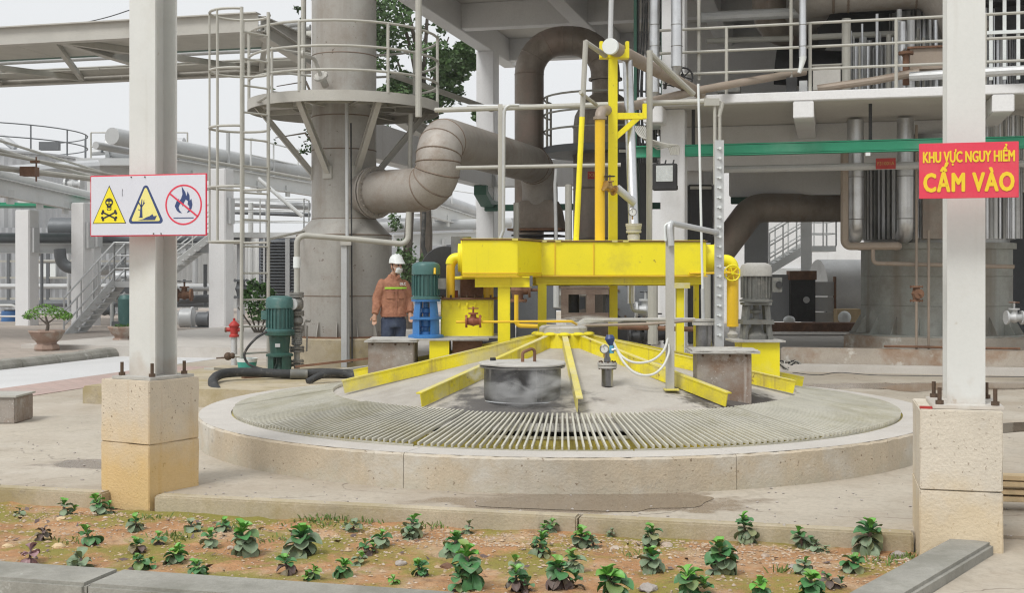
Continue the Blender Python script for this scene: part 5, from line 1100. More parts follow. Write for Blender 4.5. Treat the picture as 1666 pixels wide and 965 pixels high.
t = T('beige_box', 'beige sheet box behind the upper railing', 'box', P(1348, 147, 19.3)); MB().box(P(1345, 128, 19.4), (.42, .35, .40)).build('body', m_soffit, t, bev=.01); MB().box(P(1345, 108, 19.4), (.46, .4, .02)).build('lid', m_rail, t)
for i, (px, Y, r, m_, y1, lb) in enumerate([(1377, 19.2, .07, m_rail, 30, 'grey-brown upright left of the furnace fins on the upper floor'), (1392, 19.6, .05, m_alu, 70, 'bright slim upright left of the furnace fins'), (1404, 19.8, .06, m_gpipe, 60, 'pale upright left of the furnace fins'), (1412, 19.5, .03, m_alu, 75, 'thinnest bright upright before the furnace fins'), (1468, 18.9, .05, m_alu, 35, 'bright upright behind the rusty stub'), (1482, 19.0, .06, m_gpipe, 30, 'pale upright right of the rusty stub')]): pipe_thing('upper_pipe', lb, [P(px, y1, Y), P(px, 146, Y)], r, m_)
for i, (a_, b_, Y, r, m_, lb) in enumerate([((1140, 28), (1300, 20), 20.5, .09, m_gpipe, 'pale level pipe high behind the upper railing'), ((1150, 66), (1290, 62), 21, .05, m_rail, 'thin level pipe behind the upper railing'), ((1320, 60), (1460, 54), 20.0, .05, m_rail, 'thin level pipe across the furnace fins')]): pipe_thing('upper_pipe', lb, [P(*a_, Y), P(*b_, Y)], r, m_)
tb = T('tube_bank', 'bank of thin upright tubes above the upper floor beside the furnace', 'tubes', b(px_t(1440, 1.2), 1.2, SZ)); rn = random.Random(31)
for i in range(26):
    px = 1384+i*6.2+rn.uniform(-2, 2); d_ = rn.uniform(1.3, 2.2); MB().cyl(b(px_t(px, d_), d_, SZ), b(px_t(px, d_), d_, SZ+rn.uniform(.9, 1.5)), rn.choice((.018, .026, .04)), n=10).build('tube', rn.choice((m_alu, m_alud, m_gpipe, m_rail)), tb)
tb2 = T('tube_bank', 'bank of upright tubes hanging under the upper floor right of the red sign column', 'tubes', b(px_t(1640, 1.6), 1.6, 2.2))
for i in range(12):
    px = 1606+i*7; d_ = rn.uniform(1.6, 2.3); MB().cyl(b(px_t(px, d_), d_, 2.15), b(px_t(px, d_), d_, 4.1), rn.choice((.02, .03, .05)), n=10).build('tube', rn.choice((m_alu, m_alud, m_gpipe)), tb2)
# window grid at the far right
wg = T('window_grid', 'pale barred grid beside the right column at the top', 'grid', b(px_t(1640, .6), .6, SZ))
for i in range(6): t_ = px_t(1612, .6)+.19*i; MB().box(b(t_, .6, SZ+.9), (.05, .04, 1.5)).build('bar', m_whitep, wg)
for z in (.3, .85, 1.4): MB().box(b(px_t(1640, .56), .56, SZ+z), (1.3, .04, .05)).build('bar', m_whitep, wg)
# ------------------------------------------------------------------ vessel X310 and inverted-U duct
VY = 24.8; VC = Vector(((985-CX)/F*VY, VY, 0))
ve = T('process_vessel', 'tall brownish vessel with coned head behind the yellow mast', 'vessel', VC)
MB().lathe(VC, [(.65, 0), (.65, 4.55), (.62, 4.78), (.46, 5.08), (.27, 5.22), (.27, 5.5), (.34, 5.5), (.34, 5.54), (.2, 5.54)], 40).build('shell', m_duct, ve)
for z in (1.2, 2.3, 3.3, 4.55): MB().lathe(VC, [(.648, z-.02), (.67, z), (.648, z+.02)], 40).build('band', m_duct, ve)
MB().lathe(VC, [(.67, 3.98), (1.28, 3.98), (1.28, 4.12), (.67, 4.12)], 32, close=True).build('platform', m_dpipe, ve)
va = [VC+Vector((1.25*cos(radians(d)), 1.25*sin(radians(d)), 4.12)) for d in range(150, 400, 12)]
railing(ve, va, 1.0, (1.0, .66, .33), .024, m_rail, posts=va[::4])
ud = T('inverted_duct', 'brown inverted-U duct looping over into the vessel head', 'duct', P(862, 395, VY))
zt_ = HC+(HZ-66)/F*VY; xa = (861-CX)/F*VY
up_ = fillet([(xa, VY, 1.4), (xa, VY, zt_), (VC.x, VY, zt_), (VC.x, VY, 5.5)], .68, 9)
MB().tube(up_, .295, 28).build('shell', m_duct, ud)
for i in (1, 4, 7, 10, 11, 14, 17):
    d = (up_[min(i+1, len(up_)-1)]-up_[i-1]).normalized(); o_ = d.orthogonal().normalized(); MB().lathe(up_[i], [(.292, -.015), (.303, 0), (.292, .015)], 28, ax=(o_, d.cross(o_), d)).build('weld_seam', m_duct, ud)
tg = T('equipment_tag', 'small red tag plate reading X310 on the vessel', 'tag', P(966, 290, 24.0)); tc_ = P(966, 285, 24.0); MB().box(tc_, (.24, .012, .15), WX).build('plate', m_red, tg); text('X310', .10, m_tl, tg, tc_-Y_*.008, X_, Z, .001, .9)
# flood light on the white column
fl_ = T('flood_light', 'black square flood light on the white building column', 'lamp', P(1082, 312, 18.4)); fc = P(1082, 288, 18.5)
MB().box(fc, (.36, .14, .40)).build('housing', m_dark, fl_, bev=.01); MB().box(fc-V*.072+Z*.05, (.25, .01, .24)).build('reflector', m_lamp, fl_); MB().box(fc-V*.02-Z*.16, (.37, .2, .06)).build('lip', m_dark, fl_)
for i in range(3): MB().tube([fc+U*(.12*i-.12)+Z*.2, fc+U*(.12*i-.12)+Z*.26+V*.1], .012, 6).build('bracket', m_dark, fl_)
# ------------------------------------------------------------------ ground-floor machinery under and behind the duct
tr = T('cable_tray', 'dark green cable tray with hanging cables left of the white column', 'cable tray', b(-2.7, .8, 2.6))
MB().box(b(-2.62, 1.1, 4.6), (.05, .3, 6.2)).build('rail', m_dgreen, tr); MB().box(b(-2.18, 1.1, 4.6), (.05, .3, 6.2)).build('rail', m_dgreen, tr)
rn = random.Random(9)
for i in range(12): x = -2.56+.03*i; MB().tube(crom([b(x, 1.0, 7.4), b(x+rn.uniform(-.04, .04), .95, 5.8), b(x+rn.uniform(-.04, .04), .97, 4.6), b(x+rn.uniform(-.05, .05), 1.0, 3.4)], 3), .014, 5).build('cable', m_black, tr)
t = T('cable_bundle', 'slack bundle of pale cables drooping at the floor edge', 'cables', b(-2.3, .2, 3.6))
for i in range(7): MB().tube(crom([P(1030+3*i, 205, 18.8), P(1042+4*i, 222+3*i, 18.7), P(1062+3*i, 228+2*i, 18.6), P(1085+3*i, 236, 18.6), P(1092+2*i, 252, 18.6)], 4), .012, 5).build('cable', m_rail, t)
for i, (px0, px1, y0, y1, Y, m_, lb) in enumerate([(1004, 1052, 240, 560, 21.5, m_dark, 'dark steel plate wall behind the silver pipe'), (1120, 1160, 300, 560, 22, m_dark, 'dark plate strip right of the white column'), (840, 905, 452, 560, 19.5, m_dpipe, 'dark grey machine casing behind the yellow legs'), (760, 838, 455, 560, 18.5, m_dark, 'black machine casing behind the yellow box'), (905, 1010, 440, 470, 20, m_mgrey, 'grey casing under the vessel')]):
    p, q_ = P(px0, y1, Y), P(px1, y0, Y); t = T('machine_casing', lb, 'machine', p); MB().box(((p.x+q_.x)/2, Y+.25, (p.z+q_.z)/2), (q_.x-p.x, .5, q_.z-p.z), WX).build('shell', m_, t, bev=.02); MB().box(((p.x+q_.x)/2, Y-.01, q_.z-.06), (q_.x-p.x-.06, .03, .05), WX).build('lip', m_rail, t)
cd = T('flanged_cover', 'dark round bolted cover on the machine behind the hub', 'cover', P(1030, 520, 19)); cc = P(1032, 488, 19)
MB().lathe(cc, [(.001, .05), (.30, .05), (.34, .03), (.34, 0)], 32, ax=(X_, Z, -Y_)).build('disc', m_dpipe, cd); bolts(cd, cc-Y_*.04, X_, Z, -Y_, .29, 12, .018)
for i, (px, py, s_, m_, wh, lb) in enumerate([(842, 472, .30, m_rust, .12, 'rusty vertical valve between the yellow legs'), (918, 480, .34, m_vs, None, 'grey flanged valve stack left of the rusty frame'), (1050, 505, .26, m_gpipe, .07, 'pale valve on the drain behind the hub'), (1066, 545, .30, m_dark, .09, 'dark valve near the white column foot'), (1040, 548, .28, m_dark, None, 'dark flanged fitting right of the hub')]):
    valve('gate_valve', lb, P(px, py, 17.5), Z if i < 2 else X_, s_, m_, wh, up=(X_ if i < 2 else Z), wmat_=m_dark)
for i, (pts, r, m_, lb) in enumerate([([(905, 395), (905, 500)], .04, m_gpipe, 'pale vertical pipe left of the rusty frame'), ([(912, 395), (912, 455)], .028, m_rail, 'thin pipe beside the pale vertical one'), ([(840, 480), (840, 530), (900, 532)], .03, m_yel2, 'thin yellow pipe under the rusty valve'), ([(840, 330), (840, 400)], .05, m_rail, 'grey upright beside the hopper'), ([(905, 275), (903, 300), (905, 400)], .03, m_gpipe, 'bent conduit right of the hopper'), ([(925, 300), (925, 420)], .06, m_rail, 'grey square upright right of the hopper'), ([(1000, 532), (1130, 536)], .035, m_rust, 'rusty pipe behind the right beams'), ([(1150, 395), (1150, 530)], .05, m_rail, 'grey upright behind the level staff'), ([(1062, 457), (1062, 560)], .07, m_rail, 'brown-grey upright behind the flat post'), ([(690, 345), (688, 400), (700, 440)], .03, m_black, 'black cable hanging above the blue pump')]):
    pipe_thing('plant_pipe', lb, [P(x, y, 16.4 if i not in (3, 4, 5) else 20.5) for x, y in pts], r, m_, .06)
# louvred panels behind
t = T('brown_elbow_duct', 'dark brown duct sweeping down behind the grey pump', 'duct', P(1200, 400, 22.6))
MB().tube(fillet([P(1420, 338, 23.2), P(1225, 338, 22.8), P(1200, 372, 22.6), P(1165, 418, 22.4)], .5, 9), .27, 26).build('shell', m_duct, t)
bb('lower_panel', px_t(1190, 5.5), px_t(1400, 5.5), 5.3, 5.4, 2.95, 3.1, m_dgreen)
# ------------------------------------------------------------------ what shows through the building at the right
st0 = 33.0
wl = T('rear_building', 'pale rear building wall seen through the open ground floor', 'building', P(1330, 500, 40)); MB().box(P(1330, 420, 40), (12, .3, 7)).build('wall', m_bwhite, wl); MB().box(P(1330, 442, 39.8), (12, .1, .22)).build('band', m_gpipe, wl)
def stairs(name, label, p0, p1, wv, n, mat, rails=True, plat=None, cat='staircase'):
    t = T(name, label, cat, p0); d = p1-p0
    for e in (0, 1): MB().bar(p0+wv*e, p1+wv*e, .05, .2).build('stringer', mat, t)
    for i in range(1, n): c_ = p0+d*(i/n); MB().bar(c_, c_+wv, .22, .035).build('tread', mat, t)
    for e in (0, 1):
        if not rails: break
        for h_ in (1.0, .66, .33): MB().tube([p0+wv*e+Z*h_, p1+wv*e+Z*h_], .022, 6).build('rail', mat, t)
        for i in range(4): c_ = p0+d*(i/3)+wv*e; MB().cyl(c_, c_+Z*1.0, .022, n=6).build('post', mat, t)
    if plat is not None:
        MB().add([p1, p1+wv, p1+wv+plat, p1+plat, p1-Z*.15, p1+wv-Z*.15, p1+wv+plat-Z*.15, p1+plat-Z*.15], [(0, 1, 2, 3), (4, 5, 6, 7), (0, 1, 5, 4), (1, 2, 6, 5), (2, 3, 7, 6), (3, 0, 4, 7)]).build('landing', mat, t)
        for e in (0, 1):
            railing(t, [p1+wv*e, p1+wv*e+plat*.5, p1+wv*e+plat], 1.0, (1, .66, .33), .022, mat, n=6)
        railing(t, [p1+plat, p1+plat+wv], 1.0, (1, .66, .33), .022, mat, n=6)
    return t
stairs('steel_staircase', 'white steel staircase behind the building, seen through its ground floor', P(1252, 440, 33), P(1318, 400, 33), Y_*1.0, 9, m_rack, True, X_*.7)
bb('rear_column', px_t(1212, 8), px_t(1250, 8), 7.8, 8.2, 0, SZ-.15, m_corr); tag(MB().box((P(1312, 355, 32.5)+P(1312, 545, 32.5))/2, (.28, .28, 3.4)).build('white_post', m_rack), 'white post beside the rear white staircase', 'post')
t = T('lagged_tank', 'pale lagged horizontal tank behind the furnace', 'tank', P(1365, 525, 31)); MB().cyl(P(1330, 470, 31.5), P(1500, 470, 31.8), .75, n=32).build('shell', M('lagging', (.55, .55, .54), .45, .4, .12, 1.2, dirt=((.35, .34, .33), .55, .72, 2, .6), bump=.3, bs=5), t)
for px in (1345, 1392): MB().prism(P(px, 523, 30.6), X_, Z, [(-.05, 0), (.05, 0), (0, .3)], Y_*.1).build('saddle', m_dpipe, t)
t = T('switch_cabinet', 'dark rusty cabinet door with pale panels beside it', 'cabinet', P(1305, 525, 30)); MB().box(P(1304, 485, 30), (.60, .3, 1.15), WX).build('door', m_dark, t); MB().box(P(1304, 448, 29.98), (.66, .34, .22), WX).build('hood', m_rust, t)
for i in range(3): MB().box(P(1341, 470+25*i, 29.95), (.50, .1, .34), WX).build('panel', m_gpipe, t)
for x in (1324, 1358): MB().box(P(x, 492, 29.93), (.05, .12, 1.25), WX).build('frame', m_rust, t)
MB().box(P(1268, 485, 30.1), (.7, .2, 1.15), WX).build('side_panel', m_corr, t); MB().cyl(P(1312, 488, 29.84), P(1312, 488, 29.8), .08, n=16).build('dial', m_gpipe, t)
t = T('carton', 'open pale carton with a white sack beside the cabinet', 'box', P(1378, 525, 29.5)); MB().box(P(1378, 514, 29.5), (.55, .4, .34), WX).build('box', m_wood, t, bev=.01); MB().sphere(P(1374, 517, 29.25), .16, 12, 8, (1, 1, 1)).build('sack', m_whitep, t)
tag(MB().sphere(P(1284, 521, 29), .13, 12, 8, (1.1, 1, .8)).build('white_sack', m_whitep), 'crumpled white sack on the ledge below the cabinet', 'sack')
tag(MB().box(P(1330, 532, 28), (2.4, .4, .2), WX).build('rear_ledge', m_rust), 'low brown ledge in front of the rear cabinet', 'ledge')

# ================================================================== ROAD, PAVEMENT, KERBS
def strip(name, u0, u1, v0, v1, z, mat): return S(name, MB().box(UV((u0+u1)/2, (v0+v1)/2, z/2-.05), (u1-u0, v1-v0, z+.1)), mat)
def brick_extra(sx, sy, c2):
    def f(n, L, g, c, mix, ramp, noise, mul):
        mp = n.new('ShaderNodeMapping'); mp.inputs['Rotation'].default_value = (0, 0, A); L.new(g.outputs['Position'], mp.inputs['Vector'])
        br = n.new('ShaderNodeTexBrick'); br.inputs['Scale'].default_value = 1; br.inputs['Brick Width'].default_value = sx; br.inputs['Row Height'].default_value = sy; br.inputs['Mortar Size'].default_value = .012
        br.inputs['Color1'].default_value = (.9, .9, .9, 1); br.inputs['Color2'].default_value = (.55, .55, .55, 1); br.inputs['Mortar'].default_value = (0, 0, 0, 1); L.new(mp.outputs[0], br.inputs['Vector'])
        return mix(br.outputs['Color'], c2, c)
    return f
m_pave = M('brick_paving', (.47, .40, .35), .85, 0, .12, 1, dirt=((.36, .32, .27), .5, .7, .6, .6), bump=.1, extra=brick_extra(.4, .2, (.26, .23, .19)))
m_pave2 = M('pink_brick_paving', (.50, .36, .32), .85, 0, .1, 1, dirt=((.45, .40, .36), .5, .7, .8, .6), bump=.1, extra=brick_extra(.3, .15, (.33, .26, .23)))
strip('road', -13.3, -11.1, 9, 70, .004, m_road); strip('brick_path', -11.1, -10.05, 9, 19, .008, m_pave2); strip('pavement', -60, -13.55, 5, 100, .12, m_pave)
ks = T('road_kerb', 'line of rounded concrete kerb stones along the far side of the road', 'kerb', UV(-13.4, 20, 0))
k0 = None
for i in range(28):
    v = 11+i*1.02
    if k0 is None: k0 = MB().section(UV(-13.42, v), UV(-13.42, v+1.0), [(-.16, -.05), (.16, -.05), (.16, .06), (.10, .14), (.0, .165), (-.16, .15)]).build('kerb_stone', m_kerb, ks, bev=.01); base = V*0
    else: o = bpy.data.objects.new('kerb_stone', k0.data); COL.objects.link(o); o.parent = ks; o.location = V*(i*1.02)+Vector((random.uniform(-.01, .01), 0, random.uniform(-.012, .012)))
S('soil_bed', MB().box(P(322, 552, 33), (3.2, 1.6, .3), WX), m_rust)
cb = T('concrete_block', 'stained concrete block at the left picture edge', 'block', G(10, 690)); c = G(-8, 690); MB().box(c+Vector((0, .25, .14)), (.42, .5, .28), WX).build('body', m_rustb, cb, bev=.01); MB().box(c+Vector((0, .25, .29)), (.46, .54, .02), WX).build('lid', m_rail, cb)

# ================================================================== PIPE BRIDGE OVERHEAD
gA = Vector((-4.54, 22, 0)); gz1 = 6.275
def gq_(s, d, z): return gA+U*s+V*d+Z*z
pg = T('pipe_bridge', 'grey steel pipe bridge crossing overhead behind the left column', 'pipe bridge', gq_(-6, 2, 5.9))
MB().ibeam(gq_(-16, 0, gz1-.175), gq_(0, 0, gz1-.175), .2, .35, .022, .016).build('girder', m_grey, pg)
MB().ibeam(gq_(-16, 4.4, gz1-.175), gq_(0, 4.4, gz1-.175), .2, .35, .022, .016).build('girder', m_grey, pg)
for s in (-13, -8.6, -4.2, 0): MB().ibeam(gq_(s, .1, gz1-.18), gq_(s, 4.3, gz1-.18), .16, .28, .02, .014).build('cross_beam', m_grey, pg)
for s in (-13, -8.6, -4.2):
    MB().bar(gq_(s+.1, .15, gz1-.28), gq_(s+2.2, 4.2, gz1-.28), .12, .12).build('brace', m_rail, pg); MB().bar(gq_(s+4.3, .15, gz1-.28), gq_(s+2.2, 4.2, gz1-.28), .10, .1).build('brace', m_rail, pg)
for d, r, m_ in ((1.2, .07, m_gpipe), (1.6, .06, m_gpipe), (2.3, .09, m_rail), (3.5, .06, m_gpipe)): MB().cyl(gq_(-16, d, gz1+.03), gq_(.3, d, gz1+.03), r, n=12).build('pipe', m_, pg)
MB().box(gq_(-8, 2.9, gz1+.02), (16, .7, .04)).build('green_plate', m_dgreen, pg)
for k_ in range(6): MB().box(gq_(-14.7+2.62*k_, 1.05, gz1-.20), (2.6, 1.9, .03)).build('deck_plate', m_rail, pg); MB().box(gq_(-14.7+2.62*k_, 3.95, gz1-.20), (2.6, .8, .03)).build('deck_plate', m_rail, pg)
MB().ibeam(gq_(.0, .2, gz1-.3), gq_(1.9, 4.5, 4.4), .24, .26, .02, .016).build('slanting_leg', m_grey, pg)
MB().ibeam(gq_(.3, 2.2, gz1-.2), gq_(1.2, 3.6, 4.0), .2, .22, .02, .016).build('slanting_leg', m_rail, pg)
tag(MB().tube(crom([P(120, 40, 30), P(180, 26, 27), P(260, -2, 24)], 5), .012, 5).build('overhead_wire', m_dark), 'thin wire hanging above the pipe bridge', 'wire')

# ================================================================== FAR LEFT: RACKS, TANK, BUILDINGS
def corr_wall(name, label, p, q_, z0, z1, mat, cat='building', pitch=.25, amp=.03):
    t = T(name, label, cat, (p+q_)/2+Z*z0); d = (q_-p); L_ = d.length; d.normalize(); n_ = Vector((-d.y, d.x, 0)); k = int(L_/pitch)*2; pl = []
    for i in range(k+1): pl.append(p+d*(L_*i/k)+n_*(amp if i % 2 else -amp))
    MB().add([Vector((v.x, v.y, z0)) for v in pl]+[Vector((v.x, v.y, z1)) for v in pl], [(i, i+1, k+2+i, k+1+i) for i in range(k)]).build('sheet_wall', mat, t, smooth=0); return t
cw = corr_wall('warehouse', 'grey corrugated warehouse wall at the far left', P(-150, 440, 47), P(232, 440, 47), 0, 3.35, m_corr)
for y in (425, 452, 486): MB().bar(P(-60, y, 43), P(225, y, 43), .07, .07).build('girt', m_rail, cw)
for px in (14, 52, 78, 200): MB().bar(P(px, 400, 43), P(px, 500, 43), .1, .1, Y_).build('wall_post', m_dpipe, cw)
MB().box(P(76, 440, 46.7), (.7, .1, .5), WX).build('window', m_whitep, cw)
corr_wall('white_shed', 'pale ribbed shed wall behind the white stairs', P(280, 440, 46), P(428, 440, 46), .3, 3.0, m_rack, 'building', .2, .03)
tk = T('storage_tank', 'big corrugated storage tank with railed roof at the far left', 'tank', Vector((-22.2, 51, 0)))
nn = 180; q = MB(); prof = [(4.4, 3.0), (4.4, 6.3)]; tc2 = Vector((-22.2, 51, 0)); vs_ = []
for i in range(nn):
    a = 2*pi*i/nn; r = 4.4+(.05 if i % 2 else 0); vs_ += [tc2+Vector((r*cos(a), r*sin(a), 0)), tc2+Vector((r*cos(a), r*sin(a), 6.3))]
q.add(vs_, [(2*i, 2*((i+1) % nn), 2*((i+1) % nn)+1, 2*i+1) for i in range(nn)]); q.build('shell', m_clad, tk, smooth=0)
MB().lathe(tc2, [(4.5, 6.28), (4.5, 6.36), (4.3, 6.4), (.3, 6.95), (.001, 6.97)], 48).build('roof', m_clad, tk)
ra = [tc2+Vector((4.35*cos(radians(d)), 4.35*sin(radians(d)), 6.38)) for d in range(200, 440, 8)]; railing(tk, ra, 1.05, (1, .5), .03, m_dpipe, posts=ra[::3], n=6)
MB().tube(fillet([tc2+Vector((1.2, -2.2, 6.6)), tc2+Vector((1.9, -2.2, 7.05)), tc2+Vector((2.5, -2.2, 6.6))], .3), .16, 10).build('vent', m_clad, tk)
MB().box(tc2+Vector((4.0, -2.6, 6.62)), (.75, .3, .32), WX).build('roof_hatch', m_dpipe, tk)
hx = T('heat_exchanger', 'horizontal pale vessel on a platform behind the left column', 'vessel', P(195, 262, 44))
MB().cyl(P(178, 243, 44), P(300, 243, 44), .42, n=24).build('shell', m_clad, hx); flange(hx, P(181, 243, 44), X_, .52, .14, m_gpipe, 12); MB().tube([P(150, 248, 44), P(178, 246, 44)], .12, 10).build('inlet', m_gpipe, hx)
MB().box(P(225, 268, 44), (3.6, 2.5, .25), WX).build('deck', m_gpipe, hx); handwheel(hx, P(166, 235, 43.8), Z, .22, m_dpipe); MB().cyl(P(166, 235, 43.8), P(166, 248, 43.8), .05, n=6).build('stem', m_dpipe, hx)
railing(hx, [P(148, 262, 43), P(215, 262, 43), P(305, 262, 43)], 1.0, (1, .5), .03, m_rail, n=6)
MB().box(P(225, 300, 44.5), (3.2, 1.5, 1.2), WX).build('base', m_rack, hx)
def rack(label, p, q_, h_, pipes, group=None, mat=None, name='pipe_rack'):
    t = T(name, label, 'pipe rack', (p+q_)/2); MB().ibeam(p, q_, .22, h_, .03, .02).build('girder', mat or m_rack, t)
    d = (q_-p).normalized(); s = d.cross(Z)
    for (o_, z_, r, m_) in pipes: MB().cyl(p+s*o_+Z*z_-d*2, q_+s*o_+Z*z_+d*1, r, n=14).build('pipe', m_, t)
    for k in range(5): c_ = p.lerp(q_, (k+.5)/5); MB().bar(c_-s*.1, c_-s*1.3, .12, .12).build('bracket', mat or m_rack, t); MB().box(c_-Z*(h_/2-.03)+s*.02, (.05, .25, h_-.08)).build('stiffener', mat or m_rack, t)
    return t
rack('pale pipe rack receding at the left edge', P(-70, 290, 27.5), P(160, 338, 38), .44, [(-.15, .36, .12, m_rack), (-.55, .33, .1, m_gpipe), (.2, .85, .05, m_rail), (-.2, 1.2, .035, m_rail)])
t = T('rusty_pipe_shoe', 'rusty box round the thin pipe on the left rack', 'pipe support', P(48, 300, 29.5)); MB().box(P(48, 279, 29.5), (.36, .3, .22), WX).build('box', m_rust, t); MB().cyl(P(59, 255, 29.5), P(59, 295, 29.5), .02, n=6).build('rod', m_rust, t); MB().box(P(57, 263, 29.5), (.2, .1, .06), WX).build('clip', m_rust, t)
MBp = pipe_thing
MBp('rack_pipe', 'thin grey pipe slanting across the left rack through the rusty box', [P(-40, 268, 28.6), P(150, 291, 31.5)], .07, m_rail)
MBp('rack_pipe', 'upper thin pipe slanting down behind the hazard board', [P(-40, 242, 28.6), P(215, 291, 33)], .04, m_rail)
MBp('fat_pipe', 'fat pale pipe behind the left rack below the tank', [P(-40, 283, 40), P(160, 270, 42)], .22, m_clad)
rack('pale pipe rack receding behind the ladder toward the tower', P(285, 272, 33), P(530, 312, 41), .42, [(-.5, .62, .22, m_gpipe), (-1.0, .4, .1, m_gpipe), (.1, .3, .05, m_rail)])
rr_ = T('walkway_railing', 'thin railing on the far rack left of the tower', 'railing', P(450, 290, 38)); railing(rr_, [P(408, 279, 37), P(445, 286, 38.4), P(485, 294, 40)], 1.0, (1, .5), .03, m_rack, n=6)
for px, yb, Y, yt, w_, lb in ((44, 536, 35, 342, .46, 'left one of the white columns under the left rack'), (133, 545, 33.4, 330, .40, 'white column partly behind the hazard board'), (148, 540, 35, 330, .4, 'white column just behind another left of the steel column'), (360, 541, 33.5, 275, .50, 'white column behind the caged ladder')):
    p = P(px, yb, Y); p.z = .1; t = T('white_column', lb, 'column', p, 'white columns carrying the pipe racks'); zt2 = P(px, yt, Y).z
    MB().box(p+Z*(zt2-.1)/2, (w_, w_, zt2-.1)).build('shaft', m_bwhite, t, bev=.02); MB().box(p+U*(w_/2+.04)+Z*(zt2*.72), (.1, .25, .7)).build('pad', m_gpipe, t)
rack('lower pipe rack with dark pipes at the far left', P(-60, 404, 36.5), P(345, 404, 36.5), .30, [(-.3, .30, .17, m_dpipe), (-.8, .25, .12, m_gpipe)], mat=m_gpipe)
t = T('dark_drum', 'dark horizontal drum on the far left rack', 'drum', P(108, 388, 38)); MB().cyl(P(84, 372, 38), P(150, 372, 38), .34, n=24).build('shell', m_dpipe, t); MB().box(P(105, 391, 38), (.9, .5, .1), WX).build('saddle', m_gpipe, t)
MBp('elbow_pipe', 'dark elbow pipe below the far left rack', [P(97, 405, 36), P(100, 436, 36), P(160, 436, 36)], .17, m_dpipe, .35, 'pipe', 14)
S('green_soffit', MB().box(P(40, 334, 36), (4.2, 1.2, .1), WX), m_beam)
m_stair = m_rack
stairs('steel_staircase', 'grey steel stairs with railings at the far left', P(104, 552, 30), P(186, 458, 31.5), Y_*.9, 10, m_gpipe, True, X_*1.1)
stairs('steel_staircase', 'white steel stairs rising behind the left column and ladder', P(232, 470, 35), P(352, 378, 36.5), Y_*.9, 12, m_rack, True, X_*2.6)
MBp('thin_mast', 'thin vertical mast behind the caged ladder', [P(371, 216, 36), P(371, 420, 36)], .06, m_gpipe); MBp('thin_brace', 'slanting pale brace left of the tower', [P(420, 290, 36), P(492, 352, 36)], .06, m_rack)
lo = T('louvre_wall', 'dark blue louvred wall panel left of the tower', 'louvre', P(452, 485, 40)); MB().box(P(452, 435, 40.2), (1.2, .1, 2.0), WX).build('backing', m_navy, lo); MB().box(P(468, 437, 39.95), (.14, .12, 2.1), WX).build('mullion', m_gpipe, lo); MB().box(P(430, 437, 39.95), (.06, .12, 2.1), WX).build('mullion', m_gpipe, lo)
l0 = None
for i in range(20):
    c_ = P(452, 392, 40)-Z*(.1*i)
    if l0 is None: l0 = MB().box(c_, (1.14, .16, .025), (X_, Vector((0, .8, .6)), Vector((0, -.6, .8)))).build('slat', m_dpipe, lo)
    else: o = bpy.data.objects.new('slat', l0.data); COL.objects.link(o); o.parent = lo; o.location = -Z*.1*i
for i, (px, py, Y, r, L_, m_, lb) in enumerate([(305, 518, 34, .28, 26, m_gpipe, 'grey motor lying behind the left steel column'), (332, 520, 33.6, .2, 24, m_dpipe, 'dark pump coupled to the grey motor'), (205, 510, 34, .22, 0, m_teal, 'teal upright pump under the far stairs'), (205, 452, 35, .2, 40, m_clad, 'pale pipe end under the far stairs')]):
    t = T('far_pump' if i < 3 else 'far_pipe', lb, 'pump' if i < 3 else 'pipe', P(px, py+18, Y)); c_ = P(px, py, Y)
    if L_: MB().tube([c_-X_*wid(L_/2, Y), c_-X_*wid(L_/2-3, Y), c_+X_*wid(L_/2-4, Y), c_+X_*wid(L_/2, Y)], [r*.8, r, r, r*.6], 18).build('casing', m_, t); flange(t, c_+X_*wid(L_/2-5, Y), X_, r*1.15, .06, m_)
    else: MB().lathe(c_, [(.3, -.5), (.3, -.4), (.2, -.35), (.22, .4), (.15, .5), (.001, .52)], 18).build('casing', m_, t)
    MB().box(c_-Z*(r+.12), (.7, .3, .24), WX).build('base', m_dpipe, t)
for i, (y, r, m_, lb) in enumerate([(466, .09, m_gpipe, 'thin level pipe low behind the left columns'), (494, .12, m_dpipe, 'dark level pipe near the ground at the far left'), (510, .05, m_gpipe, 'thin rail near the ground at the far left')]): MBp('ground_pipe', lb, [P(-40, y, 41), P(345, y, 39)], r, m_)
t = T('blue_drum', 'blue plastic drum behind the railing at the far left', 'drum', P(18, 528, 38)); MB().lathe(P(18, 528, 38), [(.001, 0), (.28, 0), (.3, .1), (.28, .2), (.3, .3), (.28, .42), (.001, .42)], 20).build('shell', M('blue_plastic', (.05, .16, .38), .4, bump=0), t); MB().cyl(P(18, 528, 38)+Z*.42, P(18, 528, 38)+Z*.45, .2, n=16).build('lid', m_dark, t)
rl2 = T('tube_railing', 'bent tube railing at the far left edge', 'railing', P(10, 530, 36)); MB().tube(fillet([P(-40, 497, 36), P(28, 497, 36), P(31, 535, 36)], .2), .04, 8).build('rail', m_rack, rl2); MB().tube([P(-40, 515, 36), P(28, 515, 36)], .03, 8).build('rail', m_rack, rl2)
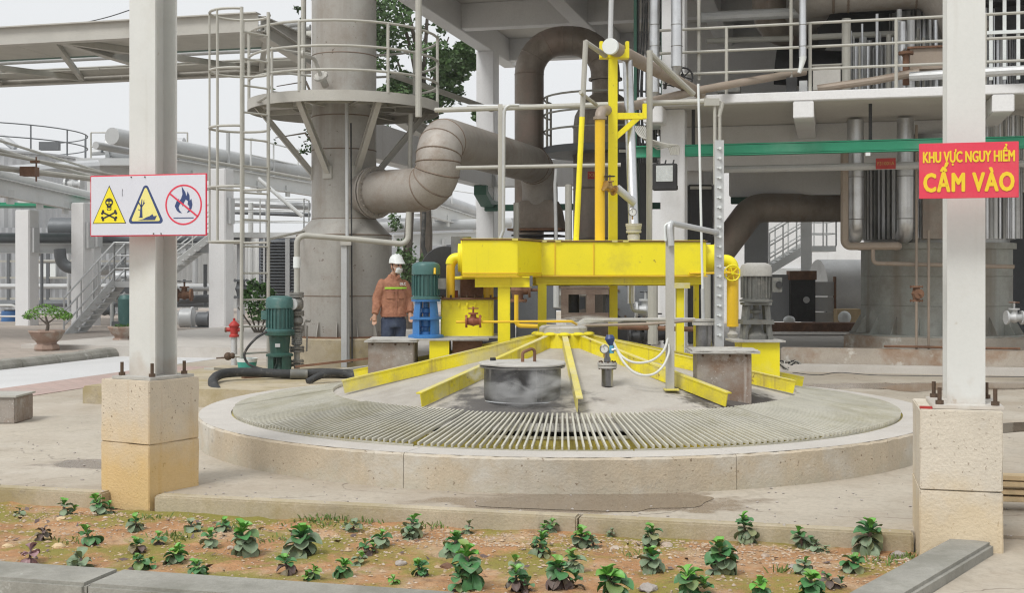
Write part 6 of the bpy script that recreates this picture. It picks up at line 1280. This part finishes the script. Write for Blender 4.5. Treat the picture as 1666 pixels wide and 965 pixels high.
for i, (px, y0, y1, Y, r, m_, lb) in enumerate([(225, 300, 470, 40, .05, m_gpipe, 'thin upright pipe just left of the steel column'), (298, 300, 385, 42, .06, m_gpipe, 'thin upright right of the steel column below the board'), (318, 420, 505, 40, .09, m_gpipe, 'pale upright behind the white stairs'), (334, 430, 500, 38, .06, m_dpipe, 'dark upright behind the white stairs'), (408, 330, 470, 39, .08, m_rack, 'pale upright behind the ladder'), (392, 395, 520, 37, .12, m_clad, 'pale fat upright pipe behind the ladder'), (68, 392, 500, 39, .05, m_dpipe, 'dark upright left of the bonsai'), (112, 415, 500, 40, .05, m_gpipe, 'pale upright right of the bonsai'), (182, 465, 545, 34, .05, m_rack, 'pale stair post under the far landing')]): pipe_thing('upright_pipe', lb, [P(px, y0, Y), P(px, y1, Y)], r, m_)
for i, (a_, b_, Y, r, m_, lb) in enumerate([((290, 300), (345, 306), 40, .1, m_gpipe, 'short pale pipe right of the hazard board top'), ((378, 330), (505, 336), 41, .13, m_clad, 'pale pipe under the far rack left of the tower'), ((378, 345), (505, 350), 40.5, .07, m_dpipe, 'dark pipe under the far rack left of the tower'), ((150, 440), (212, 438), 37, .16, m_clad, 'fat pale pipe under the far left stairs'), ((60, 425), (130, 425), 42, .06, m_rail, 'thin level pipe behind the bonsai'), ((290, 488), (345, 486), 37, .13, m_dpipe, 'dark level pipe behind the grey motor'), ((290, 470), (345, 470), 38, .08, m_gpipe, 'pale level pipe above the grey motor')]): pipe_thing('level_pipe', lb, [P(*a_, Y), P(*b_, Y)], r, m_)
for i, (px, py, Y, s_, m_, lb) in enumerate([(205, 480, 35, .5, m_gpipe, 'pale valve under the far stairs'), (170, 505, 36, .45, m_dpipe, 'dark valve beside the far stairs'), (392, 470, 36.8, .5, m_dpipe, 'dark valve on the fat upright pipe'), (300, 480, 36, .4, m_rust, 'rusty valve behind the left column'), (120, 300, 41, .5, m_gpipe, 'pale valve on the pipe below the storage tank')]): valve('far_valve', lb, P(px, py, Y), X_ if i != 2 else Z, s_, m_, .2, up=Z if i != 2 else X_, wmat_=m_dpipe)
# what shows right of the tower
rack('pale pipe rack seen between the tower and the white column', P(690, 338, 42), P(800, 372, 52), .5, [(-.4, .6, .25, m_clad), (-1.2, .5, .15, m_gpipe)], mat=m_rack)
rack('second pale rack low behind the yellow duct', P(640, 392, 44), P(800, 385, 46), .45, [(-.4, .5, .2, m_gpipe)], mat=m_rack)
rr2 = T('walkway_railing', 'thin white railing far behind the fat pipe', 'railing', P(735, 335, 46)); railing(rr2, [P(700, 328, 46), P(735, 332, 46), P(775, 338, 46)], 1.05, (1, .5), .03, m_rack, n=6)
fw = T('far_building', 'pale building wall far behind the blue pump', 'building', P(730, 500, 60)); MB().box(P(730, 430, 60), (9, .3, 4.5), WX).build('wall', m_corr, fw); MB().box(P(760, 400, 59.8), (2, .1, .8), WX).build('window', m_dpipe, fw)

# ================================================================== TREES, BUSHES, POTS
def crown(name, mat, par, blobs, n, size, seed):
    rn = random.Random(seed); vs, fs = [], []
    for i in range(n):
        c_, r = blobs[rn.randrange(len(blobs))]
        while True:
            p = Vector((rn.uniform(-1, 1), rn.uniform(-1, 1), rn.uniform(-1, 1)))
            if p.length <= 1: break
        p = c_+Vector((p.x*r[0], p.y*r[1], p.z*r[2]))
        if mnoise.noise(p*(.9/size*.1)) < -.12: continue
        a = Vector((rn.gauss(0, 1), rn.gauss(0, 1), rn.gauss(0, .6))).normalized(); b_ = a.cross(Vector((rn.gauss(0, 1), rn.gauss(0, 1), rn.gauss(0, 1)))).normalized(); s = size*rn.uniform(.6, 1.3); o = len(vs)
        vs += [p-a*s, p+b_*s*.5-a*s*.1, p+a*s, p-b_*s*.5-a*s*.1]; fs.append((o, o+1, o+2, o+3))
    return MB().add(vs, fs).build(name, mat, par, smooth=0)
tr1 = T('broadleaf_tree', 'leafy tree growing behind the tower and the building corner', 'tree', P(690, 520, 34))
Bt = P(690, 520, 34); Bt.z = 0
MB().tube([Bt, P(694, 380, 34), P(688, 250, 34), P(682, 100, 34)], [.2, .17, .13, .06], 10).build('trunk', m_bark, tr1)
for a_, b_, c_ in ((300, 655, 190), (260, 720, 170), (240, 640, 80), (200, 730, 60), (180, 650, 10), (150, 700, -40), (120, 640, -60)): MB().tube([P(688, a_, 34), P((688+b_)/2, (a_+c_)/2-12, 34+random.uniform(-.6, .6)), P(b_, c_, 34+random.uniform(-1, 1))], [.07, .05, .02], 6).build('limb', m_bark, tr1)
rb = random.Random(21); bl_ = []
for (px, py, r) in [(640, 20, 46), (660, 60, 46), (625, 90, 32), (690, 40, 40), (700, 95, 40), (735, 110, 34), (665, 130, 40), (720, 155, 38), (640, 160, 32), (690, 175, 30), (755, 80, 16), (650, -20, 50), (600, -10, 46), (770, 100, 14), (740, 190, 14), (640, 215, 18), (790, 185, 22), (720, 215, 16), (600, 60, 30)]:
    rr = wid(r, 34); bl_.append((P(px, py, 34+rb.uniform(-1, 1)), (rr, rr, rr*.8)))
crown('crown', m_leaf, tr1, bl_, 17000, .092, 4)
tr2 = T('vine_tree', 'thin climber-covered trunk behind the worker', 'tree', P(665, 520, 31)); p0 = P(665, 520, 31); p0.z = 0
MB().tube([p0, P(662, 430, 31), P(668, 330, 31), P(660, 250, 31)], [.14, .12, .1, .05], 8).build('trunk', m_bark, tr2); crown('crown', m_leaf, tr2, [(P(662, 400+20*i, 30.8), (.30, .3, .3)) for i in range(4)]+[(P(645, 360, 31), (.2, .2, .3)), (P(700, 430, 31), (.5, .4, .35))], 700, .07, 6)
tr3 = T('broadleaf_tree', 'leafy branches left of the tower below the platform', 'tree', P(480, 520, 30)); p0 = P(478, 520, 30); p0.z = 0
p0 = P(545, 520, 30); p0.z = 0; MB().tube([p0, P(548, 350, 30), P(540, 200, 30)], [.12, .1, .05], 8).build('trunk', m_bark, tr3)
for x, y in ((450, 140), (448, 224), (490, 25), (495, 230)): MB().tube([P(545, (y+300)/2+20, 30), P((545+x)/2, (y+300)/2-60 if y < 100 else y-8, 30), P(x, y, 30)], [.045, .03, .012], 5).build('limb', m_bark, tr3); crown('crown', m_leaf, tr3, [(P(x, y, 30), (wid(r, 30),)*3) for x, y, r in ((452, 138, 14), (465, 142, 10), (448, 222, 11), (497, 222, 14), (497, 240, 12), (478, 205, 8), (485, 30, 10), (482, 15, 7))], 620, .07, 8)
bs_ = T('round_bush', 'light green bush behind the caged ladder', 'bush', P(420, 525, 29)); p0 = P(420, 525, 29); p0.z = .1
for i in range(5): MB().tube([p0, p0+Vector((.25*(i-2), .1, .7))], [.03, .015], 5).build('stem', m_bark, bs_)
crown('crown', m_leafd, bs_, [(P(x, y, 29), (wid(r, 29),)*3) for x, y, r in ((420, 480, 22), (408, 490, 16), (434, 494, 18), (418, 508, 16), (412, 465, 10), (430, 470, 10), (447, 490, 8), (400, 478, 7), (440, 476, 7))], 1300, .06, 9)
def potted(label, px, py, Y, s, leafm, plant):
    c_ = P(px, py, Y); c_.z = .12; t = T('flower_pot', label, 'pot plant', c_, 'footed pots along the road')
    pr_ = [(.001, 0), (.30, 0), (.33, .05), (.30, .14), (.25, .16), (.25, .2), (.36, .30), (.43, .43), (.46, .47), (.45, .50), (.38, .48), (.001, .44)]
    MB().lathe(c_, [(r*s, z*s) for r, z in pr_], 8).build('pot', m_pot, t)
    if plant:
        MB().tube([c_+Z*.42*s, c_+Vector((.03, 0, .62))*s, c_+Vector((-.03, 0, .85))*s], [.05*s, .04*s, .02*s], 7).build('trunk', m_bark, t)
        for e in (-1, 1): MB().tube([c_+Z*.65*s, c_+Vector((.25*e, .05, .85))*s], [.025*s, .012*s], 5).build('limb', m_bark, t)
        crown('crown', leafm, t, [(c_+Vector((a_, b_, z))*s, (r*s, r*s, r*.5*s)) for a_, b_, z, r in ((-.25, 0, .9, .28), (.2, .1, .92, .3), (0, -.1, 1.02, .28), (.42, 0, .85, .22), (-.42, 0, .84, .18))], 1500, .035*s, 12)
    else: crown('crown', m_leafd, t, [(c_+Z*.5*s, (.3*s, .3*s, .08*s))], 160, .03, 13)
potted('footed pot with a bright green bonsai by the road', 76, 570, 23.6, .78, m_bonsai, True); potted('peeling footed pot almost hidden by the left steel column', 200, 560, 26, .72, m_leafd, False)
hy = T('fire_hydrant', 'red fire hydrant on a grey standpipe near the road', 'hydrant', P(381, 600, 20.3)); c_ = P(381, 600, 20.3); c_.z = .05
MB().lathe(c_, [(.05, -.05), (.05, .5)], 12).build('standpipe', m_gpipe, hy); MB().lathe(c_, [(.08, .5), (.08, .53), (.06, .55), (.072, .66), (.09, .68), (.09, .70), (.055, .74), (.02, .77), (.02, .81), (.001, .81)], 18).build('body', m_red, hy)
for e in (-1, 1): MB().cyl(c_+Z*.62+X_*.05*e, c_+Z*.62+X_*.13*e, .036, n=12).build('outlet', m_red, hy); MB().cyl(c_+Z*.62+X_*.125*e, c_+Z*.62+X_*.15*e, .042, n=12).build('cap', m_rust, hy)
t = T('tap_fitting', 'dark tap fitting sticking out near the ladder foot', 'fitting', P(372, 580, 18)); MB().tube([P(352, 583, 18), P(366, 582, 18)], .012, 6).build('spout', m_bolt, t); MB().sphere(P(371, 580, 18), .06).build('body', m_bolt, t); MB().sphere(P(378, 579, 18), .045).build('nut', m_bolt, t); MB().tube([P(380, 579, 18), P(392, 580, 18)], .02, 6).build('pipe', m_rail, t)

# ================================================================== WORKER
def rings(q, secs, n=20):
    """loft: secs = (centre, half width, half depth, yaw)"""
    vs = []
    for c_, rx, ry, yaw in secs:
        ax, ay = Vector((cos(yaw), sin(yaw), 0)), Vector((-sin(yaw), cos(yaw), 0))
        for k in range(n): a = 2*pi*k/n; vs.append(Vector(c_)+ax*(rx*cos(a))+ay*(ry*sin(a)))
    m = len(secs); q.add(vs, [(i*n+k, i*n+(k+1) % n, (i+1)*n+(k+1) % n, (i+1)*n+k) for i in range(m-1) for k in range(n)]+[tuple(range(n))[::-1], tuple(range((m-1)*n, m*n))])
def remesh(q, name, mat, par, vox, folds=0, fs=14, smooth=2):
    o = q.build(name, mat, par, smooth=0); md = o.modifiers.new('r', 'REMESH'); md.mode = 'VOXEL'; md.voxel_size = vox
    s = o.modifiers.new('s', 'SMOOTH'); s.iterations = smooth; s.factor = .5
    dg = bpy.context.evaluated_depsgraph_get(); me = bpy.data.meshes.new_from_object(o.evaluated_get(dg)); o.modifiers.clear(); o.data = me
    if folds:
        for v in me.vertices: c_ = v.co; v.co = c_+v.normal*folds*(mnoise.noise(Vector((c_.x*fs, c_.y*fs, c_.z*fs*.7)))+.5*mnoise.noise(c_*fs*2.2))
    me.shade_smooth(); return o
W0 = P(640, 600, 18.25); W0.z = .10; yaw = radians(22)
m_skin = M('skin', (.45, .26, .17), .55, 0, .06, 8, bump=.03); m_jkt = M('brown_jacket', (.41, .19, .115), .85, 0, .10, 9, dirt=((.22, .085, .05), .5, .7, 12, .5), bump=.25, bs=90); m_jean = M('dark_denim', (.045, .062, .11), .85, 0, .2, 9, dirt=((.11, .14, .20), .52, .7, 6, .6), bump=.25, bs=120)
m_hi = M('lime_reflective', (.42, .80, .06), .4, 0, .05, 9, bump=0)
R_ = Matrix.Translation(W0) @ Matrix.Rotation(yaw, 4, 'Z')
def w_(x, y, z): return R_ @ Vector((x, y, z))          # worker's own frame: x to the viewer's right, -y to the viewer
pe = T('person', 'worker in brown jacket, dark trousers, white helmet and mask beside the tower', 'person', W0)
tag(MB().box(W0+Vector((0, .1, -.052)), (.9, .8, .10), WX).build('step_slab', m_rtop), 'flat concrete slab under the worker beside the tower', 'slab')
hd = w_(.035, -.03, 1.60); hy_ = yaw+radians(24)          # head, turned toward the viewer's right
body = MB(); rings(body, [(w_(0, .02, 1.38), .07, .07, yaw), (w_(.01, .01, 1.46), .058, .062, yaw), (w_(.02, 0, 1.52), .058, .064, yaw)])
rings(body, [(hd+Vector((0, 0, -.115)), .03, .035, hy_), (hd+Vector((.012, -.015, -.095)), .052, .062, hy_), (hd+Vector((.01, -.01, -.05)), .068, .082, hy_), (hd, .075, .092, hy_), (hd+Vector((0, .005, .06)), .076, .094, hy_), (hd+Vector((0, .01, .105)), .06, .075, hy_), (hd+Vector((0, .01, .13)), .025, .03, hy_)])
fw_ = Vector((sin(hy_), -cos(hy_), 0)); sd_ = Vector((cos(hy_), sin(hy_), 0))
body.tube([hd+fw_*.088+Z*.02, hd+fw_*.104-Z*.02, hd+fw_*.11-Z*.035], [.010, .014, .012], 8)
for e in (-1, 1): body.sphere(hd+sd_*.078*e-fw_*.01-Z*.005, .026, 8, 6, (.6, 1, 1.2))
# hands with five fingers
def hand(wr, dr, side, curl):
    dr = dr.normalized(); pl = Vector((0, -1, 0)); sd = dr.cross(pl).normalized()*side
    body.tube([wr-dr*.03, wr+dr*.02, wr+dr*.085], [.026, .034, .034], 10)
    for i, L_ in enumerate((.068, .078, .072, .056)):
        b0 = wr+dr*.08+sd*(.027-.018*i); k = b0+dr*L_*.5+pl*curl*.35*L_; body.tube([b0-dr*.02, k, k+dr*L_*.35+pl*curl*L_*.45], [.0095, .009, .0075], 7)
    b0 = wr+dr*.02+sd*.03; body.tube([b0, b0+sd*.025+dr*.03, b0+sd*.028+dr*.062+pl*.008], [.012, .0105, .008], 7)
aL = [w_(-.168, .015, 1.335), w_(-.245, .02, 1.12), w_(-.295, -.05, .90)]; aR = [w_(.168, .015, 1.335), w_(.245, .05, 1.12), w_(.24, -.06, .92)]
hand(aL[2]+Vector((-.005, 0, -.02)), aL[2]-aL[1]+Vector((.02, 0, -.1)), 1, .5); hand(aR[2]+Vector((0, 0, -.02)), aR[2]-aR[1], -1, .6)
remesh(body, 'body', m_skin, pe, .0065, smooth=1)
jk = MB()
rings(jk, [(w_(0, .0, .86), .185, .135, yaw), (w_(0, 0, .90), .195, .145, yaw), (w_(0, 0, .98), .185, .135, yaw), (w_(0, 0, 1.12), .19, .135, yaw), (w_(0, 0, 1.26), .195, .135, yaw), (w_(0, .005, 1.35), .185, .115, yaw), (w_(0, .01, 1.415), .125, .09, yaw), (w_(.005, .012, 1.455), .085, .078, yaw), (w_(.005, .012, 1.485), .075, .075, yaw)])
for a in (aL, aR): jk.tube([a[0], a[0].lerp(a[1], .5), a[1], a[1].lerp(a[2], .5), a[2]], [.080, .078, .072, .066, .052], 14); jk.sphere(a[0], .078)
remesh(jk, 'jacket', m_jkt, pe, .0105, .013, 15, 2)
tr_ = MB()
rings(tr_, [(w_(0, 0, .70), .17, .125, yaw), (w_(0, 0, .80), .175, .13, yaw), (w_(0, 0, .9), .17, .125, yaw)])
for e in (-1, 1): tr_.tube([w_(.085*e, .0, .82), w_(.095*e, .0, .62), w_(.10*e, -.01, .46), w_(.105*e, .02, .25), w_(.11*e, .02, .06)], [.105, .096, .08, .07, .066], 14)
remesh(tr_, 'trousers', m_jean, pe, .0115, .007, 12, 3)
for e in (-1, 1):
    q = MB(); c_ = w_(.11*e, -.04, .03); rings(q, [(c_-Z*.035, .05, .13, yaw), (c_, .052, .13, yaw), (c_+Z*.03, .045, .10, yaw), (c_+Z*.06+Y_*.05, .045, .05, yaw)]); q.build('shoe', m_dark, pe)
# helmet, mask, stripe, pockets, lettering
hm = MB().lathe(hd+Z*.055, [(.108, -.004), (.112, .0), (.108, .012), (.104, .05), (.085, .095), (.05, .122), (.001, .132)], 32, ax=(sd_, -fw_, Z)).build('helmet', m_whitep, pe)
for v in hm.data.vertices:
    rel = Vector((v.co.x, v.co.y, 0))-(wmat(pe).inverted() @ hd)*1; f_ = Vector((rel.x, rel.y, 0)).dot(fw_)
    if f_ > .06 and v.co.z < (hd.z+.075-W0.z): v.co += fw_*.035-Z*.012
for e in (-.03, .03): MB().tube([hd+sd_*e+fw_*a_+Z*z_ for a_, z_ in ((.085, .135), (.02, .188), (-.06, .165))], .007, 6).build('helmet_ridge', m_whitep, hm)
q = MB(); rings(q, [(hd+fw_*.035+Z*-.105, .03, .035, hy_), (hd+fw_*.045-Z*.085, .056, .052, hy_), (hd+fw_*.062-Z*.04, .058, .056, hy_), (hd+fw_*.055-Z*.005, .045, .048, hy_)]); mk = q.build('face_mask', m_whitep, pe)
for e in (-1, 1):
    MB().tube([hd+sd_*.05*e+fw_*.07-Z*.02, hd+sd_*.078*e+fw_*.01-Z*.01], .003, 5).build('ear_loop', m_whitep, mk); MB().tube([hd+sd_*.08*e+Z*.05, hd+sd_*.07*e+fw_*.02-Z*.05, hd+sd_*.015*e+fw_*.05-Z*.125], .006, 6).build('chin_strap', m_dark, hm)
    MB().sphere(hd+sd_*.032*e+fw_*.083+Z*.022, .012, 10, 6).build('eye', m_dark, pe); MB().tube([hd+sd_*.012*e+fw_*.094+Z*.042, hd+sd_*.05*e+fw_*.082+Z*.043], .005, 5).build('eyebrow', m_dark, pe)
def front(x, z, off=.006, n=9, wd=.1, h_=.03, name='x', mat=None, par=None):
    """a strip wrapped round the chest front"""
    vs = []
    for i in range(n+1):
        a = x-wd/2+wd*i/n; t_ = min(.99, abs(a)/.208); yy = -.137*sqrt(1-t_*t_)-off
        vs += [w_(a, yy, z-h_/2), w_(a, yy, z+h_/2), w_(a, yy+.008, z-h_/2), w_(a, yy+.008, z+h_/2)]
    fs = []
    for i in range(n): o = i*4; fs += [(o, o+4, o+5, o+1), (o+2, o+3, o+7, o+6), (o+1, o+5, o+7, o+3), (o, o+2, o+6, o+4)]
    return MB().add(vs, fs).build(name, mat, par or pe)
front(.01, 1.285, .011, 14, .34, .026, 'reflective_stripe', m_hi)
m_jk2 = M('brown_flap', (.36, .16, .10), .85, 0, .1, 9, bump=.2)
for e in (-1, 1): front(.09*e, 1.235, .012, 6, .11, .03, 'pocket_flap', m_jk2); front(.09*e, 1.175, .010, 6, .10, .09, 'pocket', m_jkt)
front(.0, 1.09, .010, 2, .022, .38, 'placket', m_jk2); front(0, .875, .012, 16, .37, .03, 'hem_band', m_jk2)
for e in (-1, 1): MB().prism(w_(.012*e, -.095, 1.40), X_, Z, [(0, 0), (.06*e, .05), (.05*e, .085), (.02*e, .07)], Vector((0, .015, .006))).build('collar', m_jk2, pe)
text('DLC', .052, m_whitep, pe, w_(.105, -.137, 1.345), Vector((cos(yaw), sin(yaw), 0)), Z, .0015, .95)

# ================================================================== PUDDLES, TIMBER, WIRES, STEAM
m_wet = M('wet_concrete', (.20, .155, .11), .06, 0, .12, 2.2, dirt=((.26, .21, .155), .5, .7, 1.6, .6), bump=.02, bs=12)
for l_ in list(m_wet.node_tree.links):
    if l_.to_socket.name == 'Roughness': m_wet.node_tree.links.remove(l_)
m_wet.node_tree.nodes['Principled BSDF'].inputs['Roughness'].default_value = .035
m_damp = M('damp_concrete', (.33, .28, .22), .6, 0, .15, 2.2, dirt=((.42, .37, .30), .5, .68, 3, .8), bump=.1)
def puddle(pts, seed, name='puddle'):
    c_ = [G(x, y) for x, y in pts]; q = crom(c_+[c_[0]], 5)[:-1]; q = [p+Vector((.02*mnoise.noise(p*4), .02*mnoise.noise(p*4+Vector((5, 0, 0))), 0)) for p in q]
    cen = sum(q, Vector())/len(q); q = [cen+(p-cen)*.84 for p in q];
    return S(name, MB().add([Vector((p.x, p.y, .003)) for p in q], [tuple(range(len(q)))]), m_wet, smooth=0)
puddle([(778, 812), (860, 803), (1000, 803), (1120, 803), (1192, 808), (1180, 818), (1160, 828), (1080, 830), (1040, 836), (930, 834), (830, 830), (745, 826), (740, 820)], 1)
puddle([(1405, 632), (1450, 626), (1560, 622), (1700, 622), (1700, 632), (1560, 633), (1470, 640)], 2)
puddle([(1540, 700), (1600, 690), (1700, 686), (1700, 700), (1600, 708)], 3)
for i, (z, du, dv, w2, lb) in enumerate([(.03, 0, 0, .14, 'lowest pale timber board beside the right pedestal'), (.075, .05, .03, .16, 'second timber board from the ground beside the right pedestal'), (.13, -.02, -.02, .12, 'third timber board from the ground beside the right pedestal'), (.17, .03, .02, .13, 'topmost weathered timber board beside the right pedestal')]):
    p = G(1632+8*i % 20, 835)+Z*(.05+z)+Y_*(.15+dv); tag(MB().bar(p+X_*(-.12), p+X_*1.2-Y_*(.25+du), w2, .032).build('timber_board', m_wood, bev=.004), lb, 'board', 'stacked timber boards')
cr = random.Random(4); lt = MB()
for i in range(900):
    p = UV(cr.uniform(-8, 6), 7.95+cr.random()**2*9)
    if (p-TC).xy.length > R0+.03: octa(lt, p+Z*.004, cr.uniform(.004, .014), cr)
tag(lt.build('grit', m_stone, None, smooth=0), 'loose grit and crumbs scattered on the concrete apron', 'grit', kind='stuff')
dl = MB()
for i in range(120):
    p = in_planter(); p.z = soil_z(p.x, p.y)+.008; a = Vector((cr.gauss(0, 1), cr.gauss(0, 1), cr.gauss(0, .25))).normalized()*cr.uniform(.015, .035); b_ = a.cross(Z).normalized()*a.length*.45+Z*cr.uniform(-.008, .012); dl.add([p-a, p+b_, p+a+Z*.006, p-b_], [(0, 1, 2), (0, 2, 3)])
tag(dl.build('dead_leaves', m_succ4, None, smooth=0), 'curled dead leaves lying on the planter soil', 'leaves', kind='stuff')
tag(MB().tube(crom([G(1290, 607), G(1330, 611), G(1365, 607), G(1420, 611), G(1480, 612), G(1560, 613), G(1680, 614)], 5), .012, 5).build('ground_cable', m_black), 'thin black cable lying along the bund foot', 'cable')
t = T('cable_coil', 'tangled cables heaped beside the yellow box at the right', 'cables', G(1275, 604))
for i in range(6): c_ = G(1272+4*i, 604)+Z*.05; MB().tube([c_+Vector((.16*cos(a)*cr.uniform(.7, 1.1), .1*sin(a), .07*sin(a*2+i)+.05)) for a in [2*pi*k/14 for k in range(14)]], .012, 5).build('loop', m_black if i % 2 else m_rail, t)
# steam: drifting white vapour in front of the manhole and over the hub
def steam(name, label, c_, r, dens, sc_, seed):
    bm = bmesh.new(); bmesh.ops.create_icosphere(bm, subdivisions=3, radius=1); me = bpy.data.meshes.new(name); bm.to_mesh(me); bm.free()
    o = bpy.data.objects.new(name, me); COL.objects.link(o); o.location = c_; o.scale = r
    m = bpy.data.materials.new(name); m.use_nodes = True; n = m.node_tree.nodes; L = m.node_tree.links; n.clear()
    out = n.new('ShaderNodeOutputMaterial'); v = n.new('ShaderNodeVolumePrincipled'); v.inputs['Color'].default_value = (.98, .98, .98, 1); v.inputs['Anisotropy'].default_value = .2
    tc = n.new('ShaderNodeTexCoord'); nz_ = n.new('ShaderNodeTexNoise'); nz_.inputs['Scale'].default_value = sc_; nz_.inputs['Detail'].default_value = 5; nz_.inputs['Distortion'].default_value = .8; L.new(tc.outputs['Object'], nz_.inputs['Vector'])
    ln = n.new('ShaderNodeVectorMath'); ln.operation = 'LENGTH'; L.new(tc.outputs['Object'], ln.inputs[0])
    f1 = n.new('ShaderNodeMapRange'); f1.inputs['From Min'].default_value = 1; f1.inputs['From Max'].default_value = .2; L.new(ln.outputs['Value'], f1.inputs['Value'])
    f2 = n.new('ShaderNodeMapRange'); f2.inputs['From Min'].default_value = .48; f2.inputs['From Max'].default_value = .72; L.new(nz_.outputs['Fac'], f2.inputs['Value'])
    ml = n.new('ShaderNodeMath'); ml.operation = 'MULTIPLY'; L.new(f1.outputs[0], ml.inputs[0]); L.new(f2.outputs[0], ml.inputs[1]); m2 = n.new('ShaderNodeMath'); m2.operation = 'MULTIPLY'; m2.inputs[1].default_value = dens; L.new(ml.outputs[0], m2.inputs[0])
    L.new(m2.outputs[0], v.inputs['Density']); L.new(v.outputs[0], out.inputs['Volume']); me.materials.append(m); tag(o, label, 'steam', kind='stuff'); return o
steam('steam', 'white steam drifting down the front of the manhole', Vector((.15, 10.40, .62)), (.46, .17, .22), 34, 1.7, 1)
steam('steam', 'small puff of steam left of the manhole lid', Vector((-.30, 10.75, .74)), (.13, .12, .10), 18, 1.5, 2)
steam('steam', 'thin steam over the hub cap', Vector((.72, 12.45, 1.12)), (.42, .25, .07), 26, 1.6, 3)
# ================================================================== HAZE
hz = MB().box((0, 100, 4.0), (520, 340, 11.0), (X_, Y_, Z)).build('haze', m_whitep, None, smooth=0); hm_ = bpy.data.materials.new('haze'); hm_.use_nodes = True; n = hm_.node_tree.nodes; n.clear(); out = n.new('ShaderNodeOutputMaterial'); v = n.new('ShaderNodeVolumePrincipled')
v.inputs['Color'].default_value = (.95, .97, 1, 1); v.inputs['Density'].default_value = .0005; hm_.node_tree.links.new(v.outputs[0], out.inputs['Volume']); hz.data.materials.clear(); hz.data.materials.append(hm_); tag(hz, 'thin pale haze over the whole yard', 'haze', kind='stuff')
